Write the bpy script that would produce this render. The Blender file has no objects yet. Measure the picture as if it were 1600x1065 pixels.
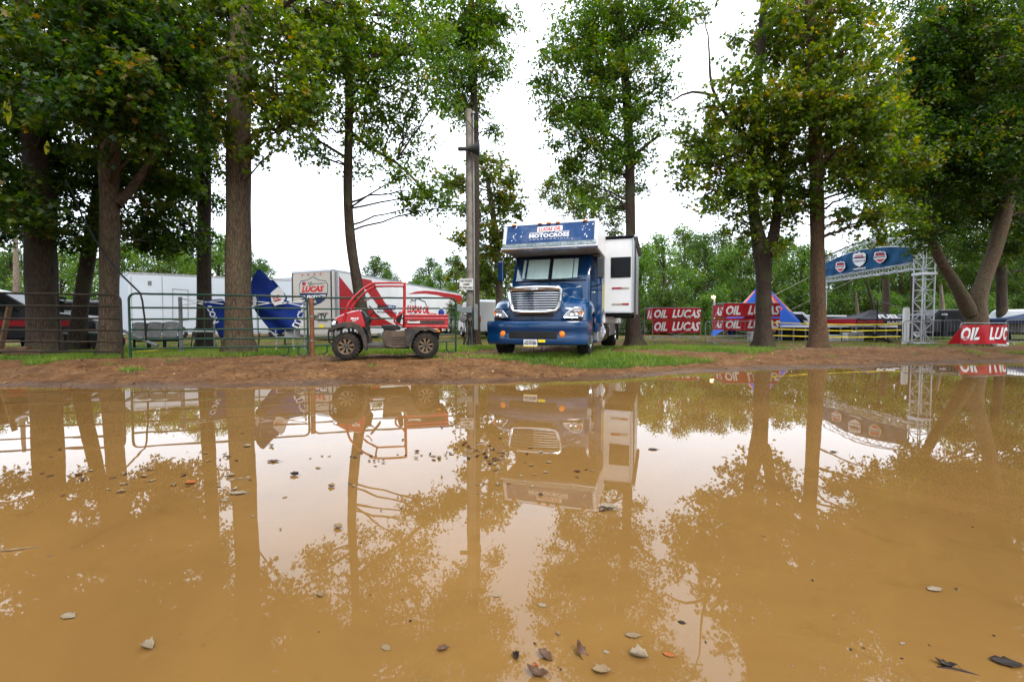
import bpy, bmesh, math, random
import numpy as np
from mathutils import Vector, Matrix
PI = math.pi
SC = bpy.context.scene
COL = SC.collection
random.seed(7)
# ------------------------------------------------------------------ camera, sky, sun, exposure
FPX, HZ, CAMZ = 711.0, 506.0, 1.05
PITCH = math.atan((532.5 - HZ) / FPX)
cd = bpy.data.cameras.new('camera'); cam = bpy.data.objects.new('camera', cd); COL.objects.link(cam)
cd.sensor_width = 36; cd.lens = 16.0; cd.clip_start = 0.05; cd.clip_end = 2000
cam.location = (0, 0, CAMZ); cam.rotation_euler = (PI / 2 - PITCH, 0, 0)
SC.camera = cam
wd = bpy.data.worlds.new('World'); SC.world = wd; wd.use_nodes = True
nt = wd.node_tree; nt.nodes.clear()
SUN_EL, SUN_AZ = math.radians(52), math.radians(150)       # overcast: a broad soft glow, a little to the right behind the camera
sky = nt.nodes.new('ShaderNodeTexSky'); sky.sky_type = 'NISHITA'; sky.sun_disc = False
sky.sun_elevation = SUN_EL; sky.sun_rotation = SUN_AZ; sky.dust_density = 6; sky.air_density = 1.2
mx = nt.nodes.new('ShaderNodeMix'); mx.data_type = 'RGBA'; mx.inputs[0].default_value = 0.88
tc = nt.nodes.new('ShaderNodeTexCoord'); nz = nt.nodes.new('ShaderNodeTexNoise')
nz.inputs['Scale'].default_value = 1.6; nz.inputs['Detail'].default_value = 5
rp = nt.nodes.new('ShaderNodeValToRGB')
rp.color_ramp.elements[0].position = .3; rp.color_ramp.elements[0].color = (8.2, 9.1, 10.3, 1)
rp.color_ramp.elements[1].position = .75; rp.color_ramp.elements[1].color = (10.8, 11.5, 12.6, 1)
bg = nt.nodes.new('ShaderNodeBackground'); bg.inputs[1].default_value = 0.10
wo = nt.nodes.new('ShaderNodeOutputWorld')
L = nt.links.new
L(tc.outputs['Generated'], nz.inputs['Vector']); L(nz.outputs[0], rp.inputs[0])
L(sky.outputs[0], mx.inputs[6]); L(rp.outputs[0], mx.inputs[7]); L(mx.outputs[2], bg.inputs[0]); L(bg.outputs[0], wo.inputs[0])
sd = bpy.data.lights.new('sun', 'SUN'); sun = bpy.data.objects.new('sun', sd); COL.objects.link(sun)
sd.energy = 1.5; sd.angle = math.radians(22); sd.color = (1, .93, .83)
sv = Vector((math.sin(SUN_AZ) * math.cos(SUN_EL), math.cos(SUN_AZ) * math.cos(SUN_EL), math.sin(SUN_EL)))
sun.rotation_euler = sv.to_track_quat('Z', 'Y').to_euler(); sun.location = (0, 0, 60)
SC.view_settings.view_transform = 'Standard'; SC.view_settings.look = 'None'
SC.view_settings.exposure = 1.45; SC.view_settings.gamma = 1; SC.view_settings.use_curve_mapping = False
SC.cycles.max_bounces = 6; SC.cycles.diffuse_bounces = 3; SC.cycles.glossy_bounces = 4
SC.cycles.transparent_max_bounces = 10; SC.cycles.caustics_reflective = False; SC.cycles.caustics_refractive = False

# ------------------------------------------------------------------ helpers: photograph pixel -> point in the place
FW = Vector((0, math.cos(PITCH), -math.sin(PITCH))); UP = Vector((0, math.sin(PITCH), math.cos(PITCH)))
CP = Vector((0, 0, CAMZ))
def ray(px, py):
    return FW + Vector(((px - 800) / FPX, 0, 0)) + UP * ((532.5 - py) / FPX)
def P(px, py, D):
    r = ray(px, py); return CP + r * (D / r.y)
def onplane(px, py, p0, n):
    r = ray(px, py); return CP + r * ((p0 - CP).dot(n) / r.dot(n))
def hx(D, px): return (px - 800) / FPX * D
# ------------------------------------------------------------------ ground shape
SHX = [-30, -14, -8.5, -6.4, -4.2, -2.2, -.6, .6, 2.5, 4.1, 5.9, 7.6, 9.5, 12, 15, 22, 40]
SHY = [6.8, 7.4, 7.5, 7.5, 7.5, 7.85, 8.0, 8.2, 8.9, 9.75, 10.5, 10.8, 11.3, 12.2, 12.5, 13, 13.5]
def vnoise(x, y, s, seed=0):
    x = np.asarray(x, float) / s + 31.7 * seed; y = np.asarray(y, float) / s + 17.3 * seed
    xi = np.floor(x).astype(np.int64); yi = np.floor(y).astype(np.int64); fx = x - xi; fy = y - yi
    fx = fx * fx * (3 - 2 * fx); fy = fy * fy * (3 - 2 * fy)
    def h(a, b):
        n = (a * 374761393 + b * 668265263 + seed * 1442695) & 0x7fffffff
        n = (n ^ (n >> 13)) * 1274126177 & 0x7fffffff
        return ((n ^ (n >> 16)) & 0xffff) / 65535.0
    return (h(xi, yi) * (1 - fx) + h(xi + 1, yi) * fx) * (1 - fy) + (h(xi, yi + 1) * (1 - fx) + h(xi + 1, yi + 1) * fx) * fy
def sst(t): t = np.clip(t, 0, 1); return t * t * (3 - 2 * t)
def gz(x, y):
    x = np.asarray(x, float); y = np.asarray(y, float)
    t = y - np.interp(x, SHX, SHY) + (vnoise(x, y, .9, 1) - .5) * .30 + (vnoise(x, y, .3, 2) - .5) * .20
    up = .27 * sst(t / 2.6) * .75 + .27 * sst(t / 1.2) * .25
    z = np.where(t > 0, up, -.16 * sst(-t / 1.5))
    z = z - .15 * sst((y - 12.5) / 8) * (t > 0)
    rut = np.zeros_like(z)          # wheel ruts pressed along the shore
    for c_, w_, a_ in ((.62, .10, .03), (1.55, .12, .045), (2.05, .11, .04)):
        q = t + .16 * np.sin(x * .55 + c_ * 3); rut = rut - a_ * np.exp(-((q - c_) / w_) ** 2) * (.5 + .7 * vnoise(x, y, .9, 14)) + a_ * .4 * (np.exp(-((q - c_ - w_ * 1.6) / (w_ * .7)) ** 2) + np.exp(-((q - c_ + w_ * 1.6) / (w_ * .7)) ** 2))
    z = z + rut * (y < 15)
    bump = (vnoise(x, y, 1.3, 3) - .5) * .05 + (vnoise(x, y, .35, 4) - .5) * .028 + (vnoise(x, y, .14, 5) - .5) * .014
    z = z + bump * sst((t + .05) / .7)
    back = -(y + 2.5)                      # the bank on the photographer's side of the puddle
    z = np.where(y < -1, np.maximum(z, -.16 + .40 * sst((back + 1.5) / 3)), z)
    side = np.maximum(np.abs(x) - 26, 0); z = np.where(y < 13, np.maximum(z, -.16 + .4 * sst(side / 4)), z)
    return z
def gzf(x, y): return float(gz(x, y))
def grass_mask(x, y):
    x = np.asarray(x, float); y = np.asarray(y, float)
    t = y - np.interp(x, SHX, SHY)
    n = vnoise(x, y, 1.3, 8) * .42 + vnoise(x, y, .42, 9) * .38 + vnoise(x, y, .15, 10) * .20
    fy = np.interp(x, [-12, -8.5, -5, -1.5, 3], [10.0, 10.35, 11.5, 12.6, 13.5])
    a = sst((y - fy + .55) / .7) * (x < -1.0) * np.where(y > 15.5, .55, .9)      # under and behind the fence on the left
    b = np.exp(-(((x - 2.1) / 3.0) ** 2 + ((y - 10.75) / 1.15) ** 2) ** 1.5) * 1.35    # the lawn patch under the truck's nose
    c = np.exp(-(((x - 6.0) / 3.2) ** 2 + ((y - 15.0) / 2.6) ** 2) ** 1.5) * .80
    d = sst((y - 16.0) / 2.5) * .52 * (x > -1.5)
    e = np.exp(-(((x + 1.6) / 1.6) ** 2 + ((y - 15.5) / 2.6) ** 2)) * 1.0
    f = .75 * sst((vnoise(x, y, .5, 21) - .62) / .3) * sst((vnoise(x * .6, y, 2.2, 22) - .35) / .3) * (t > 1.1) * (y < 16)      # loose tufts on the dirt
    g = np.maximum.reduce([a, b, c, d, e, f])
    g = np.where(y > 30, np.maximum(g, .62), g)
    return np.clip((g - n * 1.05 + .12) * 2.4, 0, 1) * (t > .9)

# ------------------------------------------------------------------ materials
MATS = {}
def nodes_of(m):
    n = m.node_tree.nodes; return n, m.node_tree.links.new, n['Principled BSDF']
def mat(name, col, rough=.6, metal=0, var=.18, scale=6, dirt=0, bump=0, bscale=40, spec=.2, coat=0, dirtcol=(.10, .062, .036)):
    """procedural paint, metal or cloth: colour grain, worn roughness, optional mud film"""
    if name in MATS: return MATS[name]
    m = bpy.data.materials.new(name); m.use_nodes = True; MATS[name] = m
    n, l, b = nodes_of(m)
    tc = n.new('ShaderNodeTexCoord'); nz = n.new('ShaderNodeTexNoise'); nz.inputs['Scale'].default_value = scale; nz.inputs['Detail'].default_value = 6
    l(tc.outputs['Object'], nz.inputs['Vector'])
    r = n.new('ShaderNodeValToRGB'); r.color_ramp.elements[0].position = .3; r.color_ramp.elements[1].position = .72
    c = Vector(col) * .82
    r.color_ramp.elements[0].color = (*(c * (1 - var)), 1); r.color_ramp.elements[1].color = (*[min(1, v * (1 + var * .7)) for v in c], 1)
    l(nz.outputs[0], r.inputs[0]); out = r.outputs[0]
    if dirt:
        n2 = n.new('ShaderNodeTexNoise'); n2.inputs['Scale'].default_value = scale * .55; n2.inputs['Detail'].default_value = 9; n2.inputs['Roughness'].default_value = .7
        l(tc.outputs['Object'], n2.inputs['Vector'])
        r2 = n.new('ShaderNodeValToRGB'); r2.color_ramp.elements[0].position = .62 - dirt * .45; r2.color_ramp.elements[1].position = .85 - dirt * .3
        r2.color_ramp.elements[1].color = (min(1, dirt * 1.6),) * 3 + (1,)
        l(n2.outputs[0], r2.inputs[0])
        mm = n.new('ShaderNodeMix'); mm.data_type = 'RGBA'; l(r2.outputs[0], mm.inputs[0]); l(out, mm.inputs[6]); mm.inputs[7].default_value = (*dirtcol, 1); out = mm.outputs[2]
    l(out, b.inputs['Base Color'])
    mr = n.new('ShaderNodeMapRange'); mr.inputs[3].default_value = max(.02, rough - .08); mr.inputs[4].default_value = min(1, rough + .12); l(nz.outputs[0], mr.inputs[0]); l(mr.outputs[0], b.inputs['Roughness'])
    b.inputs['Metallic'].default_value = metal; b.inputs['Specular IOR Level'].default_value = spec
    if coat: b.inputs['Coat Weight'].default_value = coat; b.inputs['Coat Roughness'].default_value = .06
    if bump:
        nb = n.new('ShaderNodeTexNoise'); nb.inputs['Scale'].default_value = bscale; nb.inputs['Detail'].default_value = 5; l(tc.outputs['Object'], nb.inputs['Vector'])
        bp = n.new('ShaderNodeBump'); bp.inputs['Strength'].default_value = bump; bp.inputs['Distance'].default_value = .02; l(nb.outputs[0], bp.inputs['Height']); l(bp.outputs[0], b.inputs['Normal'])
    return m
def bark(name, col, col2, moss=.25):
    m = bpy.data.materials.new(name); m.use_nodes = True; n, l, b = nodes_of(m)
    tc = n.new('ShaderNodeTexCoord'); mp = n.new('ShaderNodeMapping'); mp.inputs['Scale'].default_value = (9, 9, 1.5); l(tc.outputs['Object'], mp.inputs[0])
    v = n.new('ShaderNodeTexVoronoi'); v.feature = 'DISTANCE_TO_EDGE'; v.inputs['Scale'].default_value = 3.2
    nz = n.new('ShaderNodeTexNoise'); nz.inputs['Scale'].default_value = 2.2; nz.inputs['Detail'].default_value = 9; nz.inputs['Roughness'].default_value = .72
    l(mp.outputs[0], nz.inputs['Vector'])
    av = n.new('ShaderNodeVectorMath'); av.operation = 'MULTIPLY_ADD'; av.inputs[1].default_value = (.35, .35, .35); l(nz.outputs['Color'], av.inputs[0]); l(mp.outputs[0], av.inputs[2]); l(av.outputs[0], v.inputs['Vector'])
    mu = n.new('ShaderNodeMath'); mu.operation = 'MULTIPLY_ADD'; mu.inputs[1].default_value = .9; l(v.outputs['Distance'], mu.inputs[0]); 
    mh = n.new('ShaderNodeMath'); mh.operation = 'MULTIPLY'; mh.inputs[1].default_value = .75; l(nz.outputs[0], mh.inputs[0]); l(mh.outputs[0], mu.inputs[2])
    r = n.new('ShaderNodeValToRGB'); r.color_ramp.elements[0].position = .27; r.color_ramp.elements[0].color = (*col2, 1); r.color_ramp.elements[1].position = .62; r.color_ramp.elements[1].color = (*col, 1)
    l(mu.outputs[0], r.inputs[0])
    n2 = n.new('ShaderNodeTexNoise'); n2.inputs['Scale'].default_value = 1.3; n2.inputs['Detail'].default_value = 6; l(tc.outputs['Object'], n2.inputs['Vector'])
    r2 = n.new('ShaderNodeValToRGB'); r2.color_ramp.elements[0].position = .5; r2.color_ramp.elements[1].position = .72; r2.color_ramp.elements[1].color = (moss * 2,) * 3 + (1,); l(n2.outputs[0], r2.inputs[0])
    mm = n.new('ShaderNodeMix'); mm.data_type = 'RGBA'; l(r2.outputs[0], mm.inputs[0]); l(r.outputs[0], mm.inputs[6]); mm.inputs[7].default_value = (.055, .07, .028, 1)
    l(mm.outputs[2], b.inputs['Base Color']); b.inputs['Roughness'].default_value = .88; b.inputs['Specular IOR Level'].default_value = .25
    bp = n.new('ShaderNodeBump'); bp.inputs['Strength'].default_value = .9; bp.inputs['Distance'].default_value = .03; l(mu.outputs[0], bp.inputs['Height']); l(bp.outputs[0], b.inputs['Normal'])
    return m
def leafmat(name, stops, trans=.5):
    m = bpy.data.materials.new(name); m.use_nodes = True; n, l, b = nodes_of(m)
    at = n.new('ShaderNodeAttribute'); at.attribute_name = 'tint'
    r = n.new('ShaderNodeValToRGB'); cr = r.color_ramp
    cr.elements[0].position = stops[0][0]; cr.elements[0].color = (*stops[0][1], 1); cr.elements[1].position = stops[-1][0]; cr.elements[1].color = (*stops[-1][1], 1)
    for p, c in stops[1:-1]: e = cr.elements.new(p); e.color = (*c, 1)
    l(at.outputs['Fac'], r.inputs[0]); l(r.outputs[0], b.inputs['Base Color']); b.inputs['Roughness'].default_value = .48; b.inputs['Specular IOR Level'].default_value = .35
    t = n.new('ShaderNodeBsdfTranslucent'); hs = n.new('ShaderNodeHueSaturation'); hs.inputs['Hue'].default_value = .485; hs.inputs['Saturation'].default_value = 1.15; hs.inputs['Value'].default_value = 1.85
    l(r.outputs[0], hs.inputs['Color']); l(hs.outputs[0], t.inputs['Color'])
    ms = n.new('ShaderNodeMixShader'); ms.inputs[0].default_value = trans; l(b.outputs[0], ms.inputs[1]); l(t.outputs[0], ms.inputs[2]); l(ms.outputs[0], n['Material Output'].inputs['Surface'])
    return m
LEAF_DARK = leafmat('leaf_deep_green', [(0, (.010, .032, .006)), (.5, (.024, .062, .008)), (.82, (.075, .115, .013)), (.965, (.09, .10, .016)), (1, (.22, .11, .02))])
LEAF_MID = leafmat('leaf_green', [(0, (.016, .050, .007)), (.5, (.048, .11, .012)), (.85, (.11, .17, .018)), (.97, (.16, .16, .02)), (1, (.26, .16, .02))])
LEAF_YEL = leafmat('leaf_yellow_green', [(0, (.035, .07, .012)), (.5, (.07, .11, .017)), (.85, (.13, .15, .02)), (1, (.28, .19, .03))])
LEAF_MAPLE = leafmat('leaf_maple_green', [(0, (.024, .058, .008)), (.45, (.062, .112, .012)), (.8, (.13, .17, .02)), (.95, (.20, .19, .025)), (1, (.3, .17, .025))])
LEAF_FRESH = leafmat('leaf_fresh_green', [(0, (.03, .075, .014)), (.5, (.06, .13, .02)), (1, (.12, .18, .03))])
LEAF_BLUE = leafmat('leaf_far_green', [(0, (.014, .042, .010)), (.5, (.034, .078, .014)), (1, (.085, .13, .022))])
GRASSM = leafmat('grass_blade', [(0, (.045, .095, .010)), (.5, (.10, .185, .014)), (.85, (.19, .23, .035)), (1, (.2, .17, .07))], .3)
BARK_GREY = bark('bark_grey_brown', (.100, .070, .044), (.020, .013, .008))
BARK_DARK = bark('bark_dark', (.055, .036, .025), (.012, .008, .006), .3)
BARK_RED = bark('bark_brown', (.12, .068, .038), (.03, .017, .010), .12)
BARK_SYC = bark('bark_sycamore', (.115, .082, .052), (.025, .017, .011), .2)
BARK_PALE = bark('bark_pale', (.20, .16, .12), (.06, .045, .03), .1)

# ------------------------------------------------------------------ mesh helpers
def setprops(o, label=None, cat=None, group=None, kind=None):
    if label: o['label'] = label
    if cat: o['category'] = cat
    if group: o['group'] = group
    if kind: o['kind'] = kind
    return o
def thing(name, label, cat, loc=(0, 0, 0), rotz=0, group=None):
    o = bpy.data.objects.new(name, None); o.empty_display_size = .2; COL.objects.link(o); o.location = loc; o.rotation_euler = (0, 0, rotz)
    return setprops(o, label, cat, group)
def frame(d, ref=Vector((0, 0, 1))):
    d = d.normalized()
    if abs(d.dot(ref)) > .97: ref = Vector((1, 0, 0))
    a = d.cross(ref).normalized(); b = a.cross(d).normalized(); return a, b
class MB:
    def __init__(s): s.v = []; s.f = []
    def add(s, vs, fs):
        k = len(s.v); s.v.extend([tuple(v) for v in vs]); s.f.extend([tuple(i + k for i in f) for f in fs]); return s
    def box(s, x0, x1, y0, y1, z0, z1):
        return s.add([(x0, y0, z0), (x1, y0, z0), (x1, y1, z0), (x0, y1, z0), (x0, y0, z1), (x1, y0, z1), (x1, y1, z1), (x0, y1, z1)],
                     [(0, 3, 2, 1), (4, 5, 6, 7), (0, 1, 5, 4), (1, 2, 6, 5), (2, 3, 7, 6), (3, 0, 4, 7)])
    def tube(s, pts, r, n=6, cap=True):
        pts = [Vector(p) for p in pts]
        if not isinstance(r, (list, tuple)): r = [r] * len(pts)
        vs, fs = [], []; ref = None
        for i, p in enumerate(pts):
            d = (pts[min(i + 1, len(pts) - 1)] - pts[max(i - 1, 0)])
            if d.length < 1e-6: d = Vector((0, 0, 1))
            if ref is None: a, b = frame(d)
            else: d = d.normalized(); a = (ref - d * ref.dot(d)).normalized(); b = a.cross(d)
            ref = a
            for k in range(n):
                t = 2 * PI * k / n; vs.append(p + a * (r[i] * math.cos(t)) + b * (r[i] * math.sin(t)))
        for i in range(len(pts) - 1):
            for k in range(n): fs.append((i * n + k, i * n + (k + 1) % n, (i + 1) * n + (k + 1) % n, (i + 1) * n + k))
        if cap: fs.append(tuple(range(n - 1, -1, -1))); fs.append(tuple(range((len(pts) - 1) * n, len(pts) * n)))
        return s.add(vs, fs)
    def bar(s, a, b, w, h=None, ref=Vector((0, 0, 1))):
        a = Vector(a); b = Vector(b); h = h or w; u, v = frame(b - a, ref); u = u * w / 2; v = v * h / 2
        return s.add([a - u - v, a + u - v, a + u + v, a - u + v, b - u - v, b + u - v, b + u + v, b - u + v],
                     [(0, 3, 2, 1), (4, 5, 6, 7), (0, 1, 5, 4), (1, 2, 6, 5), (2, 3, 7, 6), (3, 0, 4, 7)])
    def prism(s, prof, y0, y1):           # profile in x,z pushed along y
        n = len(prof); vs = [(p[0], y0, p[1]) for p in prof] + [(p[0], y1, p[1]) for p in prof]
        return s.add(vs, [tuple(range(n)), tuple(range(2 * n - 1, n - 1, -1))] + [(i, i + n, (i + 1) % n + n, (i + 1) % n) for i in range(n)])
    def prismx(s, prof, x0, x1):          # profile in y,z pushed along x
        n = len(prof); vs = [(x0, p[0], p[1]) for p in prof] + [(x1, p[0], p[1]) for p in prof]
        return s.add(vs, [tuple(range(n)), tuple(range(2 * n - 1, n - 1, -1))] + [(i, i + n, (i + 1) % n + n, (i + 1) % n) for i in range(n)])
    def slab(s, pts, n, t):               # outline of points given a thickness t along n
        pts = [Vector(p) for p in pts]; n = Vector(n).normalized() * t; k = len(pts)
        return s.add(pts + [p + n for p in pts], [tuple(range(k)), tuple(range(2 * k - 1, k - 1, -1))] + [(i, i + k, (i + 1) % k + k, (i + 1) % k) for i in range(k)])
    def grid(s, rows, close=False):
        m = len(rows[0]); vs = [p for r in rows for p in r]; fs = []
        for i in range(len(rows) - 1):
            for j in range(m if close else m - 1): fs.append((i * m + j, i * m + (j + 1) % m, (i + 1) * m + (j + 1) % m, (i + 1) * m + j))
        return s.add(vs, fs)
    def lathe(s, prof, c, ax='y', n=20):  # prof: (radius, along axis)
        rows = []
        for r, h in prof:
            row = []
            for k in range(n):
                t = 2 * PI * k / n; a, b = r * math.cos(t), r * math.sin(t)
                row.append({'x': (c[0] + h, c[1] + a, c[2] + b), 'y': (c[0] + a, c[1] + h, c[2] + b), 'z': (c[0] + a, c[1] + b, c[2] + h)}[ax])
            rows.append(row)
        return s.grid(rows, True)
    def build(s, name, m, parent=None, smooth=False, bevel=0, sub=0, label=None, world=False, kind=None, cat=None, group=None, solid=0):
        me = bpy.data.meshes.new(name)
        off = parent.location if (world and parent is not None) else Vector((0, 0, 0))
        me.from_pydata([(v[0] - off[0], v[1] - off[1], v[2] - off[2]) for v in s.v], [], s.f); me.validate(clean_customdata=False)
        bm = bmesh.new(); bm.from_mesh(me); bmesh.ops.recalc_face_normals(bm, faces=bm.faces); bm.to_mesh(me); bm.free()
        me.materials.append(m); o = bpy.data.objects.new(name, me); COL.objects.link(o)
        if parent is not None: o.parent = parent
        if smooth or sub: me.polygons.foreach_set('use_smooth', [True] * len(me.polygons))
        if solid: md = o.modifiers.new('t', 'SOLIDIFY'); md.thickness = solid; md.offset = 0
        if bevel: md = o.modifiers.new('b', 'BEVEL'); md.width = bevel; md.segments = 2; md.limit_method = 'ANGLE'; md.angle_limit = math.radians(35)
        if sub: md = o.modifiers.new('s', 'SUBSURF'); md.levels = sub; md.render_levels = sub
        if smooth and not sub:
            md = o.modifiers.new('w', 'EDGE_SPLIT'); md.split_angle = math.radians(42)
        return setprops(o, label, cat, group, kind)
def share(o, name, parent, loc, rot=(0, 0, 0), scale=(1, 1, 1)):
    c = o.copy(); c.name = name; COL.objects.link(c); c.parent = parent; c.location = loc; c.rotation_euler = rot; c.scale = scale; return c
def copy_tree(o, parent=None):
    c = o.copy(); COL.objects.link(c); c.parent = parent
    for ch in list(o.children): copy_tree(ch, c)
    return c
_T = {}
def textgeo(s, bold=.0, shear=0, font_space=1.0, line=1.0):
    k = (s, bold, shear, font_space)
    if k in _T: return _T[k]
    cu = bpy.data.curves.new('lettering', 'FONT'); cu.body = s; cu.size = 1; cu.offset = bold; cu.shear = shear; cu.resolution_u = 2; cu.space_character = font_space; cu.extrude = .012; cu.align_x = 'CENTER'
    o = bpy.data.objects.new('lettering', cu); COL.objects.link(o); dg = bpy.context.evaluated_depsgraph_get(); dg.update()
    me = o.evaluated_get(dg).to_mesh(); vs = [v.co.copy() for v in me.vertices]; fs = [tuple(p.vertices) for p in me.polygons]
    o.evaluated_get(dg).to_mesh_clear(); bpy.data.objects.remove(o); bpy.data.curves.remove(cu)
    x0 = min(v.x for v in vs); x1 = max(v.x for v in vs); y0 = min(v.y for v in vs); y1 = max(v.y for v in vs)
    vs = [((v.x - x0) / (x1 - x0), (v.y - y0) / (y1 - y0), v.z) for v in vs]; _T[k] = (vs, fs); return _T[k]
def letters(s, o, r, u, m, parent, bold=.02, shear=0, lift=.004, thick=.003, name='lettering', world=False, warp=None, space=1.0, obj=True):
    """lay the word s with its lower left at o, its width along vector r, its height along vector u"""
    vs, fs = textgeo(s, bold, shear, space); o = Vector(o); r = Vector(r); u = Vector(u); n = r.cross(u).normalized()
    mb = MB(); out = []
    for x, y, z in vs:
        p = o + r * x + u * y + n * (lift + thick * (z / .012 * .5 + .5))
        if warp: p = p + warp(x, y)
        out.append(p)
    mb.add(out, fs)
    return mb.build(name, m, parent, world=world) if obj else mb
def bigmesh(name, verts, faces_n, m, parent=None, tint=None, smooth=False):
    """verts (N,k,3): N faces of k corners, each its own"""
    N, k, _ = verts.shape; me = bpy.data.meshes.new(name)
    me.vertices.add(N * k); me.vertices.foreach_set('co', verts.reshape(-1).astype(np.float32))
    me.loops.add(N * k); me.loops.foreach_set('vertex_index', np.arange(N * k, dtype=np.int32))
    me.polygons.add(N); me.polygons.foreach_set('loop_start', np.arange(0, N * k, k, dtype=np.int32))
    me.update(calc_edges=True)
    if tint is not None:
        a = me.attributes.new('tint', 'FLOAT', 'FACE'); a.data.foreach_set('value', tint.astype(np.float32))
    me.materials.append(m); o = bpy.data.objects.new(name, me); COL.objects.link(o)
    if parent is not None: o.parent = parent
    return o
# ------------------------------------------------------------------ ground sheet and puddle
def ax(lo, hi, a, b, st, far):
    mid = list(np.arange(a, b + 1e-6, st)); l, r = [], []; s = st; x = a
    while x > lo: s = min(s * 1.22, far); x -= s; l.append(x)
    s = st; x = b
    while x < hi: s = min(s * 1.22, far); x += s; r.append(x)
    return np.array(l[::-1] + mid + r)
gx = ax(-600, 600, -13, 17, .11, 60); gy = ax(-200, 900, 6.5, 16.5, .09, 60)
GX, GY = np.meshgrid(gx, gy); GZ = gz(GX, GY)
nx, ny = len(gx), len(gy)
idx = np.arange(nx * ny).reshape(ny, nx)
quads = np.stack([idx[:-1, :-1], idx[:-1, 1:], idx[1:, 1:], idx[1:, :-1]], -1).reshape(-1, 4)
me = bpy.data.meshes.new('ground'); co = np.stack([GX, GY, GZ], -1).reshape(-1, 3)
me.vertices.add(len(co)); me.vertices.foreach_set('co', co.reshape(-1).astype(np.float32))
me.loops.add(quads.size); me.loops.foreach_set('vertex_index', quads.reshape(-1).astype(np.int32))
me.polygons.add(len(quads)); me.polygons.foreach_set('loop_start', np.arange(0, quads.size, 4, dtype=np.int32)); me.polygons.foreach_set('use_smooth', np.ones(len(quads), bool)); me.update(calc_edges=True)
a = me.attributes.new('grass', 'FLOAT', 'POINT'); a.data.foreach_set('value', grass_mask(GX, GY).reshape(-1).astype(np.float32))
gm = bpy.data.materials.new('wet_dirt_and_turf'); gm.use_nodes = True; n, l, b = nodes_of(gm)
ge = n.new('ShaderNodeNewGeometry'); at = n.new('ShaderNodeAttribute'); at.attribute_name = 'grass'
def noise(sc, det, ro=.6):
    q = n.new('ShaderNodeTexNoise'); q.inputs['Scale'].default_value = sc; q.inputs['Detail'].default_value = det; q.inputs['Roughness'].default_value = ro; l(ge.outputs['Position'], q.inputs['Vector']); return q
def ramp(src, st):
    r = n.new('ShaderNodeValToRGB'); r.color_ramp.elements[0].position = st[0][0]; r.color_ramp.elements[0].color = (*st[0][1], 1); r.color_ramp.elements[1].position = st[-1][0]; r.color_ramp.elements[1].color = (*st[-1][1], 1)
    for p, c in st[1:-1]: e = r.color_ramp.elements.new(p); e.color = (*c, 1)
    l(src, r.inputs[0]); return r.outputs[0]
def mixc(f, c1, c2):
    q = n.new('ShaderNodeMix'); q.data_type = 'RGBA'
    for i, c in ((0, f), (6, c1), (7, c2)):
        if hasattr(c, 'links'): l(c, q.inputs[i])
        else: q.inputs[i].default_value = c if i == 0 else (*c, 1)
    return q.outputs[2]
n1 = noise(2.2, 9, .7); n2 = noise(14, 8, .75); n3 = noise(60, 4, .7)
dirt = ramp(n1.outputs[0], [(.3, (.078, .037, .015)), (.47, (.152, .074, .030)), (.7, (.24, .130, .058))])
grain = ramp(n2.outputs[0], [(.34, (.30, .26, .24)), (.48, (.85, .85, .85)), (.58, (1.1, 1.05, 1.0)), (.70, (1.9, 1.75, 1.6))])
q = n.new('ShaderNodeMix'); q.data_type = 'RGBA'; q.blend_type = 'MULTIPLY'; q.inputs[0].default_value = .85; l(dirt, q.inputs[6]); l(grain, q.inputs[7]); dirt = q.outputs[2]
turf = ramp(n2.outputs[0], [(.35, (.016, .034, .006)), (.55, (.034, .066, .010)), (.7, (.06, .066, .02))])
colr = mixc(at.outputs['Fac'], dirt, turf)
sx = n.new('ShaderNodeSeparateXYZ'); l(ge.outputs['Position'], sx.inputs[0])
wet = n.new('ShaderNodeMapRange'); wet.inputs[1].default_value = .0; wet.inputs[2].default_value = .07; wet.inputs[3].default_value = 1; wet.inputs[4].default_value = 0; l(sx.outputs[2], wet.inputs[0])
wm = n.new('ShaderNodeMath'); wm.operation = 'MULTIPLY'; wm.inputs[1].default_value = .5; l(wet.outputs[0], wm.inputs[0])
colr = mixc(wm.outputs[0], colr, (.045, .026, .015))
l(colr, b.inputs['Base Color'])
rr = n.new('ShaderNodeMapRange'); rr.inputs[3].default_value = .85; rr.inputs[4].default_value = .25; l(wet.outputs[0], rr.inputs[0]); l(rr.outputs[0], b.inputs['Roughness']); b.inputs['Specular IOR Level'].default_value = .12
ad = n.new('ShaderNodeMath'); ad.operation = 'MULTIPLY_ADD'; ad.inputs[1].default_value = .35; l(n3.outputs[0], ad.inputs[0]); l(n2.outputs[0], ad.inputs[2])
bp = n.new('ShaderNodeBump'); bp.inputs['Strength'].default_value = 1; bp.inputs['Distance'].default_value = .06; l(ad.outputs[0], bp.inputs['Height']); l(bp.outputs[0], b.inputs['Normal'])
me.materials.append(gm); ground = bpy.data.objects.new('ground', me); COL.objects.link(ground); setprops(ground, 'reddish brown dirt and trodden grass bank around the puddle', kind='structure')
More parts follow.
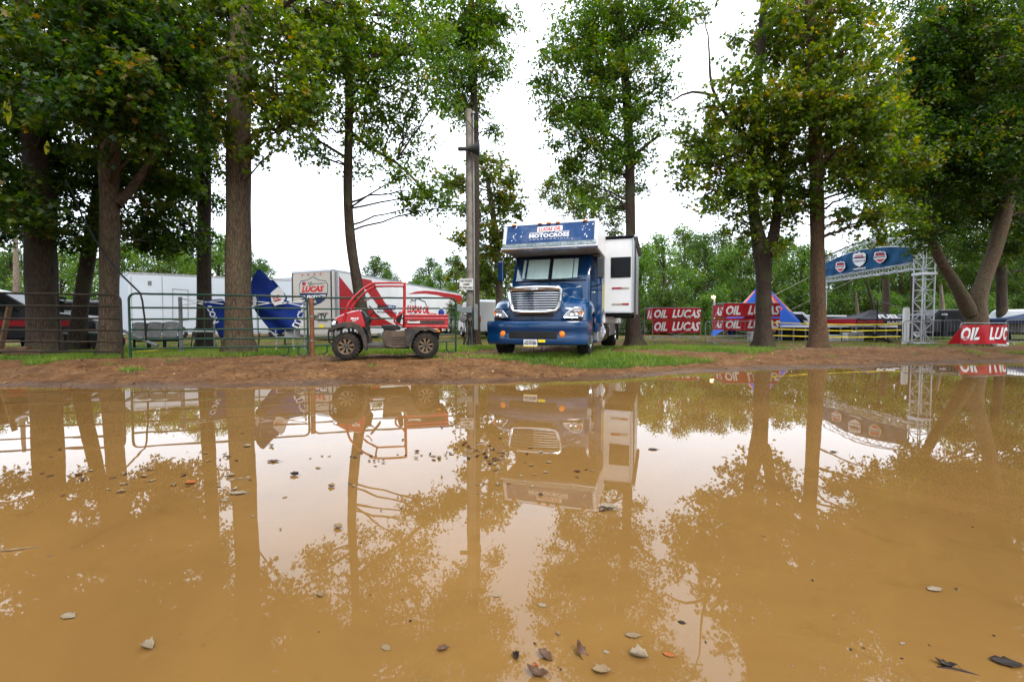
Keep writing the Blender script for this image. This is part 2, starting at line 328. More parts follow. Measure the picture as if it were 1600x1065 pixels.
# puddle
wmtl = bpy.data.materials.new('muddy_water'); wmtl.use_nodes = True; n, l, b = nodes_of(wmtl)
ge = n.new('ShaderNodeNewGeometry'); n1 = noise(.55, 6, .62); n1.inputs['Distortion'].default_value = 1.2; n2 = noise(3.1, 8, .72); n2.inputs['Distortion'].default_value = .8
c1 = ramp(n1.outputs[0], [(.3, (.136, .072, .021)), (.7, (.188, .100, .030))])
sub = ramp(n2.outputs[0], [(.56, (0, 0, 0)), (.72, (.5, .5, .5))])
l(mixc(sub, c1, (.10, .056, .013)), b.inputs['Base Color'])
b.inputs['Roughness'].default_value = .012; b.inputs['IOR'].default_value = 1.40
nw = noise(1.7, 2, .4); bp = n.new('ShaderNodeBump'); bp.inputs['Strength'].default_value = .045; bp.inputs['Distance'].default_value = .02; l(nw.outputs[0], bp.inputs['Height']); l(bp.outputs[0], b.inputs['Normal'])
mb = MB(); mb.grid([[(x, y, 0) for x in np.linspace(-30, 40, 15)] for y in np.linspace(-6, 15, 8)])
setprops(mb.build('puddle_water', wmtl), 'still muddy brown puddle mirroring the trees and vehicles', kind='structure')

# ------------------------------------------------------------------ grass, litter and stones (nobody could count them)
rng = np.random.default_rng(5)
def scatter(nwant, x0, x1, y0, y1, fn):
    x = rng.uniform(x0, x1, nwant); y = rng.uniform(y0, y1, nwant); k = rng.uniform(0, 1, nwant) < fn(x, y); return x[k], y[k]
def blades(x, y, h, w):
    N = len(x); z = gz(x, y); a = rng.uniform(0, 2 * PI, N); hh = h * rng.uniform(.45, 1.3, N); ln = rng.normal(0, .45, (N, 2)) * hh[:, None]
    dx, dy = np.cos(a) * w, np.sin(a) * w; V = np.zeros((N, 3, 3)); base = np.stack([x, y, z - .01], -1)
    V[:, 0] = base + np.stack([-dx, -dy, 0 * dx], -1); V[:, 1] = base + np.stack([dx, dy, 0 * dx], -1); V[:, 2] = base + np.stack([ln[:, 0], ln[:, 1], hh], -1); return V
tf = lambda p: (lambda x, y: np.clip((grass_mask(x, y)) * p, 0, 1))
xa, ya = scatter(420000, -13, 16, 8.5, 17.5, tf(.9)); Va = blades(xa, ya, .095, .0065)
xb, yb = scatter(90000, -22, 30, 17, 32, tf(.8)); Vb = blades(xb, yb, .10, .012)
px = np.concatenate([rng.normal(c[0], c[2], c[4]) for c in ((-4.7, 10.4, .5, .3, 0),) ] + [np.zeros(0)])
V = np.concatenate([Va, Vb]); xx = np.concatenate([xa, xb]); yy = np.concatenate([ya, yb])
tn = np.clip(vnoise(xx, yy, .8, 12) * .6 + rng.uniform(0, .5, len(xx)), 0, 1)
o = bigmesh('grass', V, 3, GRASSM, tint=tn); setprops(o, 'short green grass growing on the bank and under the fence', 'grass', kind='stuff')
def flat_leaves(x, y, z, s, tilt=.5):
    N = len(x); a = rng.uniform(0, 2 * PI, N); sz = s * rng.uniform(.5, 1.3, N); u = np.stack([np.cos(a), np.sin(a), rng.normal(0, tilt, N)], -1); w = np.stack([-np.sin(a), np.cos(a), rng.normal(0, tilt, N)], -1) * .32
    c = np.stack([x, y, z], -1); V = np.zeros((N, 4, 3)); V[:, 0] = c; V[:, 1] = c + (u * .45 + w) * sz[:, None]; V[:, 2] = c + u * sz[:, None]; V[:, 3] = c + (u * .45 - w) * sz[:, None]; V[:, :, 2] = np.maximum(V[:, :, 2], (z - .001)[:, None]); return V
LITTER = leafmat('fallen_leaf', [(0, (.045, .025, .014)), (.5, (.12, .065, .033)), (.85, (.24, .15, .08)), (.97, (.36, .26, .15)), (1, (.5, .34, .03))], .1)
xl, yl = scatter(26000, -13, 16, 7.6, 17.5, lambda x, y: ((y - np.interp(x, SHX, SHY)) > .12) * .55)
o = bigmesh('leaf_litter', flat_leaves(xl, yl, gz(xl, yl) + .006, .055, .25), 4, LITTER, tint=rng.uniform(0, 1, len(xl)) ** 1.3); setprops(o, 'dry fallen leaves and chips strewn over the dirt bank', 'leaf litter', kind='stuff')
STONE = mat('small_stone', (.16, .10, .07), .8, var=.5, scale=30)
mb = MB(); xs, ys = scatter(5200, -12, 15, 7.4, 14, lambda x, y: ((y - np.interp(x, SHX, SHY)) > -.12) * np.clip(1.3 - (y - np.interp(x, SHX, SHY)) * .45, .15, 1)); zs = gz(xs, ys)
for x, y, z in zip(xs, ys, zs):
    s = random.uniform(.006, .021) * (1.5 if random.random() < .12 else 1); h = s * random.uniform(.5, .9)
    mb.add([(x - s, y, z), (x, y - s, z), (x + s, y, z), (x, y + s * .9, z), (x + s * .2, y, z + h), (x, y, z - h)], [(0, 1, 4), (1, 2, 4), (2, 3, 4), (3, 0, 4), (1, 0, 5), (2, 1, 5), (3, 2, 5), (0, 3, 5)])
setprops(mb.build('gravel', STONE), 'small clods and pebbles along the muddy shoreline', 'gravel', kind='stuff')

# ------------------------------------------------------------------ trees
LOBED = np.array([(0, 0), (-.46, .12), (-.24, .36), (-.47, .72), (-.13, .64), (0, 1), (.13, .64), (.47, .72), (.24, .36), (.46, .12)])
OVAL = np.array([(0, 0), (-.27, .45), (0, 1), (.27, .45)])
def leaves(c, size, shape, rng, droop=.5):
    N = len(c); a = rng.uniform(0, 2 * PI, N)
    d = np.stack([np.cos(a), np.sin(a), rng.normal(-droop, .45, N)], -1); d /= np.linalg.norm(d, axis=1)[:, None]
    nn = rng.normal(0, .55, (N, 3)) + np.array([0, 0, 1.0]); w = np.cross(d, nn); w /= np.linalg.norm(w, axis=1)[:, None] + 1e-9; nn = np.cross(w, d)
    s = size * rng.uniform(.6, 1.25, N)[:, None, None]
    o = shape; V = d[:, None, :] * o[None, :, 1:2] + w[:, None, :] * o[None, :, 0:1] + nn[:, None, :] * (np.abs(o[None, :, 0:1]) * .35 - (o[None, :, 1:2] ** 2) * .18)
    return c[:, None, :] + V * s
LAIK = 1.35
def qcurve(a, b, sag, n=5, wob=.0, rnd=random):
    out = []; a = Vector(a); b = Vector(b)
    for i in range(n + 1):
        t = i / n; p = a.lerp(b, t); p.z += sag * 4 * t * (1 - t)
        if 0 < i < n and wob: p += Vector((rnd.gauss(0, wob), rnd.gauss(0, wob), rnd.gauss(0, wob)))
        out.append(p)
    return out
def trunkmesh(mb, pts, rad, n=14, flare=True, seed=0):
    """one bark surface, slightly fluted, flaring into roots at the base"""
    rr = random.Random(seed); ph = [rr.uniform(0, 6.28) for _ in range(4)]
    P2, R2 = [], []
    for i in range(len(pts) - 1):
        k = max(1, int((pts[i + 1] - pts[i]).length / .35))
        for j in range(k):
            t = j / k; P2.append(pts[i].lerp(pts[i + 1], t)); R2.append(rad[i] * (1 - t) + rad[i + 1] * t)
    P2.append(pts[-1]); R2.append(rad[-1]); z0 = P2[0].z
    # relax the path a little
    for _ in range(2):
        P2 = [P2[0]] + [(P2[i - 1] + P2[i] * 2 + P2[i + 1]) / 4 for i in range(1, len(P2) - 1)] + [P2[-1]]
    rows = []; ref = Vector((1, 0, 0))
    for i, p in enumerate(P2):
        d = (P2[min(i + 1, len(P2) - 1)] - P2[max(i - 1, 0)]).normalized(); a = (ref - d * ref.dot(d)).normalized(); b = d.cross(a); ref = a; h = p.z - z0; row = []
        for k in range(n):
            t = 2 * PI * k / n; r = R2[i] * (1 + .05 * math.sin(3 * t + ph[0] + h * .3) + .035 * math.sin(5 * t + ph[1] - h * .5) + .03 * math.sin(h * 3.1 + ph[2] + 2 * t))
            if flare: r *= 1 + math.exp(-max(h, 0) * 3.5) * (.34 + .30 * math.sin(4 * t + ph[3]) + .12 * math.sin(7 * t + ph[0]))
            row.append(p + a * (r * math.cos(t)) + b * (r * math.sin(t)))
        rows.append(row)
    mb.grid(rows, True)
def tree(name, label, D, trunk, clumps, lm, bm, leaf=.11, shape=OVAL, lai=2.2, up=True, limbs=(), group=None, seed=1, base=None, droop=.5, spread=1.0, upn=6, twigs=True, flare=True, ysq=1.0, patches=()):
    """trunk: (px, py, width px) from base up; clumps: (px, py, radius px [, depth offset m]) read at the tree's distance"""
    rr = random.Random(seed); rg = np.random.default_rng(seed)
    tp = [P(x, y, D) for x, y, w in trunk]; tr = [w / 2 / FPX * D * .95 * math.cos(math.atan((x - 800) / FPX)) for x, y, w in trunk]; lai *= LAIK; leaf *= 1.12
    g = gzf(tp[0].x, tp[0].y); tp[0] = Vector((tp[0].x, D, g - .12))
    root = thing(name, label, 'tree', (tp[0].x, D, g), group=group); top = tp[-1]
    if up:   # the trunk goes on above the frame
        d = (tp[-1] - tp[-2]).normalized(); tp += [top + Vector((d.x * 1.2 + rr.uniform(-.3, .3), rr.uniform(-.3, .3), 2.6)), top + Vector((d.x * 1.5 + rr.uniform(-.6, .6), rr.uniform(-.6, .6), 6))]
        tr += [tr[-1] * .72, tr[-1] * .25]
    mb = MB(); trunkmesh(mb, tp, tr, seed=seed, flare=flare)
    for lb in limbs:
        q = [P(x, y, D + dd) for x, y, w, dd in lb]; trunkmesh(mb, q, [w / 2 / FPX * D * .85 for x, y, w, dd in lb], n=10, flare=False, seed=seed + 3)
    trk = mb.build('trunk', bm, root, smooth=False, world=True)
    trk.data.polygons.foreach_set('use_smooth', [True] * len(trk.data.polygons))
    cl = []
    for c in clumps:
        r = c[2] / FPX * D; dd = c[3] if len(c) > 3 else rr.uniform(-1, 1) * min(2.2, .14 * D) * spread
        cl.append((P(c[0], c[1], D + dd), r, leaf, lai * (c[4] if len(c) > 4 else 1)))
    if up:
        xs = [c[0] for c in clumps]; wd_ = (max(xs) - min(xs)) / 2 / FPX * D * .8 + .5; cx = top.x
        for i in range(upn):
            h = rr.uniform(.9, 8.5); w = wd_ * max(.3, 1 - (h / 10) ** 2); cl.append((Vector((cx + rr.uniform(-w, w), D + rr.uniform(-2.6, 2.6), top.z + h)), rr.uniform(.8, 1.5), leaf * 1.4, lai * .6))
    mbb = MB(); LV = []; TN = []
    segs = list(zip(tp, tr))
    path = []
    for i in range(len(tp) - 1):
        for j in range(8): t = j / 8; path.append((tp[i].lerp(tp[i + 1], t), tr[i] * (1 - t) + tr[i + 1] * t))
    for lb in limbs:
        for j in range(len(lb) - 1):
            A = P(lb[j][0], lb[j][1], D + lb[j][3]); B = P(lb[j + 1][0], lb[j + 1][1], D + lb[j + 1][3])
            for t in (.5, 1.0): path.append((A.lerp(B, t), lb[j][2] / 2 / FPX * D))
    for (c, r, ls, la) in cl:
        area = ls * ls * (.46 if shape is LOBED else .27); nl = int(la * (1.5 if r < .5 else 1) * PI * r * r / area); m = 11; ns = max(3, nl // m)
        # branch from the trunk to the clump
        best = min(path, key=lambda q: (q[0] - c).length + (3 if q[0].z > c.z - .25 * abs(q[0].x - c.x) else 0) + (5 if q[0].z < g + 1.9 else 0))
        br = min(best[1] * .55, .02 + r * .035); crv = qcurve(best[0], c, r * .12, 6, r * .07, rr)
        mbb.tube(crv, [br * (1 - .65 * i / 6) for i in range(7)], 5, cap=False)
        # boughs end in flattened drooping pads of leaves, with air between them
        npad = max(4, int(4 + r * 7)); pd = rg.normal(0, 1, (npad, 3)); pd /= np.linalg.norm(pd, axis=1)[:, None]
        pc = np.array(c) + pd * (r * rg.uniform(.25, 1.08, npad) ** .6)[:, None] * np.array([1, 1, .9 * ysq]); prr = np.clip(r * rg.uniform(.28, .52, npad), .16, .75)
        wgt = prr ** 2 / (prr ** 2).sum(); pi_ = rg.choice(npad, ns, p=wgt); o3 = rg.normal(0, 1, (ns, 3)); o3 /= np.linalg.norm(o3, axis=1)[:, None]
        o3 *= (prr[pi_] * rg.uniform(.1, 1, ns) ** .5)[:, None]; o3[:, 2] = o3[:, 2] * .5 - .35 * (o3[:, 0] ** 2 + o3[:, 1] ** 2) / (prr[pi_] + .1)
        cc = pc[pi_] + o3; dirs = o3 / (np.linalg.norm(o3, axis=1)[:, None] + 1e-6); padt = rg.uniform(-.12, .3, npad)[pi_]
        for sb in pc: mbb.tube(qcurve(crv[rr.randint(3, 6)], sb, .04, 4, r * .05, rr), [br * .36, br * .28, br * .2, br * .13, br * .06], 3, cap=False)
        if twigs:
            for k in range(0, ns, 2 if r > .6 else 1): mbb.tube([pc[pi_[k]], cc[k]], [.006, .003], 3, cap=False)
        # leaves lie along a short twig that points outwards and droops
        tl = ls * 3.4 * rg.uniform(.6, 1.3, ns); td = dirs * .8 + rg.normal(0, .5, (ns, 3)) + np.array([0, 0, -.25]); td /= np.linalg.norm(td, axis=1)[:, None]
        tt = rg.uniform(-.2, 1, (ns, m)); pos = cc[:, None, :] + td[:, None, :] * (tt * tl[:, None])[:, :, None] + rg.normal(0, ls * .42, (ns, m, 3))
        LV.append(leaves(pos.reshape(-1, 3), ls, shape, rg, droop))
        TN.append(np.clip((rg.uniform(.0, .5, (ns, 1)) + padt[:, None] + rg.normal(.16, .15, (ns, m))), 0, .985).reshape(-1) + (rg.uniform(0, 1, ns * m) > .992) * .1)
    off = np.array(root.location)
    mbb.build('branches', bm, root, world=True)
    V = np.concatenate(LV) - off; bigmesh('crown', V, V.shape[1], lm, root, tint=np.clip(np.concatenate(TN), 0, 1))
    return root
T = {}
T[1] = tree('shade_tree', 'broad dark trunk at the far left behind the rusty fence', 11.6, [(72, 552, 62), (66, 480, 57), (64, 400, 56), (62, 300, 54), (54, 180, 50), (40, 60, 46), (30, -20, 42)],
    [(20, 30, 85), (95, 90, 75), (15, 150, 62), (120, 20, 75), (70, 190, 60), (20, 255, 48), (100, 265, 45, .8), (8, 325, 36), (150, 100, 55, 1), (55, 330, 30, -1.5), (150, 200, 60, 1.5), (112, 335, 32, 1.2), (60, 110, 80, -1.8), (130, 290, 38, 1.6), (-50, 100, 90), (-60, 250, 70), (20, 360, 30, 2), (90, 200, 60, 2), (40, 300, 40, 2), (-20, 340, 50), (150, 30, 70, 2), (100, 60, 60, -3)], LEAF_DARK, BARK_DARK, .105, LOBED, 2.4, seed=11)
T[2] = tree('shade_tree', 'thick brown trunk behind the fence with a bright spray of leaves hanging on it', 10.9, [(172, 564, 40), (171, 500, 34), (171, 420, 34), (172, 340, 34), (170, 240, 36), (186, 130, 36), (206, 20, 34), (212, -30, 32)],
    [(165, 150, 48, -2.2), (215, 130, 45, -2.2), (130, 190, 38, -1.8), (190, 190, 40, -2.0), (250, 170, 30, -2), (210, 40, 75), (265, 95, 55), (255, 20, 60), (210, 270, 42, 1), (240, 320, 42, 1.5), (215, 370, 33, 1.8), (262, 240, 48, 1.0), (250, 385, 28, 2), (160, 260, 30, .6), (130, 60, 60), (240, 190, 55, 1.5), (190, 300, 40, 2), (285, 60, 50, -1), (225, 230, 50, 2), (275, 150, 50, -1), (300, 290, 30, 2), (200, 20, 60, -2)], LEAF_DARK, BARK_GREY, .105, LOBED, 2.3, seed=12,
    limbs=[[(182, 320, 18, 0), (205, 300, 15, .3), (228, 262, 12, .6), (262, 210, 9, .8)], [(188, 200, 18, 0), (225, 180, 15, .3), (270, 108, 12, .2), (318, 105, 9, .2), (362, 88, 7, .2)]])
T[3] = tree('shade_tree', 'dark forked trunk leaning left just behind the brown trunk with the bright leaf spray', 13.2, [(120, 545, 34), (124, 490, 30), (135, 420, 27), (148, 340, 25), (165, 250, 22), (150, 120, 18), (150, -20, 16)],
    [(150, 330, 38), (120, 250, 40), (80, 300, 38), (170, 60, 60), (130, 140, 60), (100, 370, 26), (190, 340, 35), (180, 130, 70)], LEAF_DARK, BARK_DARK, .12, OVAL, 1.9, seed=13)
T[4] = tree('shade_tree', 'slender straight dark trunk immediately left of the largest trunk', 15, [(320, 540, 30), (319, 480, 26), (319, 400, 24), (320, 300, 23), (319, 180, 21), (322, 60, 20), (325, -20, 18)],
    [(300, 40, 62), (335, 110, 52), (292, 130, 55), (300, 200, 52), (275, 255, 48), (300, 300, 44), (322, 255, 36), (255, 300, 42), (270, 345, 36), (296, 360, 28), (235, 350, 34), (350, 40, 50), (330, 180, 40), (220, 230, 60, 1)], LEAF_DARK, BARK_DARK, .12, OVAL, 1.9, seed=14)
T[5] = tree('shade_tree', 'largest straight pale brown trunk behind the gate in front of the blue canopy', 11.8, [(372, 557, 52), (371, 520, 46), (371, 430, 43), (372, 320, 42), (373, 200, 41), (377, 80, 40), (382, -20, 38)],
    [(415, 95, 42, -1.6), (455, 140, 38, -1.6), (400, 45, 55, 1.4), (470, 95, 42), (488, 175, 26, -1.2), (435, 30, 60), (345, 25, 55, 1.2), (500, 40, 55), (505, 110, 36, .4), (345, 130, 34), (340, 190, 28, -1), (376, 240, 15, -.9), (382, 120, 22, -1.4), (420, 180, 34, -1.2), (455, 190, 30, -1.4), (405, 215, 14, -1), (540, 20, 45), (440, 75, 50, -.6), (460, 20, 50, 1), (400, 130, 40, 1), (480, 140, 36, 1), (430, 150, 40, -1), (500, 75, 44, .5), (350, 80, 40, 1.2), (365, 15, 40, 1.5), (395, 245, 10, -1), (520, 10, 50), (440, 225, 12, -1.2)], LEAF_MAPLE, BARK_GREY, .105, LOBED, 1.5, seed=15,
    limbs=[[(382, 230, 10, 0), (405, 195, 8, -.5), (440, 205, 6, -.9)], [(388, 60, 16, 0), (420, 20, 12, -.3), (470, -10, 9, -.5)]])
T[6] = tree('shade_tree', 'thin curved trunk rising behind the red utility vehicle', 14, [(572, 538, 22), (566, 480, 19), (556, 430, 17), (547, 370, 16), (543, 300, 15), (545, 220, 14), (546, 120, 13), (550, 20, 12), (552, -30, 11)],
    [(560, 30, 50), (612, 25, 48), (520, 55, 40), (590, 90, 48), (640, 70, 42), (540, 130, 36), (600, 150, 42), (655, 120, 32), (640, 190, 36), (590, 215, 30), (512, 205, 36), (560, 262, 22), (615, 262, 26), (650, 240, 30), (684, 305, 22), (660, 285, 24), (640, 270, 18), (500, 245, 22), (476, 240, 14, 0, .6), (650, 15, 45), (485, 215, 22, 0, .7), (575, 170, 30), (520, 160, 30), (690, 150, 26), (690, 325, 22, .3), (640, 298, 24, .3), (665, 318, 20, .2), (500, 20, 40), (570, 50, 60, 1), (630, 50, 50, 1), (560, 110, 50), (620, 130, 46), (670, 60, 40), (610, 190, 36), (560, 200, 34), (700, 60, 34), (530, 90, 44)], LEAF_MID, BARK_DARK, .115, OVAL, 1.15, seed=16, spread=.8,
    limbs=[[(547, 205, 7, 0), (580, 235, 6, .2), (620, 250, 5, .4), (665, 300, 4, .5)], [(547, 250, 6, 0), (520, 235, 5, -.2), (490, 215, 4, -.4)]])
T[7] = tree('shade_tree', 'slim tree standing directly behind the wooden utility pole', 18, [(744, 537, 15), (743, 440, 14), (743, 300, 13), (742, 180, 12), (738, 90, 11), (736, -20, 10)],
    [(738, 20, 42), (712, 55, 38), (770, 38, 28), (702, 108, 34), (757, 90, 32), (694, 155, 32), (738, 140, 28), (722, 180, 20), (779, 120, 15), (790, 85, 10), (755, 190, 20), (772, 205, 14), (700, 25, 32), (690, 75, 28), (680, 130, 22), (745, 60, 40), (775, 70, 22), (745, 115, 34), (720, 80, 44), (760, 30, 42), (705, 135, 34), (725, 15, 50), (790, 20, 24), (735, 170, 24)], LEAF_MID, BARK_DARK, .125, OVAL, 1.35, seed=17, spread=.5)
T[8] = tree('sycamore_tree', 'yellowish green tree behind the utility pole and truck roof', 25, [(782, 528, 14), (780, 460, 12), (776, 380, 11), (768, 320, 9), (760, 270, 6)],
    [(752, 262, 26), (785, 300, 30), (720, 285, 25), (702, 272, 16), (765, 335, 30), (800, 325, 22), (735, 320, 20), (790, 372, 26), (755, 385, 30), (722, 370, 14), (802, 282, 14), (770, 430, 32), (740, 440, 26), (800, 415, 20), (712, 418, 14), (782, 262, 10)], LEAF_YEL, BARK_PALE, .17, LOBED, 2.9, up=False, seed=18, spread=.45)
T[9] = tree('shade_tree', 'tall leafy tree whose trunk stands against the rear of the blue truck', 18.2, [(991, 537, 30), (990, 500, 22), (987, 420, 18), (985, 340, 16), (984, 240, 15), (978, 130, 14), (968, 30, 13), (962, -30, 12)],
    [(905, 55, 42), (955, 45, 50), (1000, 22, 42), (1042, 22, 34), (880, 105, 38), (930, 120, 48), (985, 115, 40), (850, 118, 20), (842, 85, 14), (880, 160, 38), (950, 185, 44), (1002, 190, 30), (1030, 135, 16), (1052, 120, 12), (882, 205, 26), (860, 180, 16), (920, 240, 36), (970, 250, 34), (1006, 245, 22), (886, 275, 26), (930, 290, 32), (1000, 288, 18), (905, 20, 30), (880, 30, 22), (960, 90, 45), (915, 200, 40), (990, 70, 36), (1060, 15, 26), (958, 325, 18), (905, 320, 18), (1020, 160, 16), (1050, 42, 22), (862, 60, 14), (920, 90, 54), (940, 30, 56), (900, 150, 44), (975, 160, 46), (925, 215, 44), (955, 270, 36), (1000, 90, 36), (890, 250, 30), (1020, 10, 44), (1000, 220, 26), (940, 155, 50)], LEAF_MID, BARK_DARK, .125, OVAL, 1.4, seed=19, spread=.6,
    limbs=[[(984, 235, 8, 0), (950, 205, 6, .2), (915, 190, 5, .4)], [(984, 250, 7, 0), (1010, 225, 6, .2), (1032, 210, 5, 0)]])
T[10] = tree('hornbeam_tree', 'lighter green tree seen low behind the truck roof box', 28, [(925, 525, 12), (925, 430, 10), (928, 350, 9), (925, 290, 6)],
    [(880, 300, 26), (915, 290, 28), (950, 310, 28), (860, 275, 15), (900, 335, 22), (940, 340, 24), (855, 295, 12), (965, 350, 20), (885, 262, 14)], LEAF_YEL, BARK_PALE, .16, OVAL, 2.2, up=False, seed=20, spread=.4)
T[11] = tree('maple_tree', 'maple with low fork and grey trunk right of the red and white banners', 16.9, [(1192, 546, 34), (1192, 500, 26), (1193, 440, 26), (1191, 395, 30), (1178, 345, 19), (1172, 270, 17), (1180, 170, 15), (1190, 60, 13), (1195, -20, 12)],
    [(1160, 180, 46), (1200, 235, 48), (1105, 195, 36), (1080, 240, 30), (1120, 275, 40), (1180, 290, 40), (1058, 270, 18), (1070, 215, 18), (1230, 290, 38), (1160, 110, 28), (1192, 70, 34), (1236, 180, 46), (1132, 328, 22), (1106, 320, 14), (1220, 110, 42), (1188, 335, 26), (1236, 335, 22), (1145, 60, 14), (1140, 240, 44), (1212, 20, 40), (1150, 310, 24), (1250, 240, 40, 1), (1115, 160, 16), (1096, 14, 16, 0, .7), (1062, 180, 10), (1170, 220, 55), (1210, 160, 50), (1130, 235, 44), (1170, 140, 36), (1230, 230, 50, 1), (1250, 130, 50, 1), (1215, 70, 44, 1), (1240, 40, 44, 1), (1170, 270, 44), (1160, 345, 22), (1212, 300, 40), (1250, 310, 34), (1180, 370, 18), (1222, 370, 16), (1100, 250, 30), (1240, 15, 40), (1150, 200, 50, 1.5)], LEAF_MAPLE, BARK_DARK, .12, LOBED, 1.7, seed=21, spread=.7,
    limbs=[[(1200, 400, 22, 0), (1213, 350, 17, .2), (1216, 280, 13, .4), (1230, 200, 10, .5)], [(1180, 225, 7, 0), (1140, 190, 6, -.2), (1110, 140, 5, -.3), (1108, 80, 3, -.3)], [(1120, 152, 5, -.3), (1080, 137, 4, -.3), (1050, 158, 2.5, -.3)]])
T[12] = tree('maple_tree', 'straight brown trunk left of the blue arch with yellowing maple leaves above', 16.4, [(1279, 545, 36), (1279, 500, 27), (1278, 420, 25), (1276, 300, 24), (1273, 180, 22), (1270, 80, 20), (1265, -20, 19)],
    [(1268, 60, 40), (1318, 85, 44, -1.5), (1250, 15, 42), (1332, 150, 44, -1.5), (1290, 190, 42, -1.3), (1352, 225, 44, -1), (1308, 240, 34), (1382, 165, 38), (1362, 50, 34), (1300, 130, 44), (1345, 300, 36, -.8), (1398, 285, 36), (1340, 350, 24, -.5), (1388, 335, 28, -.5), (1375, 368, 16, -.5), (1255, 300, 26), (1315, 335, 20), (1335, 20, 40), (1370, 100, 30), (1400, 220, 40), (1420, 330, 26), (1330, 270, 30), (1290, 100, 50, 1), (1240, 80, 44, 1), (1310, 190, 50, 1), (1360, 190, 46, 1), (1260, 170, 44, 1), (1270, 240, 36, 1), (1370, 280, 40, 1), (1340, 110, 44), (1410, 250, 40), (1390, 130, 34), (1320, 230, 44, -1.5), (1280, 150, 40, -1.5), (1360, 335, 26, -1), (1300, 20, 44), (1345, 180, 44, -2)], LEAF_MAPLE, BARK_RED, .12, LOBED, 1.7, seed=22, spread=.6)
T[13] = tree('sycamore_tree', 'heavy forked tree with peeling bark behind the low red banner', 19.6, [(1526, 545, 56), (1525, 505, 42), (1526, 470, 34), (1540, 430, 28), (1556, 390, 28), (1568, 340, 28), (1582, 290, 26), (1592, 200, 22), (1600, 80, 20), (1600, -20, 18)],
    [(1450, 170, 52), (1500, 95, 58), (1550, 50, 58), (1475, 35, 42), (1520, 190, 56), (1580, 145, 52), (1445, 250, 50), (1500, 275, 50), (1570, 255, 50), (1598, 40, 52), (1430, 320, 28), (1480, 330, 32), (1598, 335, 36), (1540, 320, 36), (1440, 110, 34), (1640, 120, 80), (1640, 280, 60), (1590, 390, 26), (1440, 60, 20), (1410, 180, 26), (1470, 220, 40), (1430, 210, 50, 1), (1540, 140, 60, 1.5), (1490, 170, 56, 1.5), (1460, 290, 46, 1.5), (1540, 240, 56, -2), (1580, 200, 56, -2), (1500, 230, 50, -2), (1520, 310, 44, 1.5), (1430, 370, 22), (1575, 310, 44), (1460, 130, 46, 1.5), (1560, 90, 56, -2), (1500, 30, 50, 2), (1600, 90, 60, 1), (1445, 150, 44, -1), (1470, 90, 44, -1), (1440, 20, 40, 1), (1420, 140, 34, -1), (1410, 210, 44, -1), (1430, 260, 44, -1.5), (1450, 340, 34, -1), (1480, 30, 50, -1), (1405, 150, 36, -1), (1440, 70, 34, -1), (1395, 230, 36, -1.5)], LEAF_DARK, BARK_SYC, .14, OVAL, 2.3, seed=23,
    limbs=[[(1516, 490, 24, 0), (1496, 448, 19, -.2), (1474, 415, 16, -.3), (1455, 378, 14, -.4), (1442, 325, 12, -.5), (1410, 250, 8, -.6)], [(1580, 300, 12, 0), (1545, 250, 10, .3), (1525, 180, 8, .4)]])
T[14] = tree('shade_tree', 'plain dark trunk behind and right of the forked sycamore', 27, [(1566, 530, 24), (1565, 470, 20), (1564, 400, 19), (1566, 300, 17), (1570, 200, 15)],
    [(1560, 300, 45), (1520, 350, 32), (1590, 380, 30), (1480, 300, 40), (1600, 240, 45), (1540, 230, 45), (1420, 280, 36), (1450, 340, 26), (1500, 160, 50), (1580, 100, 50), (1530, 380, 26), (1500, 390, 24), (1600, 320, 50), (1440, 300, 44), (1400, 240, 40), (1380, 300, 34), (1600, 420, 24), (1560, 180, 60), (1460, 220, 50), (1400, 180, 44), (1420, 240, 40)], LEAF_DARK, BARK_DARK, .17, OVAL, 1.8, up=False, seed=24)
# background trees: five kinds, then copies
def kind_tree(name, label, h, w, lm, bm, seed, leaf=.24, low=.25, nC=20, x=0, y=0, group=None, lai=1.7):
    rr = random.Random(seed); rg = np.random.default_rng(seed); g = gzf(x, y); root = thing(name, label, 'tree', (x, y, g), group=group)
    mb = MB(); tp = [Vector((0, 0, -.2)), Vector((rr.uniform(-.2, .2), 0, h * .3)), Vector((rr.uniform(-.4, .4), 0, h * .6)), Vector((0, 0, h * .92))]; trunkmesh(mb, tp, [h * .022, h * .017, h * .012, h * .003], n=8, seed=seed)
    LV, TN = [], []
    for i in range(nC):
        f = low + (1 - low) * (i + .5) / nC; e = math.sin(PI * min(1, ((f - low) / (1 - low)) * .86 + .14)) ** .7; a = rr.uniform(0, 6.28); q = rr.uniform(.25, .8) * w * e
        c = Vector((math.cos(a) * q, math.sin(a) * q, h * f)); r = rr.uniform(.16, .27) * w * (1.25 - .45 * f) + .15; mb.tube(qcurve((0, 0, h * max(.15, f - .18)), c, .2, 3), [h * .006, h * .005, h * .003, h * .002], 4, cap=False)
        ns = int(lai * PI * r * r / (leaf * leaf * .27) / 8); dirs = rg.normal(0, 1, (ns, 3)); dirs /= np.linalg.norm(dirs, axis=1)[:, None]; cc = np.array(c) + dirs * (r * rg.uniform(.2, 1.1, ns) ** .5)[:, None] * np.array([1, 1, .8])
        pos = cc[:, None, :] + rg.normal(0, leaf * .75, (ns, 8, 3)); LV.append(leaves(pos.reshape(-1, 3), leaf, OVAL, rg)); TN.append(np.clip(rg.uniform(0, .7, (ns, 1)) + rg.normal(.15, .12, (ns, 8)), 0, 1).reshape(-1))
    o = mb.build('trunk', bm, root); V = np.concatenate(LV); bigmesh('crown', V, 4, lm, root, tint=np.concatenate(TN)); return root
FG = 'trees of the wood line behind the paddock'
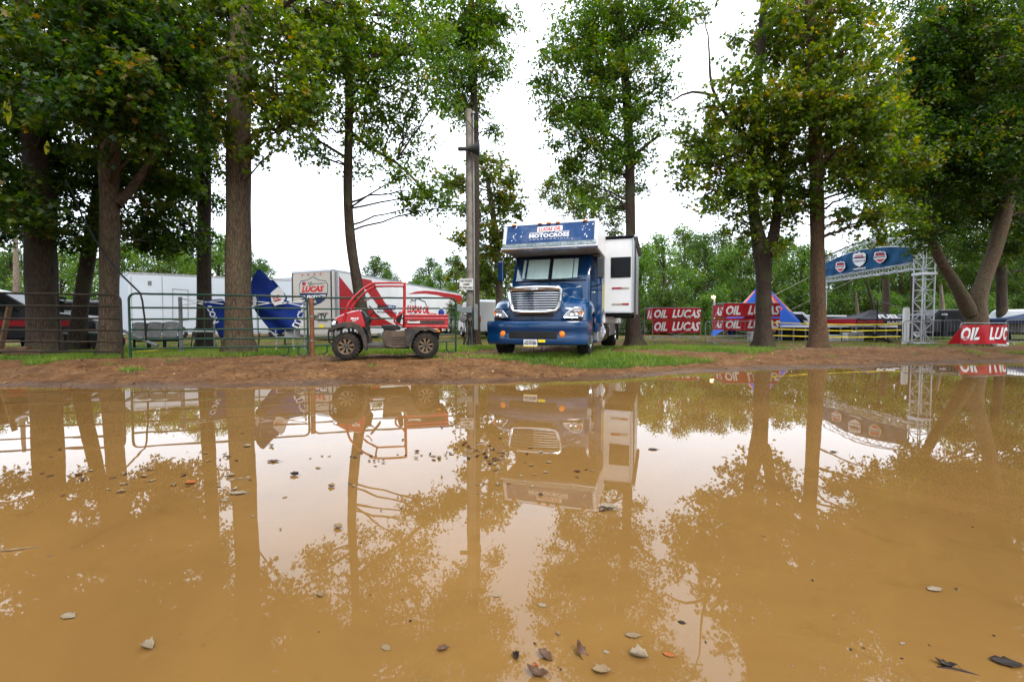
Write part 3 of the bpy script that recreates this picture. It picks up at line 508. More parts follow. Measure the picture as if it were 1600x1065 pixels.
kinds = [kind_tree('woodland_tree', 'x', 11, 4.2, LEAF_BLUE, BARK_DARK, 31, low=.12, nC=30), kind_tree('woodland_tree', 'x', 12, 4.8, LEAF_MID, BARK_DARK, 32, low=.14, nC=32), kind_tree('woodland_tree', 'x', 9, 3.8, LEAF_FRESH, BARK_DARK, 33, low=.08, nC=28),
         kind_tree('woodland_tree', 'x', 13, 4.6, LEAF_DARK, BARK_DARK, 34, low=.15, nC=30), kind_tree('understory_bush', 'x', 4.2, 3.0, LEAF_DARK, BARK_DARK, 35, low=.05, nC=20, leaf=.22), kind_tree('understory_bush', 'x', 3.8, 2.8, LEAF_FRESH, BARK_DARK, 36, low=.05, nC=18, leaf=.22)]
KL = ['bluish green tree standing in the far wood line', 'mid green tree standing in the far wood line', 'fresh light green tree in the wood line', 'deep green tall tree in the far wood line', 'dark green bush filling the foot of the wood line', 'light green bush at the foot of the wood line']
used = set()
def bgtree(k, px, toppy, D, sx=1.0, label=None):
    H = [11, 12, 9, 13, 4.2, 3.8][k]; h = (506 - toppy) / FPX * D + .9; s = h / H
    r = kinds[k]
    if k in used: r = copy_tree(r)
    used.add(k); x = hx(D, px); r.location = (x, D, gzf(x, D)); q = s * sx if k < 4 else max(s, .7)
    r.scale = (q, q, s); r.rotation_euler = (0, 0, random.uniform(0, 6.28)); 
    rgn = [(90, 'behind the far left fence'), (440, 'above the plain white trailer'), (640, 'above the red striped trailer'), (775, 'beside the utility pole'), (970, 'behind the blue truck'), (1110, 'behind the left red banner stand'), (1260, 'behind the star shaped tent'), (1425, 'seen under the blue arch'), (9999, 'behind the forked sycamore')]
    where = [t for q_, t in rgn if px < q_][0]; r['label'] = KL[k].replace(' in the far wood line', '').replace(' in the wood line', '').replace(' of the wood line', '') + (' ' if 'foot' not in KL[k] else ' of trees ') + where; r['group'] = 'wood line trees and bushes ' + where; r['category'] = 'tree' if k < 4 else 'bush'
rb = random.Random(99)
# right-hand wood, clear of the sky gaps read off the photograph
for px, ty, D, k in [(1000, 385, 44, 2), (1035, 372, 48, 2), (1068, 362, 60, 1), (1100, 372, 52, 0), (1128, 360, 58, 0), (1155, 376, 46, 2), (1190, 385, 42, 3), (1225, 372, 50, 0), (1250, 385, 44, 2), (1290, 395, 55, 1), (1320, 392, 50, 0), (1345, 380, 60, 2), (1375, 370, 52, 1), (1405, 365, 46, 3), (1440, 370, 55, 0), (1470, 360, 48, 3), (1500, 350, 52, 1), (1535, 360, 46, 3), (1565, 350, 56, 1), (1595, 350, 48, 3), (1630, 340, 50, 1), (1680, 330, 46, 3), (1740, 330, 50, 1),
                     (1015, 402, 70, 3), (1085, 385, 75, 3), (1145, 390, 72, 1), (1210, 385, 74, 3), (1270, 392, 78, 0), (1335, 395, 74, 3), (1395, 385, 76, 1), (1455, 385, 72, 3), (1515, 380, 78, 0), (1580, 380, 74, 3),
                     (960, 400, 50, 1), (930, 420, 55, 2), (895, 410, 60, 0), (740, 400, 55, 1), (712, 405, 60, 0), (688, 418, 52, 2), (670, 408, 64, 0), (648, 428, 70, 2), (605, 412, 66, 0), (585, 398, 58, 0), (762, 408, 50, 3), (790, 410, 56, 1), (830, 405, 60, 3),
                     (215, 385, 45, 2), (250, 378, 42, 1), (285, 372, 46, 2), (318, 365, 50, 1), (345, 370, 44, 2), (395, 402, 48, 0), (415, 408, 58, 0), (180, 380, 42, 1), (140, 390, 38, 2), (100, 385, 40, 2), (60, 380, 44, 1), (20, 385, 40, 0), (-30, 370, 44, 1), (-90, 360, 40, 3), (5, 400, 55, 3), (370, 390, 62, 3), (270, 400, 60, 3)]:
    bgtree(k, px, ty + rb.uniform(-4, 4), D, 1.05)
for px in range(975, 1700, 30): bgtree(4 if rb.random() < .6 else 5, px + rb.uniform(-8, 8), rb.uniform(452, 470), rb.uniform(38, 44), 1)
for px in list(range(-60, 200, 36)) + [660, 700, 735, 770, 800, 860, 900, 940]: bgtree(4 if rb.random() < .5 else 5, px + rb.uniform(-8, 8), rb.uniform(462, 474), rb.uniform(38, 46), 1)
for k in range(6):
    if k not in used: bpy.data.objects.remove(kinds[k])

for i, (x, y, s_) in enumerate([(-13.5, 3.2, 1.3), (-17, 9, 1.2), (16, 4.2, 1.3), (21, 10, 1.2), (-9.5, -4, 1), (11.5, -4.5, 1)]):  # unseen trees added to darken both sides of the puddle
    r = kind_tree('woodland_tree', 'unseen tree added for shade %s of the puddle outside the picture%s' % ('left' if x < 0 else 'right', ', the %s one' % ('middle' if 0 < y < 6 else 'farther' if y > 6 else 'rearmost')), 13, 5.5, LEAF_DARK, BARK_DARK, 50 + i, leaf=.34, low=.22, nC=26, x=x, y=y, lai=1.6)
# bare, pale and leaning trunks in front of the wood
def bare(px0, py0, px1, py1, w, D, lab, m=BARK_PALE, top=.5):
    b0 = P(px0, py0, D); g = gzf(b0.x, D); r = thing('bare_trunk', lab, 'tree trunk', (b0.x, D, g)); mb = MB()
    q = [Vector((b0.x, D, g - .1)), b0.lerp(P(px1, py1, D), .5) + Vector((.05, 0, 0)), P(px1, py1, D)]; trunkmesh(mb, q, [w / 2 / FPX * D, w * .45 / FPX * D, w / 2 * top / FPX * D], n=9, seed=int(px0))
    o = mb.build('trunk', m, r, world=True); o.data.polygons.foreach_set('use_smooth', [True] * len(o.data.polygons)); return r
bare(1383, 525, 1384, 436, 12, 33, 'thick broken pale trunk under the middle of the blue arch banner', BARK_GREY, .7)
bare(1373, 522, 1354, 440, 5, 30, 'thin dark trunk leaning left under the blue arch', BARK_DARK)
bare(1341, 520, 1337, 455, 5, 36, 'short pale dead trunk at the left under the blue arch')
bare(1474, 525, 1470, 445, 7, 34, 'slim pale trunk between the arch tower and the forked sycamore')
bare(1427, 525, 1427, 428, 9, 32, 'dark trunk just left of the arch tower', BARK_DARK, .9)
bare(24, 520, 24, 360, 9, 26, 'pale birch-like trunk at the far left behind the black car')
# ------------------------------------------------------------------ paints
WHITE = mat('white_panel', (.72, .73, .74), .42, var=.06, scale=1.2, dirt=.22, dirtcol=(.32, .30, .27))
TRAILW = mat('trailer_white', (.70, .71, .72), .4, var=.05, scale=.8, dirt=.25, dirtcol=(.36, .34, .31))
CREAM = mat('trailer_rear_cream', (.50, .47, .42), .5, var=.08, scale=1, dirt=.25, dirtcol=(.26, .22, .18))
RED = mat('red_decal', (.36, .008, .012), .42, var=.12, scale=2)
REDP = mat('red_vehicle_paint', (.36, .005, .008), .22, var=.12, scale=3, coat=.35, dirt=.12)
BLUEP = mat('blue_truck_paint', (.003, .040, .125), .16, var=.2, scale=2.2, coat=.7, dirt=.05, dirtcol=(.06, .09, .14))
BLUEPANEL = mat('faded_blue_panel', (.012, .052, .17), .5, var=.16, scale=2.5, dirt=.20, dirtcol=(.35, .42, .5))
NAVY = mat('navy_print', (.012, .022, .085), .5, var=.15)
BLACK = mat('black_plastic', (.012, .012, .013), .5, var=.3, dirt=.15)
MATTE = mat('black_cloth', (.012, .012, .014), .85, var=.3)
RUBBER = mat('muddy_rubber', (.016, .015, .014), .82, var=.3, scale=9, dirt=.36, dirtcol=(.06, .038, .024), bump=.4)
RUBBERC = mat('clean_rubber', (.016, .016, .017), .8, var=.3, scale=9, dirt=.2, bump=.3)
CHROME = mat('chrome', (.75, .76, .78), .12, 1, var=.06)
ALU = mat('brushed_aluminium', (.55, .56, .58), .38, 1, var=.12, scale=8)
GALV = mat('galvanised_steel', (.26, .27, .28), .55, .5, var=.2, scale=12)
GREENP = mat('green_gate_paint', (.008, .042, .028), .45, var=.3, scale=7, dirt=.28, dirtcol=(.13, .06, .03))
RUSTP = mat('rusty_green_gate_paint', (.013, .017, .012), .6, var=.4, scale=6, dirt=.55, dirtcol=(.04, .02, .012))
RUST = mat('rusty_steel', (.20, .075, .038), .78, var=.4, scale=9, bump=.4)
WOODP = mat('weathered_pole_wood', (.23, .20, .17), .85, var=.35, scale=5, bump=.6, bscale=18, dirt=.2)
WOOD = mat('raw_wood', (.11, .065, .038), .8, var=.3, scale=6, bump=.4)
GREY = mat('grey_plastic', (.15, .15, .148), .5, var=.2, dirt=.2)
DGREY = mat('dark_grey_plastic', (.05, .052, .055), .5, var=.2)
FENDER = mat('muddy_black_fender', (.028, .027, .027), .62, var=.3, scale=5, dirt=.42, dirtcol=(.13, .085, .052))
MUDPANEL = mat('mud_caked_panel', (.03, .028, .028), .7, var=.3, scale=3.4, dirt=.5, dirtcol=(.155, .098, .058))
GOLD = mat('bronze_rim', (.17, .12, .075), .45, .5, var=.2, dirt=.3)
AMBER = mat('amber_lens', (.85, .22, .01), .2, var=.1, coat=.5)
REDLENS = mat('red_lens', (.55, .01, .008), .2, coat=.5)
TAPE = mat('yellow_tape', (.80, .62, .01), .45, var=.1)
YELLOW = mat('yellow_ribbon_cloth', (.50, .50, .03), .7)
LETW = mat('white_lettering', (.80, .80, .80), .5, var=.04)
LETK = mat('black_lettering', (.015, .015, .018), .5)
LETR = mat('red_lettering', (.55, .012, .02), .45)
BLUEC = mat('blue_canopy_cloth', (.004, .026, .19), .72, var=.22, scale=3)
SKYC = mat('bright_blue_tent_cloth', (.006, .08, .42), .65, var=.15, scale=1)
PINKC = mat('pink_tent_print', (.65, .06, .16), .65, var=.25, scale=1.5)
ORANGEC = mat('orange_tent_print', (.85, .30, .03), .65, var=.2)
MESHB = mat('blue_mesh_banner', (.006, .075, .18), .7, var=.3, scale=1.6, bump=.3, bscale=60)
BANNER = mat('red_banner_cloth', (.42, .006, .016), .4, var=.16, scale=1.6, bump=.25, bscale=5)
STRAW = mat('reflective_tape_cream', (.42, .38, .28), .4)
SIGNW = mat('sign_white', (.66, .66, .64), .5, var=.08, dirt=.15, dirtcol=(.35, .32, .28))
NAVYC = mat('navy_canopy_cloth', (.03, .05, .11), .75, var=.2)
def glass(name, tint, refl=.06, dark=0.):
    m = bpy.data.materials.new(name); m.use_nodes = True; n, l, b = nodes_of(m)
    t = n.new('ShaderNodeBsdfTransparent'); t.inputs[0].default_value = (*tint, 1); g = n.new('ShaderNodeBsdfGlossy'); g.inputs['Roughness'].default_value = .02
    f = n.new('ShaderNodeFresnel'); f.inputs[0].default_value = 1.5; ms = n.new('ShaderNodeMixShader'); l(f.outputs[0], ms.inputs[0]); l(t.outputs[0], ms.inputs[1]); l(g.outputs[0], ms.inputs[2]); l(ms.outputs[0], n['Material Output'].inputs['Surface']); return m
GLASST = glass('teal_windscreen_glass', (.93, 1, .985))
GLASSD = mat('dark_window_glass', (.006, .007, .008), .25, var=.1, spec=.12)
LENS = glass('headlight_lens', (.85, .87, .88))
SHADE = mat('silver_sun_shade', (.88, 1.0, .95), .5, 0, var=.1, scale=3)

# ------------------------------------------------------------------ livestock gates of the fence line
def W(px, py, D): return Vector((hx(D, px), D, CAMZ + (HZ - py) / FPX * D))
def gate(name, label, px0, D0, px1, D1, yl, yr, verts, m, r=.021, corner=True, feet=(), post_r=.025):
    A = Vector((hx(D0, px0), D0, 0)); B = Vector((hx(D1, px1), D1, 0)); root = thing(name, label, 'gate', (A.x, A.y, gzf(A.x, A.y)))
    zl = [CAMZ + (HZ - y) / FPX * D0 for y in yl]; zr = [CAMZ + (HZ - y) / FPX * D1 for y in yr]; d = (B - A); Lg = d.length; dn = d / Lg
    g0, g1 = gzf(A.x, A.y), gzf(B.x, B.y); c = .13 if corner else .0
    def pt(t, z): return Vector((A.x + d.x * t, A.y + d.y * t, z))
    if corner:
        pth = [pt(0, g0 + .02), pt(0, zl[0] - c)] + [Vector((A.x, A.y, zl[0] - c)) + dn * (c * (1 - math.cos(a))) + Vector((0, 0, c * math.sin(a))) for a in (PI / 8, PI / 4, 3 * PI / 8)] + [pt(c / Lg, zl[0])]
        n = 10; pth += [pt(c / Lg + (1 - 2 * c / Lg) * k / n, zl[0] + (zr[0] - zl[0]) * k / n + random.uniform(-.006, .006)) for k in range(1, n)]
        pth += [pt(1 - c / Lg, zr[0])] + [Vector((B.x, B.y, zr[0] - c)) - dn * (c * (1 - math.sin(a))) + Vector((0, 0, c * math.cos(a))) for a in (PI / 8, PI / 4, 3 * PI / 8)] + [pt(1, zr[0] - c), pt(1, g1 + .02)]
        mb = MB(); mb.tube(pth, post_r, 8); mb.build('outer_frame', m, root, world=True, smooth=True)
    else:
        for t, z, g in ((0, zl[0], g0), (1, zr[0], g1)):
            mb = MB(); mb.tube([pt(t, g), pt(t, z + .03)], post_r, 8); mb.build('post', m, root, world=True, smooth=True)
    for i in range(0 if not corner else 1, len(yl)):
        n = 8; mb = MB(); mb.tube([pt(k / n, zl[i] + (zr[i] - zl[i]) * k / n + (random.uniform(-.008, .008) if 0 < k < n else 0)) for k in range(n + 1)], r, 8); mb.build('rail', m, root, world=True, smooth=True)
    off = Vector((dn.y, -dn.x, 0)) * -.001
    for t in verts:
        mb = MB(); z1 = zl[0] + (zr[0] - zl[0]) * t; z0 = zl[-1] + (zr[-1] - zl[-1]) * t; q = pt(t, 0) + Vector((-dn.y, dn.x, 0)) * .03
        mb.bar((q.x, q.y, z0 - .02), (q.x, q.y, z1 + .01), .05, .012, dn); mb.build('upright', m, root, world=True)
    for t0, t1 in feet:
        z = zl[-1] + (zr[-1] - zl[-1]) * t0; g = g0 + (g1 - g0) * t0; mb = MB(); mb.tube([pt(t0, z), pt(t0, g + .09), pt(t0 + (t1 - t0) * .3, g + .02), pt(t1, g + .015)], r * .8, 6); mb.build('foot_loop', m, root, world=True, smooth=True)
    return root
gate('livestock_gate', 'rusty dark green tube gate at the far left in front of the broad tree', -120, 9.6, 190, 10.1, [456, 477, 497, 516, 533, 550], [461, 478.5, 498, 516, 534, 549], [.32, .665], RUSTP, feet=())
gate('livestock_gate', 'wide green tube gate in front of the largest trunk and the blue canopy', 203, 10.2, 481, 11.25, [458.5, 480.6, 499, 514.5, 529.5, 544.5], [463.5, 481.5, 497.5, 514, 528, 540.5], [.395, .70], GREENP, feet=((.94, .99), (.88, .83)))
gate('livestock_gate', 'green tube gate standing behind the red utility vehicle', 489, 11.4, 712, 12.5, [465, 482.5, 499, 513, 527, 539.5], [466, 481.5, 496.5, 509.5, 522, 532.5], [.355, .70], GREENP, feet=((.93, .99), (.09, .02)))
p = W(487, 555, 11.35); r_ = thing('fence_post', 'rust brown steel post between the two green gates', 'post', (p.x, p.y, gzf(p.x, p.y))); mb = MB(); mb.tube([(0, 0, -.2), (0.01, 0, .7), (0, 0, 1.42)], .055, 10); mb.build('post_shaft', RUST, r_, smooth=True)
mb = MB(); [mb.lathe([(.058, z), (.064, z), (.064, z + .03), (.058, z + .03)], (0, 0, 0), 'z', 12) for z in (.35, .95)]; mb.build('chain_band', GALV, r_)
p = W(481, 555, 11.32); r_ = thing('fence_post', 'thin white post beside the rusty post between the gates', 'post', (p.x, p.y, gzf(p.x, p.y))); mb = MB(); mb.box(-.022, .022, -.02, .02, -.2, 1.3); mb.build('post_shaft', SIGNW, r_, bevel=.004); mb = MB(); mb.box(-.026, .026, -.024, .024, 1.3, 1.33); mb.build('post_cap', SIGNW, r_)
# black cable sagging from the trees to the gate, and its upright end
mb = MB(); mb.tube([W(112, 285, 10.4), W(121, 302, 10.35), W(135, 340, 10.3), W(152, 372, 10.25), W(172, 404, 10.2), W(193, 430, 10.15), (W(212, 449, 10.1)), W(221, 458, 10.1), W(224, 470, 10.12), W(227, 500, 10.15), W(228, 532, 10.2)], .019, 6)
setprops(mb.build('cable', BLACK, smooth=True), 'thick black cable sagging from the left trees down to the green gate', 'cable')
# ------------------------------------------------------------------ red utility vehicle
UD = 9.95; us = UD / FPX; ux0 = hx(UD, 602); ug = gzf(ux0, UD + .3)
utv = thing('utility_vehicle', 'red two seat utility vehicle with roll cage and cargo bed, muddy tyres', 'utility vehicle', (ux0, UD, CAMZ - 56 * us))
UTH = math.radians(14.5); UDV = Vector((math.cos(UTH), math.sin(UTH), 0)); UNV = Vector((-math.sin(UTH), math.cos(UTH), 0)); utv.rotation_euler = (0, 0, UTH); UO = Vector((ux0, UD, 0))
def u(px, py):
    q = onplane(px, py, UO, UNV); x = (q - UO).dot(UDV); return (x, q.z - utv.location.z + .0)
def uprism(name, pts, y0, y1, m, bevel=.012, **k):
    mb = MB(); mb.prism([u(*q) for q in pts], y0, y1); return mb.build(name, m, utv, bevel=bevel, **k)
def utube(name, pts, r, m, n=8):
    mb = MB(); mb.tube([(u(a, b)[0], y, u(a, b)[1]) for a, b, y in pts], r, n); return mb.build(name, m, utv, smooth=True)
def rnd_path(pts, k=3):
    out = [pts[0]]
    for i in range(1, len(pts) - 1):
        a, b, c = [np.array(q, float) for q in pts[i - 1:i + 2]]
        e = min(4.0, np.linalg.norm(b[:2] - a[:2]) * .4); f = min(4.0, np.linalg.norm(c[:2] - b[:2]) * .4)
        p0 = b + (a - b) / np.linalg.norm(a - b) * e; p1 = b + (c - b) / np.linalg.norm(c - b) * f
        for j in range(k + 1): t = j / k; out.append(tuple((1 - t) ** 2 * p0 + 2 * t * (1 - t) * b + t * t * p1))
    out.append(pts[-1]); return out
def utv_wheel(cx, cy, rpx, y0, w, face):
    x, z = u(cx, cy); R = .302; z = R + .004; c = (x, y0 + w / 2, z); mb = MB()
    mb.lathe([(R * .58, -w * .42), (R * .62, -w * .5), (R * .82, -w * .5), (R * .93, -w * .40), (R * .955, -w * .2), (R * .955, w * .2), (R * .93, w * .40), (R * .82, w * .5), (R * .62, w * .5), (R * .58, w * .42), (R * .58, -w * .42)], c, 'y', 40)
    for k in range(22):     # tread lugs, staggered in two rows
        for sgn in (-1, 1):
            t = 2 * PI * (k + (.5 if sgn > 0 else 0)) / 22; ct, st = math.cos(t), math.sin(t)
            def q(rr, tt, yy): return (x + rr * (ct * math.cos(tt) - st * math.sin(tt)), c[1] + yy, z + rr * (st * math.cos(tt) + ct * math.sin(tt)))
            a, b = .075, .055; ya, yb = sgn * w * .05, sgn * w * .52
            vs = [q(R * .93, -a, ya), q(R * .93, a, ya), q(R * .86, a, yb), q(R * .86, -a, yb), q(R * 1.0, -b, ya), q(R * 1.0, b, ya), q(R * .965, b, yb), q(R * .965, -b, yb)]
            mb.add(vs, [(4, 5, 6, 7), (0, 1, 5, 4), (1, 2, 6, 5), (2, 3, 7, 6), (3, 0, 4, 7)])
    wh = mb.build('wheel', RUBBER, utv, smooth=True)
    mb = MB(); s = -1 if face < 0 else 1; yy = s * w * .36
    mb.lathe([(R * .585, s * w * .44), (R * .56, s * w * .46), (R * .52, s * w * .42), (R * .50, s * w * .25), (R * .50, -s * w * .3)], c, 'y', 32)
    mb.build('rim_ring', GOLD, wh, smooth=True)
    mb = MB(); mb.lathe([(0.001, s * w * .12), (R * .5, s * w * .12)], c, 'y', 24); mb.build('rim_back', BLACK, wh)
    mb = MB()
    for k in range(8):
        t = 2 * PI * k / 8 + .2; d = np.array([math.cos(t), math.sin(t)]); e = np.array([-d[1], d[0]])
        def q(rr, ww, yy): v = d * rr * R + e * ww * R; return (x + v[0], c[1] + yy * s, z + v[1])
        mb.add([q(.14, -.045, w * .38), q(.14, .045, w * .38), q(.53, .095, w * .40), q(.53, -.095, w * .40), q(.14, -.045, w * .3), q(.14, .045, w * .3), q(.53, .095, w * .32), q(.53, -.095, w * .32)], [(0, 1, 2, 3), (4, 7, 6, 5), (0, 4, 5, 1), (1, 5, 6, 2), (2, 6, 7, 3), (3, 7, 4, 0)])
    mb.build('rim_spokes', GOLD, wh); mb = MB(); mb.lathe([(.001, s * w * .44), (R * .09, s * w * .44), (R * .15, s * w * .36), (R * .16, s * w * .2)], c, 'y', 16); mb.build('hub_cap', DGREY, wh, smooth=True)
    return wh
for cx, r_p in ((540.5, 22), (665.5, 20.6)):
    utv_wheel(cx, 562 - r_p, r_p, .0, .25, -1); utv_wheel(cx, 562 - r_p, r_p, 1.10, .25, 1)
# hood: a lofted shell
rows = []
for yy, k in ((.16, 0), (.22, .55), (.40, .9), (.66, 1), (.92, .9), (1.10, .55), (1.16, 0)):
    top = [(519, 501 - 1.5 * k), (527, 495 - 2.5 * k), (537, 490.5 - 2.5 * k), (549, 487 - 2.5 * k), (562, 485 - 2 * k), (567, 491 - 2 * k), (571, 500)]
    rows.append([(u(a, b)[0], yy, u(a, b)[1]) for a, b in [(519, 512)] + top + [(572, 511)]])
mb = MB(); mb.grid(rows); e0 = [q for q in rows[0]]; mb.add(rows[0], [tuple(range(len(rows[0])))]); mb.add(rows[-1], [tuple(range(len(rows[0])))]); mb.build('hood', REDP, utv, smooth=True)
mb = MB()
for off in (0, 2.2):
    q = [(521 + off, 498.5), (529, 493.7), (538, 489.8), (549, 486.4), (560, 484.3)]; mb.tube([(u(a, b - .2 + off * .55)[0], .205 + off * .0, u(a, b - .2 + off * .55)[1]) for a, b in q], .006, 4)
mb.build('hood_stripe', LETW, utv)
o0 = u(547, 499); letters('MULE', (o0[0], .155, o0[1]), (12 * us, 0, 0), (0, 0, 3.2 * us), LETW, utv, bold=.03, shear=.2)
o0 = u(549, 501.6); letters('4X4', (o0[0], .155, o0[1]), (6 * us, 0, 0), (0, 0, 1.7 * us), LETW, utv, bold=.02)
uprism('front_grille', [(516.5, 501), (520, 499), (526.5, 500), (526.5, 513), (518, 514)], .14, 1.18, BLACK)
FO = [(515, 515), (519, 510), (527, 505.5), (539, 502.8), (551, 503), (561, 507), (568, 515), (572, 527), (574.5, 547)]; FI = [(517, 519), (521, 516), (529, 512.5), (539, 511), (550, 511.5), (558, 516), (563.5, 523), (567, 533), (569, 547)]
for y0, y1 in ((-.045, .30), (1.05, 1.36)): uprism('front_fender', FO + FI[::-1], y0, y1, FENDER, bevel=.014)
RO = [(634, 515), (648, 510.5), (660, 510), (672, 511), (681, 515), (683, 519)]; RI = [(680, 520), (673, 516.5), (665, 515.5), (656, 517), (649, 523), (645, 531), (642, 542), (634, 542)]
for y0, y1 in ((-.04, .28), (1.06, 1.35)): uprism('rear_fender', RO + RI, y0, y1, FENDER, bevel=.012)
uprism('side_panel', [(597, 519), (604, 516), (622, 517), (640, 515.5), (652, 514), (646, 524), (642, 541), (632, 543), (615, 544), (603, 541), (598, 533)], -.015, .30, MUDPANEL, bevel=.016)
for k in range(4):
    a = 526 + k * 3.6; uprism('panel_rib', [(612, a), (634, a - .8), (634, a + .5), (612, a + 1.3)], -.028, -.014, FENDER, bevel=.004)
uprism('floor', [(569, 539), (600, 539.5), (640, 541), (640, 545), (569, 543.5)], .02, 1.30, FENDER, bevel=.008)
uprism('seat_cushion', [(595.5, 508.5), (598, 507.3), (621, 507.3), (626, 510), (626, 515.5), (612, 516), (597, 513.5)], .05, 1.26, BLACK, bevel=.02)
uprism('seat_base', [(599, 513), (618, 515), (618, 538), (603, 538), (599, 530)], .06, 1.2, BLACK, bevel=.015); uprism('seat_backrest', [(619, 508), (625, 507), (630, 490), (628, 486), (624, 486), (619, 498)], .45, 1.24, BLACK, bevel=.02)
uprism('dashboard', [(562.5, 486), (565, 484.5), (572, 495), (577, 494), (578, 499), (573, 507), (573, 517), (569, 517), (568, 503)], .16, 1.16, BLACK, bevel=.01)
mb = MB(); mb.tube([(u(571, 497)[0], .42, u(571, 497)[1]), (u(583, 487)[0], .42, u(583, 487)[1])], .014, 6); mb.build('steering_column', BLACK, utv)
c0 = u(583.5, 486.5); ax1 = Vector((.62, 0, .78)).normalized(); 
mb = MB(); mb.tube([(c0[0] + .17 * math.cos(t) * .62, .42 + .17 * math.sin(t), c0[1] - .17 * math.cos(t) * .78) for t in [2 * PI * k / 20 for k in range(21)]], .014, 6, cap=False)
for t in (.3, 2.4, 4.5): mb.tube([(c0[0], .42, c0[1]), (c0[0] + .17 * math.cos(t) * .62, .42 + .17 * math.sin(t), c0[1] - .17 * math.cos(t) * .78)], .009, 5)
mb.build('steering_wheel', BLACK, utv)
uprism('cargo_bed', [(632.5, 493), (700.5, 493), (699.5, 513.5), (634, 512.5)], .02, 1.30, REDP, bevel=.008)
for a, b, t in ((491.2, 493.6, -.004), (496.6, 498.4, .004), (509, 510.6, .006)): uprism('bed_ridge', [(632, a), (701, a), (701, b), (632, b)], t, t + .03, REDP, bevel=.006)
mb = MB(); x0, z0 = u(633, 492.8); x1, _ = u(700, 492); mb.box(x0 + .03, x1 - .03, .06, 1.26, z0 - .01, z0 + .004); mb.build('bed_inside', BLACK, utv)
x0, z0 = u(636, 505.5); x1, z1 = u(695, 500.5); mb = MB(); mb.box(x0, x1, .006, .03, z0, z1); mb.build('side_decal', FENDER, utv)
o0 = u(637, 504.6); letters('Kawasaki', (o0[0], .002, o0[1]), (19 * us, 0, 0), (0, 0, 3.4 * us), LETW, utv, bold=.035)
near = rnd_path([(535.5, 506, .10), (538, 493, .10), (543, 476, .12), (553, 463, .14), (567, 450, .16), (583, 441, .20), (608, 440.5, .20), (633, 440.8, .20), (633, 465, .16), (632.6, 509, .12)])
far = [(a, b, 1.32 - y) for a, b, y in near]
utube('roll_bar', near, .024, REDP); utube('roll_bar', far, .024, REDP)
utube('grab_rail', rnd_path([(632, 480, .14), (629, 488, .05), (617, 497, .03), (616, 504, .05), (629, 508, .1), (632, 511, .14)]), .021, REDP)
utube('cross_bar', [(583, 441, .2), (583, 441, 1.12)], .021, REDP); utube('cross_bar', [(633, 441, .2), (633, 441, 1.12)], .021, REDP); utube('cross_bar', [(633, 487, .2), (633, 487, 1.12)], .018, REDP)
utube('mirror_bar', rnd_path([(565, 464, 1.0), (568, 467, .9), (573, 465, .8), (576, 460, .75)]), .012, REDP)
utube('bumper_guard', rnd_path([(518, 515, .2), (512, 514, .2), (511, 525, .2), (512, 536, .2), (518, 537, .2)]), .018, BLACK); utube('bumper_guard', rnd_path([(518, 515, 1.1), (512, 514, 1.1), (511, 525, 1.1), (512, 536, 1.1), (518, 537, 1.1)]), .018, BLACK)
utube('bumper_bar', [(511.5, 518, .2), (511.5, 518, 1.1)], .016, BLACK); utube('bumper_bar', [(511.5, 532, .2), (511.5, 532, 1.1)], .016, BLACK)
utube('axle', [(540.5, 540, .1), (540.5, 540, 1.2)], .03, BLACK); utube('axle', [(665.5, 541, .1), (665.5, 541, 1.2)], .03, BLACK)
uprism('engine_box', [(610, 520), (690, 516), (688, 532), (612, 541)], .33, 1.02, BLACK); uprism('headlight', [(516.8, 503), (520, 501), (524, 502), (523, 507), (517.5, 508)], .12, .145, CHROME, bevel=.004)
uprism('tail_lamp', [(683, 514.5), (688, 514.5), (688, 518.5), (683, 518)], .06, .14, AMBER, bevel=.004); uprism('rear_hitch', [(688, 513), (694, 513), (694, 519), (690, 519)], .5, .62, BLACK)
jug = thing('water_jug', 'blue plastic jug standing in the cargo bed of the red vehicle', 'jug', tuple(UO + UDV * u(692, 493)[0] + UNV * .35 + Vector((0, 0, utv.location.z + u(692, 493)[1])))); mb = MB(); mb.lathe([(.001, 0), (.06, 0), (.068, .02), (.068, .10), (.05, .135), (.022, .15), (.02, .17), (.001, .17)], (0, 0, 0), 'z', 16); mb.build('jug_body', BLUEC, jug, smooth=True)
mb = MB(); mb.lathe([(.001, .17), (.026, .17), (.026, .19), (.001, .19)], (0, 0, 0), 'z', 12); mb.build('jug_cap', LETW, jug)
mb = MB(); mb.slab([W(668, 492.5, 10.45), W(680, 491.5, 10.5), W(683, 490, 10.5), W(676, 488.6, 10.5), W(671, 489.6, 10.5)], (0, 1, 0), .10); setprops(mb.build('rag', mat('dull_pink_rag', (.3, .1, .1), .8), bevel=.02), 'crumpled pink rag lying in the cargo bed beside the jug', 'rag')

# ------------------------------------------------------------------ blue truck with motorhome body
TX, TY, TYAW = .56, 10.3, math.radians(-17.5)
truck = thing('motorhome_truck', 'dark blue conventional truck with white motorhome body and faded blue roof banner', 'truck', (TX, TY, CAMZ - .78), TYAW)
def tb(name, x0, x1, y0, y1, z0, z1, m, bevel=.01, parent=None, **k):
    mb = MB(); mb.box(x0, x1, y0, y1, z0, z1); return mb.build(name, m, parent or truck, bevel=bevel, **k)
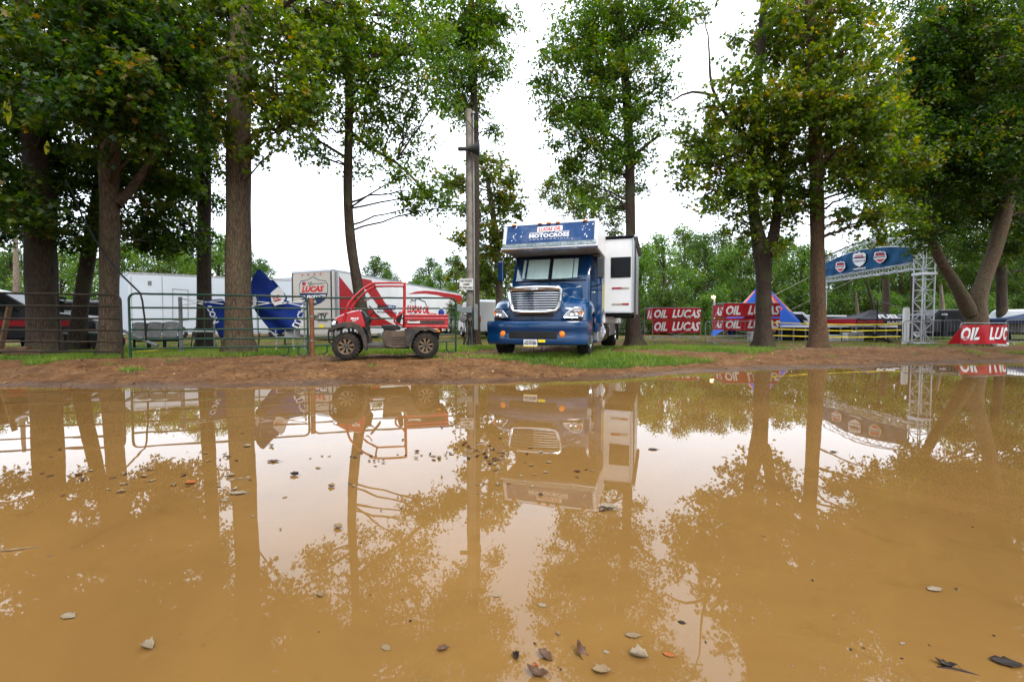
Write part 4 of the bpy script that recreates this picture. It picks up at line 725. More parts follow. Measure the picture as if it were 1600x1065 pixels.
# hood loft
def hood_rows():
    rows = []
    #        y    topz  halfw  fend  outer  sweep
    ST = [(.10, 1.63, .60, 1.10, 1.04, .34), (.14, 1.665, .615, 1.16, 1.08, .33), (.28, 1.69, .63, 1.25, 1.12, .28), (.50, 1.725, .66, 1.34, 1.17, .20), (.75, 1.76, .69, 1.385, 1.20, .12), (1.0, 1.79, .73, 1.385, 1.215, .06), (1.25, 1.82, .77, 1.34, 1.215, .03), (1.5, 1.85, .82, 1.26, 1.20, .01), (1.72, 1.875, .87, 1.14, 1.17, 0), (1.86, 1.89, .90, 1.05, 1.12, 0)]
    for y, H, w, F, O, s in ST:
        wc = math.hypot(0, 0); yc = 1.12; R = .60
        B = .50 + math.sqrt(max(0, R * R - (y - yc) ** 2)) if abs(y - yc) < R else .62
        if y < .4: B = max(.86, B)
        B = min(B, F - .17)
        half = [(0, H), (w * .5, H - .012), (w * .8, H - .045), (w * .95, H - .10), (w, H - .19), (w + .015, min(H - .26, F + .12)), (w + .06, F + .03), (w + (O - w) * .35, F + .02), (w + (O - w) * .68, F), (O - .05, F - .045), (O - .005, F - .13), (O, B)]
        pr = [(-a, b) for a, b in half[::-1]] + half[1:]
        rows.append([(a, y + s * (abs(a) / 1.1) ** 2.2, b) for a, b in pr])
    return rows
HR = hood_rows(); mb = MB(); mb.grid(HR); f = HR[0]; mid = [(a[0], a[1] - .012, (a[2] + .88) / 2) for a in f]; low = [(a[0], a[1] + .02, .87) for a in f]; mb.grid([f, mid, low])
hood = mb.build('hood', BLUEP, truck, sub=2)
# grille: chrome surround with recessed bars
def gy(x, z): return .08 + .34 * (abs(x) / 1.1) ** 2.2 + (z - 1.05) * .03
def gtube(name, pts, r, m, n=8, parent=None, sm=True): mb = MB(); mb.tube([(x, gy(x, z) - dy, z) for x, z, dy in pts], r, n); return mb.build(name, m, parent or truck, smooth=sm)
GO = [(x, 1.05 + (z - 1.05) * .93) for x, z in [(-.50, 1.09), (-.30, 1.055), (0, 1.05), (.30, 1.055), (.50, 1.09), (.545, 1.14), (.585, 1.35), (.605, 1.54), (.60, 1.60), (.55, 1.635), (.3, 1.65), (0, 1.655), (-.3, 1.65), (-.55, 1.635), (-.60, 1.60), (-.605, 1.54), (-.585, 1.35), (-.545, 1.14)]]
mb = MB(); mb.add([(x, gy(x, z) + .0 - .012, z) for x, z in GO], [tuple(range(len(GO)))]); mb.build('grille_back', BLACK, truck)
grl = gtube('grille_surround', [(x, z, .04) for x, z in GO + GO[:1]], .042, CHROME, 8)
mb = MB(); mb.grid([[(x, gy(x, z) - .045 - (.02 if j == 1 else 0), z) for x in np.linspace(-.57, .57, 13)] for j, z in enumerate((1.535, 1.575, 1.615))]); mb.build('grille_crown', CHROME, truck, smooth=True)
for k in range(8):
    z = 1.11 + k * .054; w = .535 + .05 * (z - 1.1) / .5 - .01
    mb = MB(); mb.grid([[(x, gy(x, z) - .02 - dy, z + dz) for x in np.linspace(-w, w, 9)] for dy, dz in ((0, -.012), (.022, -.006), (.022, .006), (0, .012))]); mb.build('grille_bar', CHROME, truck)
mb = MB(); mb.lathe([(.001, -.012), (.05, -.012), (.06, 0)], (0, 0, 0), 'y', 20); o = mb.build('hood_badge', CHROME, truck, smooth=True); o.location = (0, gy(0, 1.58) - .068, 1.575); o.scale = (1.7, 1, .42)
tb('air_slot', -.43, .43, .055, .2, .955, 1.005, BLACK, .008)
# headlights
for s in (-1, 1):
    def hp(t, z): x = s * (.66 + t * .40); return (x, gy(x, z) - .005 + .012, z)
    O = [(0, .93), (.12, 1.00), (.35, 1.09), (.62, 1.145), (.85, 1.15), (.98, 1.10), (1.03, 1.02), (1.0, .95), (.8, .925), (.4, .915)]
    hl = MB(); hl.add([(hp(t, z)[0], hp(t, z)[1] - .022, z) for t, z in O] + [(hp(t, z)[0], hp(t, z)[1] + .06, z) for t, z in O], [tuple(range(10))] + [(i, (i + 1) % 10, (i + 1) % 10 + 10, i + 10) for i in range(10)]); hl = hl.build('headlight', mat('lamp_reflector', (.6, .61, .62), .2, .8, var=.3, scale=14), truck)
    mb = MB(); mb.tube([(hp(t, z)[0], hp(t, z)[1] - .026, z) for t, z in O + O[:1]], .014, 6); mb.build('headlight_rim', CHROME, hl, smooth=True)
    for t, z, r, m in ((.48, 1.02, .055, CHROME), (.72, 1.03, .045, CHROME), (.93, 1.04, .035, AMBER)):
        x, y, zz = hp(t, z); mb = MB(); mb.lathe([(.001, -.03), (r * .35, -.028), (r * .8, -.038), (r, -.05), (r * 1.1, -.02)], (x, y, zz), 'y', 16); mb.build('bulb' if m is CHROME else 'turn_signal', m, hl, smooth=True)
# bumper
def by(x): return .30 * (abs(x) / 1.2) ** 3.2
rows = []
for z, dy in ((.30, .10), (.33, .03), (.42, .0), (.50, .015), (.62, .02), (.66, -.005), (.80, -.01), (.835, .01), (.85, .08)):
    rows.append([(-1.215, .85, z)] + [(x, by(x) + dy - .06, z) for x in np.linspace(-1.2, 1.2, 25)] + [(1.215, .85, z)])
mb = MB(); mb.grid(rows); mb.build('bumper', BLUEP, truck, smooth=True)
rows = [[(x, by(x) + dy - .068, z) for x in np.linspace(-.56, .56, 13)] for z, dy in ((.455, .004), (.47, -.002), (.60, .004), (.615, .02))]; mb = MB(); mb.grid(rows); mb.build('bumper_dark_sheet', BLACK, truck)  # black sheet proud of the bumper, standing for the shaded opening
tb('gap_panel', -1.05, 1.05, .30, .45, .83, .95, BLACK)
for x in (-.72, .66):
    mb = MB(); mb.lathe([(.001, -.02), (.045, -.016), (.055, 0), (.07, .0), (.072, .02)], (x, by(x) - .052, .555), 'y', 20); mb.build('fog_light', AMBER, truck, smooth=True)
pl = tb('licence_plate', -.20, .12, -.095, -.085, .27, .43, SIGNW, .004); letters('AG-91405', (-.185, -.0955, .315), (.29, 0, 0), (0, 0, .07), NAVY, pl, bold=.03, name='plate_number'); letters('PENNSYLVANIA', (-.15, -.0955, .395), (.22, 0, 0), (0, 0, .018), NAVY, pl, name='plate_heading')
mb = MB(); mb.box(-.198, .118, -.0975, -.0955, .272, .29); mb.build('plate_band', TAPE, pl); tb('bumper_sticker', .14, .30, -.088, -.080, .37, .43, TAPE, .002)
# wheels
def disc_wheel(name, cx, cy, cz, R, w, parent, rim, tyre, s, nut=True):
    mb = MB(); c = (cx, cy, cz); mb.lathe([(R * .56, -w * .45), (R * .62, -w * .5), (R * .88, -w * .5), (R * .97, -w * .42), (R, -w * .2), (R, w * .2), (R * .97, w * .42), (R * .88, w * .5), (R * .62, w * .5), (R * .56, w * .45), (R * .56, -w * .45)], c, 'x', 36); t = mb.build(name, tyre, parent, smooth=True)
    mb = MB(); mb.lathe([(R * .57, s * w * .46), (R * .53, s * w * .47), (R * .50, s * w * .38), (R * .47, s * w * .15), (R * .33, s * w * .12), (R * .22, s * w * .18), (R * .2, s * w * .42), (R * .12, s * w * .5), (.001, s * w * .52)], c, 'x', 28); mb.build('rim', rim, t, smooth=True)
    if nut:
        mb = MB()
        for k in range(10): a = 2 * PI * k / 10; mb.lathe([(.014, s * w * .12), (.014, s * w * .30), (.001, s * w * .36)], (cx, cy + R * .29 * math.cos(a), cz + R * .29 * math.sin(a)), 'x', 6)
        mb.build('wheel_nuts', CHROME, t, kind='stuff')
    return t
for s in (-1, 1): disc_wheel('wheel', s * 1.02, 1.12, .47, .50, .28, truck, CHROME, RUBBERC, s)
for s in (-1, 1): disc_wheel('wheel', s * 1.0, 7.1, .47, .50, .5, truck, CHROME, RUBBERC, s)
# cab
CABP = [(1.74, .80), (1.74, 1.88), (2.10, 2.60), (2.28, 2.72), (2.5, 2.76), (2.94, 2.76), (2.94, .62), (2.0, .62)]
mb = MB(); 
rows = []
for x, k in ((-1.04, .0), (-1.0, .5), (-.9, 1), (-.5, 1.35), (0, 1.5), (.5, 1.35), (.9, 1), (1.0, .5), (1.04, 0)): rows.append([(x, y - (.05 * k if j in (1, 2, 3, 0) else 0), z + (.012 * k if j in (3, 4, 5) else 0)) for j, (y, z) in enumerate(CABP)])
mb.grid(rows, False); mb.add(rows[0], [tuple(range(8))]); mb.add(rows[-1], [tuple(range(8))]); mb.build('cab', BLUEP, truck, smooth=True, bevel=.03)
def ws(x, t, off): k = 1.5 - 1.1 * (abs(x) / 1.0) ** 2; y = 1.74 + (2.10 - 1.74) * t - .05 * k; z = 1.88 + .72 * t; return (x, y - off * .9, z + off * .45)
for a, b in ((-.93, -.02), (.02, .93)):
    mb = MB(); mb.grid([[ws(x, t, .004) for x in np.linspace(a, b, 6)] for t in (.04, .93)]); mb.build('window_dark_backing', BLACK, truck)  # black sheet under the glass, standing for the shade inside the cab
    mb = MB(); mb.grid([[ws(x, t, .010 + .004 * math.sin(x * 40)) for x in np.linspace(a + (.06 if a < 0 else .03), b - (.03 if a < 0 else .10), 26)] for t in (.10, .5, .86)]); mb.build('sun_shade', SHADE, truck)
    mb = MB(); mb.grid([[ws(x, t, .026) for x in np.linspace(a, b, 6)] for t in (.04, .93)]); mb.build('windscreen', GLASST, truck)
mb = MB(); mb.tube([ws(x, .97, .03) for x in np.linspace(-.95, .95, 9)], .014, 6); mb.tube([ws(x, .01, .03) for x in np.linspace(-.95, .95, 9)], .014, 6); mb.build('windscreen_seal', BLACK, truck)
mb = MB(); mb.tube([ws(0, 0, .034), ws(0, .96, .034)], .018, 6); mb.build('windscreen_divider', BLACK, truck)
for a, b in ((-.75, -.15), (.15, .80)):
    mb = MB(); mb.tube([ws(b if a < 0 else a, .0, .05), ws((a + b) / 2, .07, .045), ws(a if a < 0 else b, .10, .04)], .009, 5); mb.build('wiper', BLACK, truck)
for s in (-1, 1):
    x = s * 1.046; wd = MB(); wd.add([(x, 1.98, 1.93), (x, 2.62, 1.93), (x, 2.62, 2.52), (x, 2.20, 2.52)], [(0, 1, 2, 3)]); wd.build('side_window', GLASSD, truck)
    mb = MB(); q = [(x, 1.86, .75), (x, 1.86, 1.84), (x, 2.16, 2.58), (x, 2.70, 2.58), (x, 2.70, .75), (x, 1.86, .75)]; mb.tube(q, .007, 4); mb.build('door_seam', BLACK, truck); mb = MB(); mb.box(min(x, x + s * .03), max(x, x + s * .03), 2.5, 2.64, 1.62, 1.66); mb.build('door_handle', CHROME, truck, bevel=.004)
def mirror(xc, y, s, m):
    mr = MB(); mr.box(xc - .085, xc + .085, y - .06, y + .07, 1.93, 2.47); mr = mr.build('mirror', m, truck, bevel=.035); mb = MB(); mb.box(xc - .07, xc + .07, y + .072, y + .078, 1.97, 2.43); mb.build('mirror_glass', CHROME, mr)
    mb = MB(); mb.tube([(xc, y, 2.47), (xc, y + .02, 2.56), (s * 1.02, 1.98, 2.58)], .016, 6); mb.tube([(xc, y, 1.93), (xc, y + .02, 1.78), (s * 1.02, 1.92, 1.74)], .016, 6); mb.build('mirror_arm', BLACK, mr)
mirror(1.30, 1.72, 1, DGREY); mirror(-1.36, 1.74, -1, BLUEP)
# motorhome body and roof box
body = MB(); body.prismx([(1.24, 2.62), (1.10, 2.70), (1.28, 3.33), (1.36, 3.36), (9.2, 3.36), (9.2, .80), (2.97, .80), (2.97, 2.62)], -1.21, 1.21); body.build('motorhome_body', WHITE, truck, bevel=.03)
def rf(x, t, off=.0): return Vector((x, 1.10 + .18 * t - off * .96, 2.70 + .63 * t + off * .27))
def rpanel(name, x0, x1, t0, t1, off, th, m, bevel=.0, parent=None):
    mb = MB(); mb.add([rf(x0, t0, off), rf(x1, t0, off), rf(x1, t1, off), rf(x0, t1, off), rf(x0, t0, off + th), rf(x1, t0, off + th), rf(x1, t1, off + th), rf(x0, t1, off + th)], [(0, 3, 2, 1), (4, 5, 6, 7), (0, 1, 5, 4), (1, 2, 6, 5), (2, 3, 7, 6), (3, 0, 4, 7)]); return mb.build(name, m, parent or truck, bevel=bevel)
CHIP = mat('chipped_silver_skirt', (.30, .34, .36), .45, .4, var=.5, scale=16, dirt=.5, dirtcol=(.025, .07, .08))
ban = rpanel('roof_banner', -1.10, 1.12, .17, .90, .004, .012, BLUEPANEL)
rpanel('roof_skirt', -1.19, 1.19, .0, .15, .004, .02, CHIP); rpanel('roof_trim', -1.19, 1.19, .92, 1.0, .003, .018, CHROME, .004)
for x in (-1.16, 1.16): rpanel('roof_trim', x - .03, x + .03, .16, .91, .003, .016, ALU, .004)
mb = MB(); mb.tube([(-1.22, 1.14, 2.675), (1.22, 1.14, 2.675)], .055, 12); mb.build('roof_lip', CHROME, truck, smooth=True)
tb('cab_overhang', -1.15, 1.15, 1.26, 2.9, 2.60, 2.617, mat('beige_underside', (.42, .38, .32), .6))
for x in (-.92, -.24, -.01, .22, .90):
    mk = MB(); mk.box(-.055, .055, -.03, .03, -.02, .022); mk = mk.build('marker_light', AMBER, truck, bevel=.018); q = rf(x, .93, .045); mk.location = q
nn = Vector((0, -.96, .27)); UV = (rf(0, 1) - rf(0, 0))
lp = rpanel('logo_plate', -.30, .34, .60, .81, .018, .004, LETW, parent=ban); letters('LUCAS OIL', rf(-.265, .635, .022), (.57, 0, 0), UV * .14, LETR, ban, bold=.03, shear=.25)
letters('MOTOCROSS', rf(-.50, .36, .016), (1.02, 0, 0), UV * .16, LETW, ban, bold=.04, space=1.02); letters('PRO', rf(-.10, .545, .016), (.2, 0, 0), UV * .035, LETW, ban, space=2.2); letters('CHAMPIONSHIP', rf(-.48, .27, .016), (.98, 0, 0), UV * .045, LETW, ban, bold=.0, space=1.9)
rpanel('logo_line', -.50, -.14, .548, .572, .017, .003, LETW, parent=ban); rpanel('logo_line', .16, .52, .548, .572, .017, .003, LETW, parent=ban)
rr = random.Random(4); mb = MB()
for k in range(26):
    x = rr.choice([rr.uniform(-1.05, -.7), rr.uniform(.7, 1.08), rr.uniform(-1, 1)]); t = rr.uniform(.2, .85); w = rr.uniform(.008, .03); h = rr.uniform(.01, .06)
    if abs(x) < .6 and t > .25: continue
    q = [rf(x, t, .0175), rf(x + w, t + h * .4, .0175), rf(x + w * 1.3, t + h * 1.6, .0175), rf(x + w * .2, t + h, .0175)]; mb.slab(q, nn, .002)
mb.build('paint_chip', LETW, ban, kind='stuff')
for x in (-1.1, 1.1): mb = MB(); mb.tube([(x, 1.5, 3.36), (x, 1.5, 3.43), (x, 8.8, 3.43), (x, 8.8, 3.36)], .014, 6); mb.build('roof_rail', ALU, truck)
mb = MB(); mb.tube([(-.9, 1.42, 3.36), (-.9, 1.42, 3.42), (.1, 1.42, 3.42), (.1, 1.42, 3.36)], .012, 6); mb.build('roof_rail', ALU, truck)
tb('air_conditioner', -.35, .35, 4.6, 5.5, 3.36, 3.56, WHITE, .06)
# slide-out room with window, reflector tape, awning
so = tb('slide_out', 1.18, 1.95, 2.95, 6.6, 1.12, 3.12, WHITE, .015)
tb('slide_trim', 1.945, 1.975, 2.93, 6.62, 1.10, 3.14, ALU, .004, so); tb('slide_trim', 1.2, 1.95, 2.925, 2.949, 1.085, 1.135, ALU, .004, so)
tb('awning', 1.20, 2.07, 2.90, 6.7, 3.15, 3.20, MATTE, .02, so); mb = MB(); mb.tube([(2.02, 2.86, 3.17), (2.02, 6.7, 3.17)], .04, 10); mb.build('awning_roller', ALU, so, smooth=True)
tb('awning_arm', 2.0, 2.04, 2.88, 2.93, .93, 3.15, DGREY, .004, so)
wn = tb('window', 1.36, 1.90, 2.935, 2.947, 2.06, 2.62, BLACK, .03, so); tb('window_glass', 1.385, 1.875, 2.928, 2.934, 2.085, 2.595, GLASSD, .02, so)
for z, a, b in ((1.77, RED, STRAW), (1.33, STRAW, RED)):
    tb('reflector_strip', 1.40, 1.66, 2.938, 2.945, z - .022, z + .022, a, 0, so); tb('reflector_strip', 1.664, 1.86, 2.938, 2.945, z - .022, z + .022, b, 0, so)
tb('slide_rail', 1.0, 1.9, 3.1, 3.25, .98, 1.09, BLACK); tb('slide_rail', 1.0, 1.9, 5.8, 6.0, .98, 1.09, BLACK)
# chassis, steps, tanks
tb('chassis_rail', -.45, -.30, .6, 9.1, .5, .72, BLACK); tb('chassis_rail', .30, .45, .6, 9.1, .5, .72, BLACK); tb('front_axle', -.9, .9, 1.05, 1.2, .38, .5, BLACK); tb('engine_block', -.4, .4, .7, 1.9, .55, 1.2, BLACK)
mb = MB(); mb.lathe([(.001, 0), (.29, 0), (.31, .02), (.31, 1.2), (.29, 1.22), (.001, 1.22)], (.92, 2.95, .55), 'y', 24); mb.build('fuel_tank', CHROME, truck, smooth=True)
for y in (3.15, 3.85): mb = MB(); mb.lathe([(.318, 0), (.318, .05), (.31, .05)], (.92, y, .55), 'y', 24); mb.build('tank_strap', DGREY, truck)
tb('step_box', .72, 1.14, 1.98, 2.9, .30, .60, ALU); tb('cab_step', 1.05, 1.22, 1.95, 2.9, .32, .36, BLUEP); tb('side_skirt', .98, 1.15, 1.86, 2.93, .58, .80, BLUEP)
mb = MB(); mb.tube([(1.12, 2.93, .75), (1.12, 2.93, 2.5)], .045, 12); mb.build('exhaust_pipe', CHROME, truck, smooth=True); tb('reflector_strip', 1.165, 1.175, 2.91, 2.96, 1.2, 1.9, TAPE, 0)
tb('mud_flap', .75, 1.22, 7.7, 7.72, .2, .9, BLACK); tb('storage_box', .6, 1.2, 4.5, 6.2, .42, .80, ALU); mb = MB(); mb.box(-.015, .015, -.02, .02, -.05, .05)
mb.build('side_marker', AMBER, truck, bevel=.006).location = (1.15, 1.84, .88)
for x, y in ((-.1, .35), (.12, .3)): mb = MB(); mb.tube([(x, y, .5), (x + .02, y - .02, .18), (x + .01, y, .12)], .006, 4); mb.build('hanging_cable', BLACK, truck)

tb('cab_fairing', .92, 1.17, 2.55, 2.955, .80, 2.60, BLUEP, .03)
KEEP = ('motorhome_body', 'roof_', 'cab_overhang', 'marker', 'logo', 'slide', 'awning', 'window', 'air_', 'mud', 'storage', 'fuel', 'tank', 'exhaust', 'reflector', 'cab_fairing', 'side_skirt', 'step')
for ch in truck.children:
    if not ch.name.startswith(KEEP) or ch.name.startswith(('window_dark_backing', 'air_slot')): ch.location.x -= .085
# ------------------------------------------------------------------ utility pole
pp = P(735, 542, 16); pole = thing('utility_pole', 'weathered wooden utility pole with horn speaker, sign and meter boxes', 'pole', (pp.x, 16, gzf(pp.x, 16)))
pz = pole.location.z
def wz(py, D=16): return CAMZ + (HZ - py) / FPX * D - pz
mb = MB(); mb.tube([(.0, 0, -.3), (0, 0, 3), (-.03, 0, wz(178))], [.145, .135, .115], 14); mb.build('pole_shaft', WOODP, pole, smooth=True)
mb = MB(); mb.tube([(.15, -.12, .3), (.15, -.12, 3.4), (.13, -.10, wz(186))], .028, 8); mb.build('conduit', GALV, pole, smooth=True); mb = MB(); mb.lathe([(.03, 0), (.07, .02), (.06, .09), (.001, .11)], (.13, -.1, wz(186) - .02), 'z', 12); mb.build('conduit_head', GALV, pole, smooth=True)
hz_ = wz(242); mb = MB(); mb.lathe([(.001, -.42), (.06, -.42), (.075, -.36), (.07, -.25), (.07, -.12), (.11, .04), (.17, .18), (.27, .30), (.265, .31), (.16, .19), (.05, 0)], (.05, -.30, hz_), 'x', 22); h = mb.build('horn_speaker', DGREY, pole, smooth=True); h.rotation_euler = (0, 0, 0)
mb = MB(); mb.box(-.03, .05, -.3, -.1, hz_ - .04, hz_ + .04); mb.build('speaker_bracket', GALV, pole)
sg = MB(); x0, x1 = hx(15.8, 718) - pp.x, hx(15.8, 740) - pp.x; sg.box(x0, x1, -.205, -.195, wz(454), wz(436)); sg = sg.build('warning_sign', SIGNW, pole, bevel=.0)
for i, t in enumerate(('NO PICKET', 'LINES', 'IN THIS AREA')):
    w = (.40, .22, .44)[i]; letters(t, ((x0 + x1) / 2 - w / 2, -.206, wz(454) + .285 - i * .115), (w, 0, 0), (0, 0, .062), LETK, sg, bold=.03)
mb = MB(); mb.tube([(x0 + .01, -.206, wz(453.5)), (x1 - .01, -.206, wz(453.5)), (x1 - .01, -.206, wz(436.5)), (x0 + .01, -.206, wz(436.5)), (x0 + .01, -.206, wz(453.5))], .005, 4); mb.build('sign_border', LETK, sg)
for nm, a, b, c, d, m in (('meter_box', 721, 738, 480, 489, GREY), ('meter_box', 741, 747, 476, 515, GREY), ('junction_box', 715, 722, 477, 487, GREY)):
    mb = MB(); mb.box(hx(15.8, a) - pp.x, hx(15.8, b) - pp.x, -.36, -.17, wz(d), wz(c)); mb.build(nm, mat('box_steel_grey', (.20, .23, .24), .5, .3, var=.15, dirt=.2), pole, bevel=.012)
mb = MB(); mb.lathe([(.001, -.14), (.12, -.12), (.15, 0), (.15, .1)], (hx(16, 725) - pp.x, -.2, wz(497)), 'y', 18); mb.build('electric_meter', GREY, pole, smooth=True)
rr = random.Random(8); mb = MB()
for k in range(16): a = rr.uniform(-.24, .2); mb.tube([(a, -.19, wz(500)), (a + rr.uniform(-.06, .06), -.22, wz(520)), (a + rr.uniform(-.08, .08), -.2, wz(538))], .009, 4)
mb.build('loose_wires', BLACK, pole, kind='stuff')
mb = MB(); mb.tube([P(743, 205, 15.9), P(700, 150, 15), P(660, 60, 13.5), P(625, -20, 12)], .012, 5); setprops(mb.build('cable', BLACK), 'thin overhead cable running from the utility pole up to the left through the leaves', 'cable')
# ------------------------------------------------------------------ boxes on wheels: trailers seen behind
def boxtrailer(name, label, cat, c, zb, zt, m, wheels=(), wm=RUBBERC, lip=True):
    """c: four plan corners in order rear-left, rear-right, front-right, front-left"""
    root = thing(name, label, cat, (c[0][0], c[0][1], 0)); V4 = [Vector((x, y, 0)) for x, y in c]; mb = MB()
    mb.slab([v + Vector((0, 0, zb)) for v in V4], (0, 0, 1), zt - zb); mb.build('box_body', m, root, world=True, bevel=.03)
    if lip:
        mb = MB(); cc = sum(V4, Vector()) / 4; q = [cc + (v - cc) * 1.004 for v in V4]
        mb.slab([v + Vector((0, 0, zt - .09)) for v in q], (0, 0, 1), .12); mb.build('roof_edge', ALU, root, world=True)
    return root
def wheel_at(root, t, side0, side1, R, z, inset=.1, w=.25, rim=ALU):
    p = side0.lerp(side1, t); d = (side1 - side0).normalized(); n = Vector((d.y, -d.x, 0)); p = p + n * .02; base = p - root.location; mb = MB()
    for k0, prof, m, nm in ((0, [(R * .55, 0), (R * .6, .03), (R * .9, .03), (R, -.03), (R, -w), (R * .55, -w)], RUBBERC, 'wheel'), (1, [(R * .55, 0), (R * .5, -.05), (R * .2, -.06), (R * .15, 0), (.001, .01)], rim, 'rim')):
        mb = MB(); rows = []
        for r, h in prof: rows.append([base + d * (r * math.cos(a)) + Vector((0, 0, r * math.sin(a) + z)) + n * h for a in [2 * PI * k / 24 for k in range(24)]])
        mb.grid(rows, True); o = mb.build(nm, m, root if k0 == 0 else par, smooth=True)
        if k0 == 0: par = o
# race hauler trailer: rear at px 458-520, side running away to px 722
A0 = (hx(26.2, 458), 26.2); A1 = (hx(25, 520), 25.0); A2 = (hx(45, 722), 45.0); A3 = (A2[0] + A0[0] - A1[0], A2[1] + A0[1] - A1[1])
zt = CAMZ + 85 / FPX * 25; lt = boxtrailer('race_trailer', 'long white hauler trailer with red swooshes and a shield on its cream rear doors', 'trailer', [A0, A1, A2, A3], .42, zt, TRAILW)
Lo = lt.location; S0 = Vector((A1[0], A1[1], 0)); S1 = Vector((A2[0], A2[1], 0)); sd_ = (S1 - S0).normalized(); sn = Vector((sd_.y, -sd_.x, 0)); R0 = Vector((A0[0], A0[1], 0)); rd_ = (S0 - R0).normalized(); rn = Vector((rd_.y, -rd_.x, 0))
def sidepoly(name, pts, m, lift=.006, n=sn, p0=S0, parent=lt):
    mb = MB(); mb.slab([onplane(a, b, p0 + n * lift, n) for a, b in pts], n, .004); return mb.build(name, m, parent, world=True)
def rearpoly(name, pts, m, lift=.03, **k): return sidepoly(name, pts, m, lift, rn, R0, **k)
mb = MB(); mb.slab([R0 + rn * .003 + Vector((0, 0, .5)) + rd_ * .08, S0 + rn * .003 + Vector((0, 0, .5)) - rd_ * .08, S0 + rn * .003 + Vector((0, 0, zt - .12)) - rd_ * .08, R0 + rn * .003 + Vector((0, 0, zt - .12)) + rd_ * .08], rn, .02); mb.build('rear_door', CREAM, lt, world=True)
for q in (R0 + rd_ * .04, S0 - rd_ * .04):
    mb = MB(); mb.bar(q + rn * .02 + Vector((0, 0, .45)), q + rn * .02 + Vector((0, 0, zt - .1)), .07, .05, rd_); mb.build('door_post', DGREY, lt, world=True)
mb = MB(); q = S0 + sn * .012 + sd_ * .25; mb.bar(q + Vector((0, 0, .45)), q + Vector((0, 0, zt - .1)), .5, .02, sd_); mb.build('corner_strip', ALU, lt, world=True)
for pts in ([(529.5, 431), (534, 436), (556, 464), (572, 484), (572, 512), (529.5, 512)], [(561, 434), (580, 437.5), (601, 472), (625, 498), (613, 498), (588, 474), (567, 446)], [(566, 473), (575, 480), (596, 496), (619, 509), (566, 509)],
            [(637, 459.5), (650, 455.5), (664, 454), (680, 455), (700, 458), (721.5, 461.5), (721.5, 478), (714, 473), (700, 466), (684, 461), (665, 458.5), (650, 459)], [(694, 473), (706, 477), (718, 483), (720, 486), (706, 480)]): sidepoly('red_stripe', pts, RED)
SHL = [(467.5, 444), (470.5, 438.5), (480, 437), (489, 431.5), (498, 437), (508.5, 438), (512.5, 444), (512.3, 458), (509, 467), (501, 473.5), (490, 478), (479, 474), (471, 467.5), (467.8, 458)]
rearpoly('shield_border', SHL, NAVY, .024); rearpoly('shield_face', [(490 + (a - 490) * .955, 452 + (b - 452) * .955) for a, b in SHL if b < 459] [::1], CREAM, .029) if False else None
up_ = [(468.3, 457.8), (468.3, 444.6), (471, 439.7), (480.3, 438), (489, 432.8), (497.7, 438), (508, 439), (511.6, 444.6), (511.5, 457.8)]; rearpoly('shield_face', up_, CREAM, .029)
def ptext(s, px0, py0, px1, py1, m, n=rn, p0=R0, lift=.034, parent=lt, **k):
    o_ = onplane(px0, py1, p0 + n * 0, n); r_ = onplane(px1, py1, p0, n) - o_; u_ = onplane(px0, py0, p0, n) - o_; r_.z = 0 if abs(r_.z) < .4 else r_.z; u2 = Vector((0, 0, u_.length)); return letters(s, o_, r_, u2, m, parent, world=True, lift=lift, **k)
ptext('LUCAS', 472, 447.5, 507, 457, LETR, bold=.06, shear=.3); ptext('OIL PRODUCTS', 470.5, 461.5, 510, 466.5, LETW, bold=.035); ptext('INC.', 485, 469, 495.5, 473.2, LETW, bold=.04); ptext('HIGH PERFORMANCE', 489, 442.6, 509, 444.2, LETK)
rearpoly('flag_print', [(472.5, 440.8), (477.8, 440.3), (477.8, 445.6), (472.5, 446.2)], LETR, .033); rearpoly('flag_canton', [(472.5, 440.8), (474.8, 440.6), (474.8, 443.3), (472.5, 443.6)], NAVY, .038)
for i in range(3):
    for j in range(3):
        if (i + j) % 2 == 0: rearpoly('flag_check', [(481 + i * 2 + j * .6, 441 + j * 1.8 - i * .2), (483 + i * 2 + j * .6, 440.8 + j * 1.8 - i * .2), (483.6 + i * 2 + j * .6, 442.5 + j * 1.8 - i * .2), (481.6 + i * 2 + j * .6, 442.8 + j * 1.8 - i * .2)], LETK, .033)
ptext('TV', 500, 490.5, 511, 497.5, LETK, bold=.05); ptext('MAV', 489, 491.5, 499.5, 497.5, LETK, bold=.04); ptext('NETWORK', 497, 500.3, 513, 502.6, LETK); rearpoly('logo_line', [(496, 489), (513, 488.6), (513, 489.9), (496, 490.2)], LETK)
rearpoly('badge', [(498, 508), (502.5, 506.8), (507, 508), (506, 512.5), (502.5, 514), (499, 512.5)], TAPE)
for k in range(4): mb = MB(); q = R0.lerp(S0, .28 + .15 * k) + Vector((0, 0, zt - .22)); mb.slab([q + rd_ * a + Vector((0, 0, b)) + rn * .025 for a, b in ((-.05, -.04), (.05, -.04), (.05, .04), (-.05, .04))], rn, .02); mb.build('marker_light', REDLENS, lt, world=True)
ptext('LUCAS OIL', 636, 476, 671, 488.5, LETR, sn, S0, .012, bold=.06, shear=.15); ptext('PRODUCTION STUDIOS', 640, 490, 671, 492.3, LETK, sn, S0, .012); ptext('MAV', 589, 475, 604, 483.5, LETK, sn, S0, .014, bold=.05, shear=.2); sidepoly('logo_block', [(604.5, 476), (619, 477.6), (617, 484), (603.5, 484)], BLUEC, .014); ptext('TV', 606, 478, 616, 483, LETW, sn, S0, .02, bold=.03)
ptext('MOTORSPORTS NETWORK', 589, 486, 620, 488.2, LETK, sn, S0, .014)
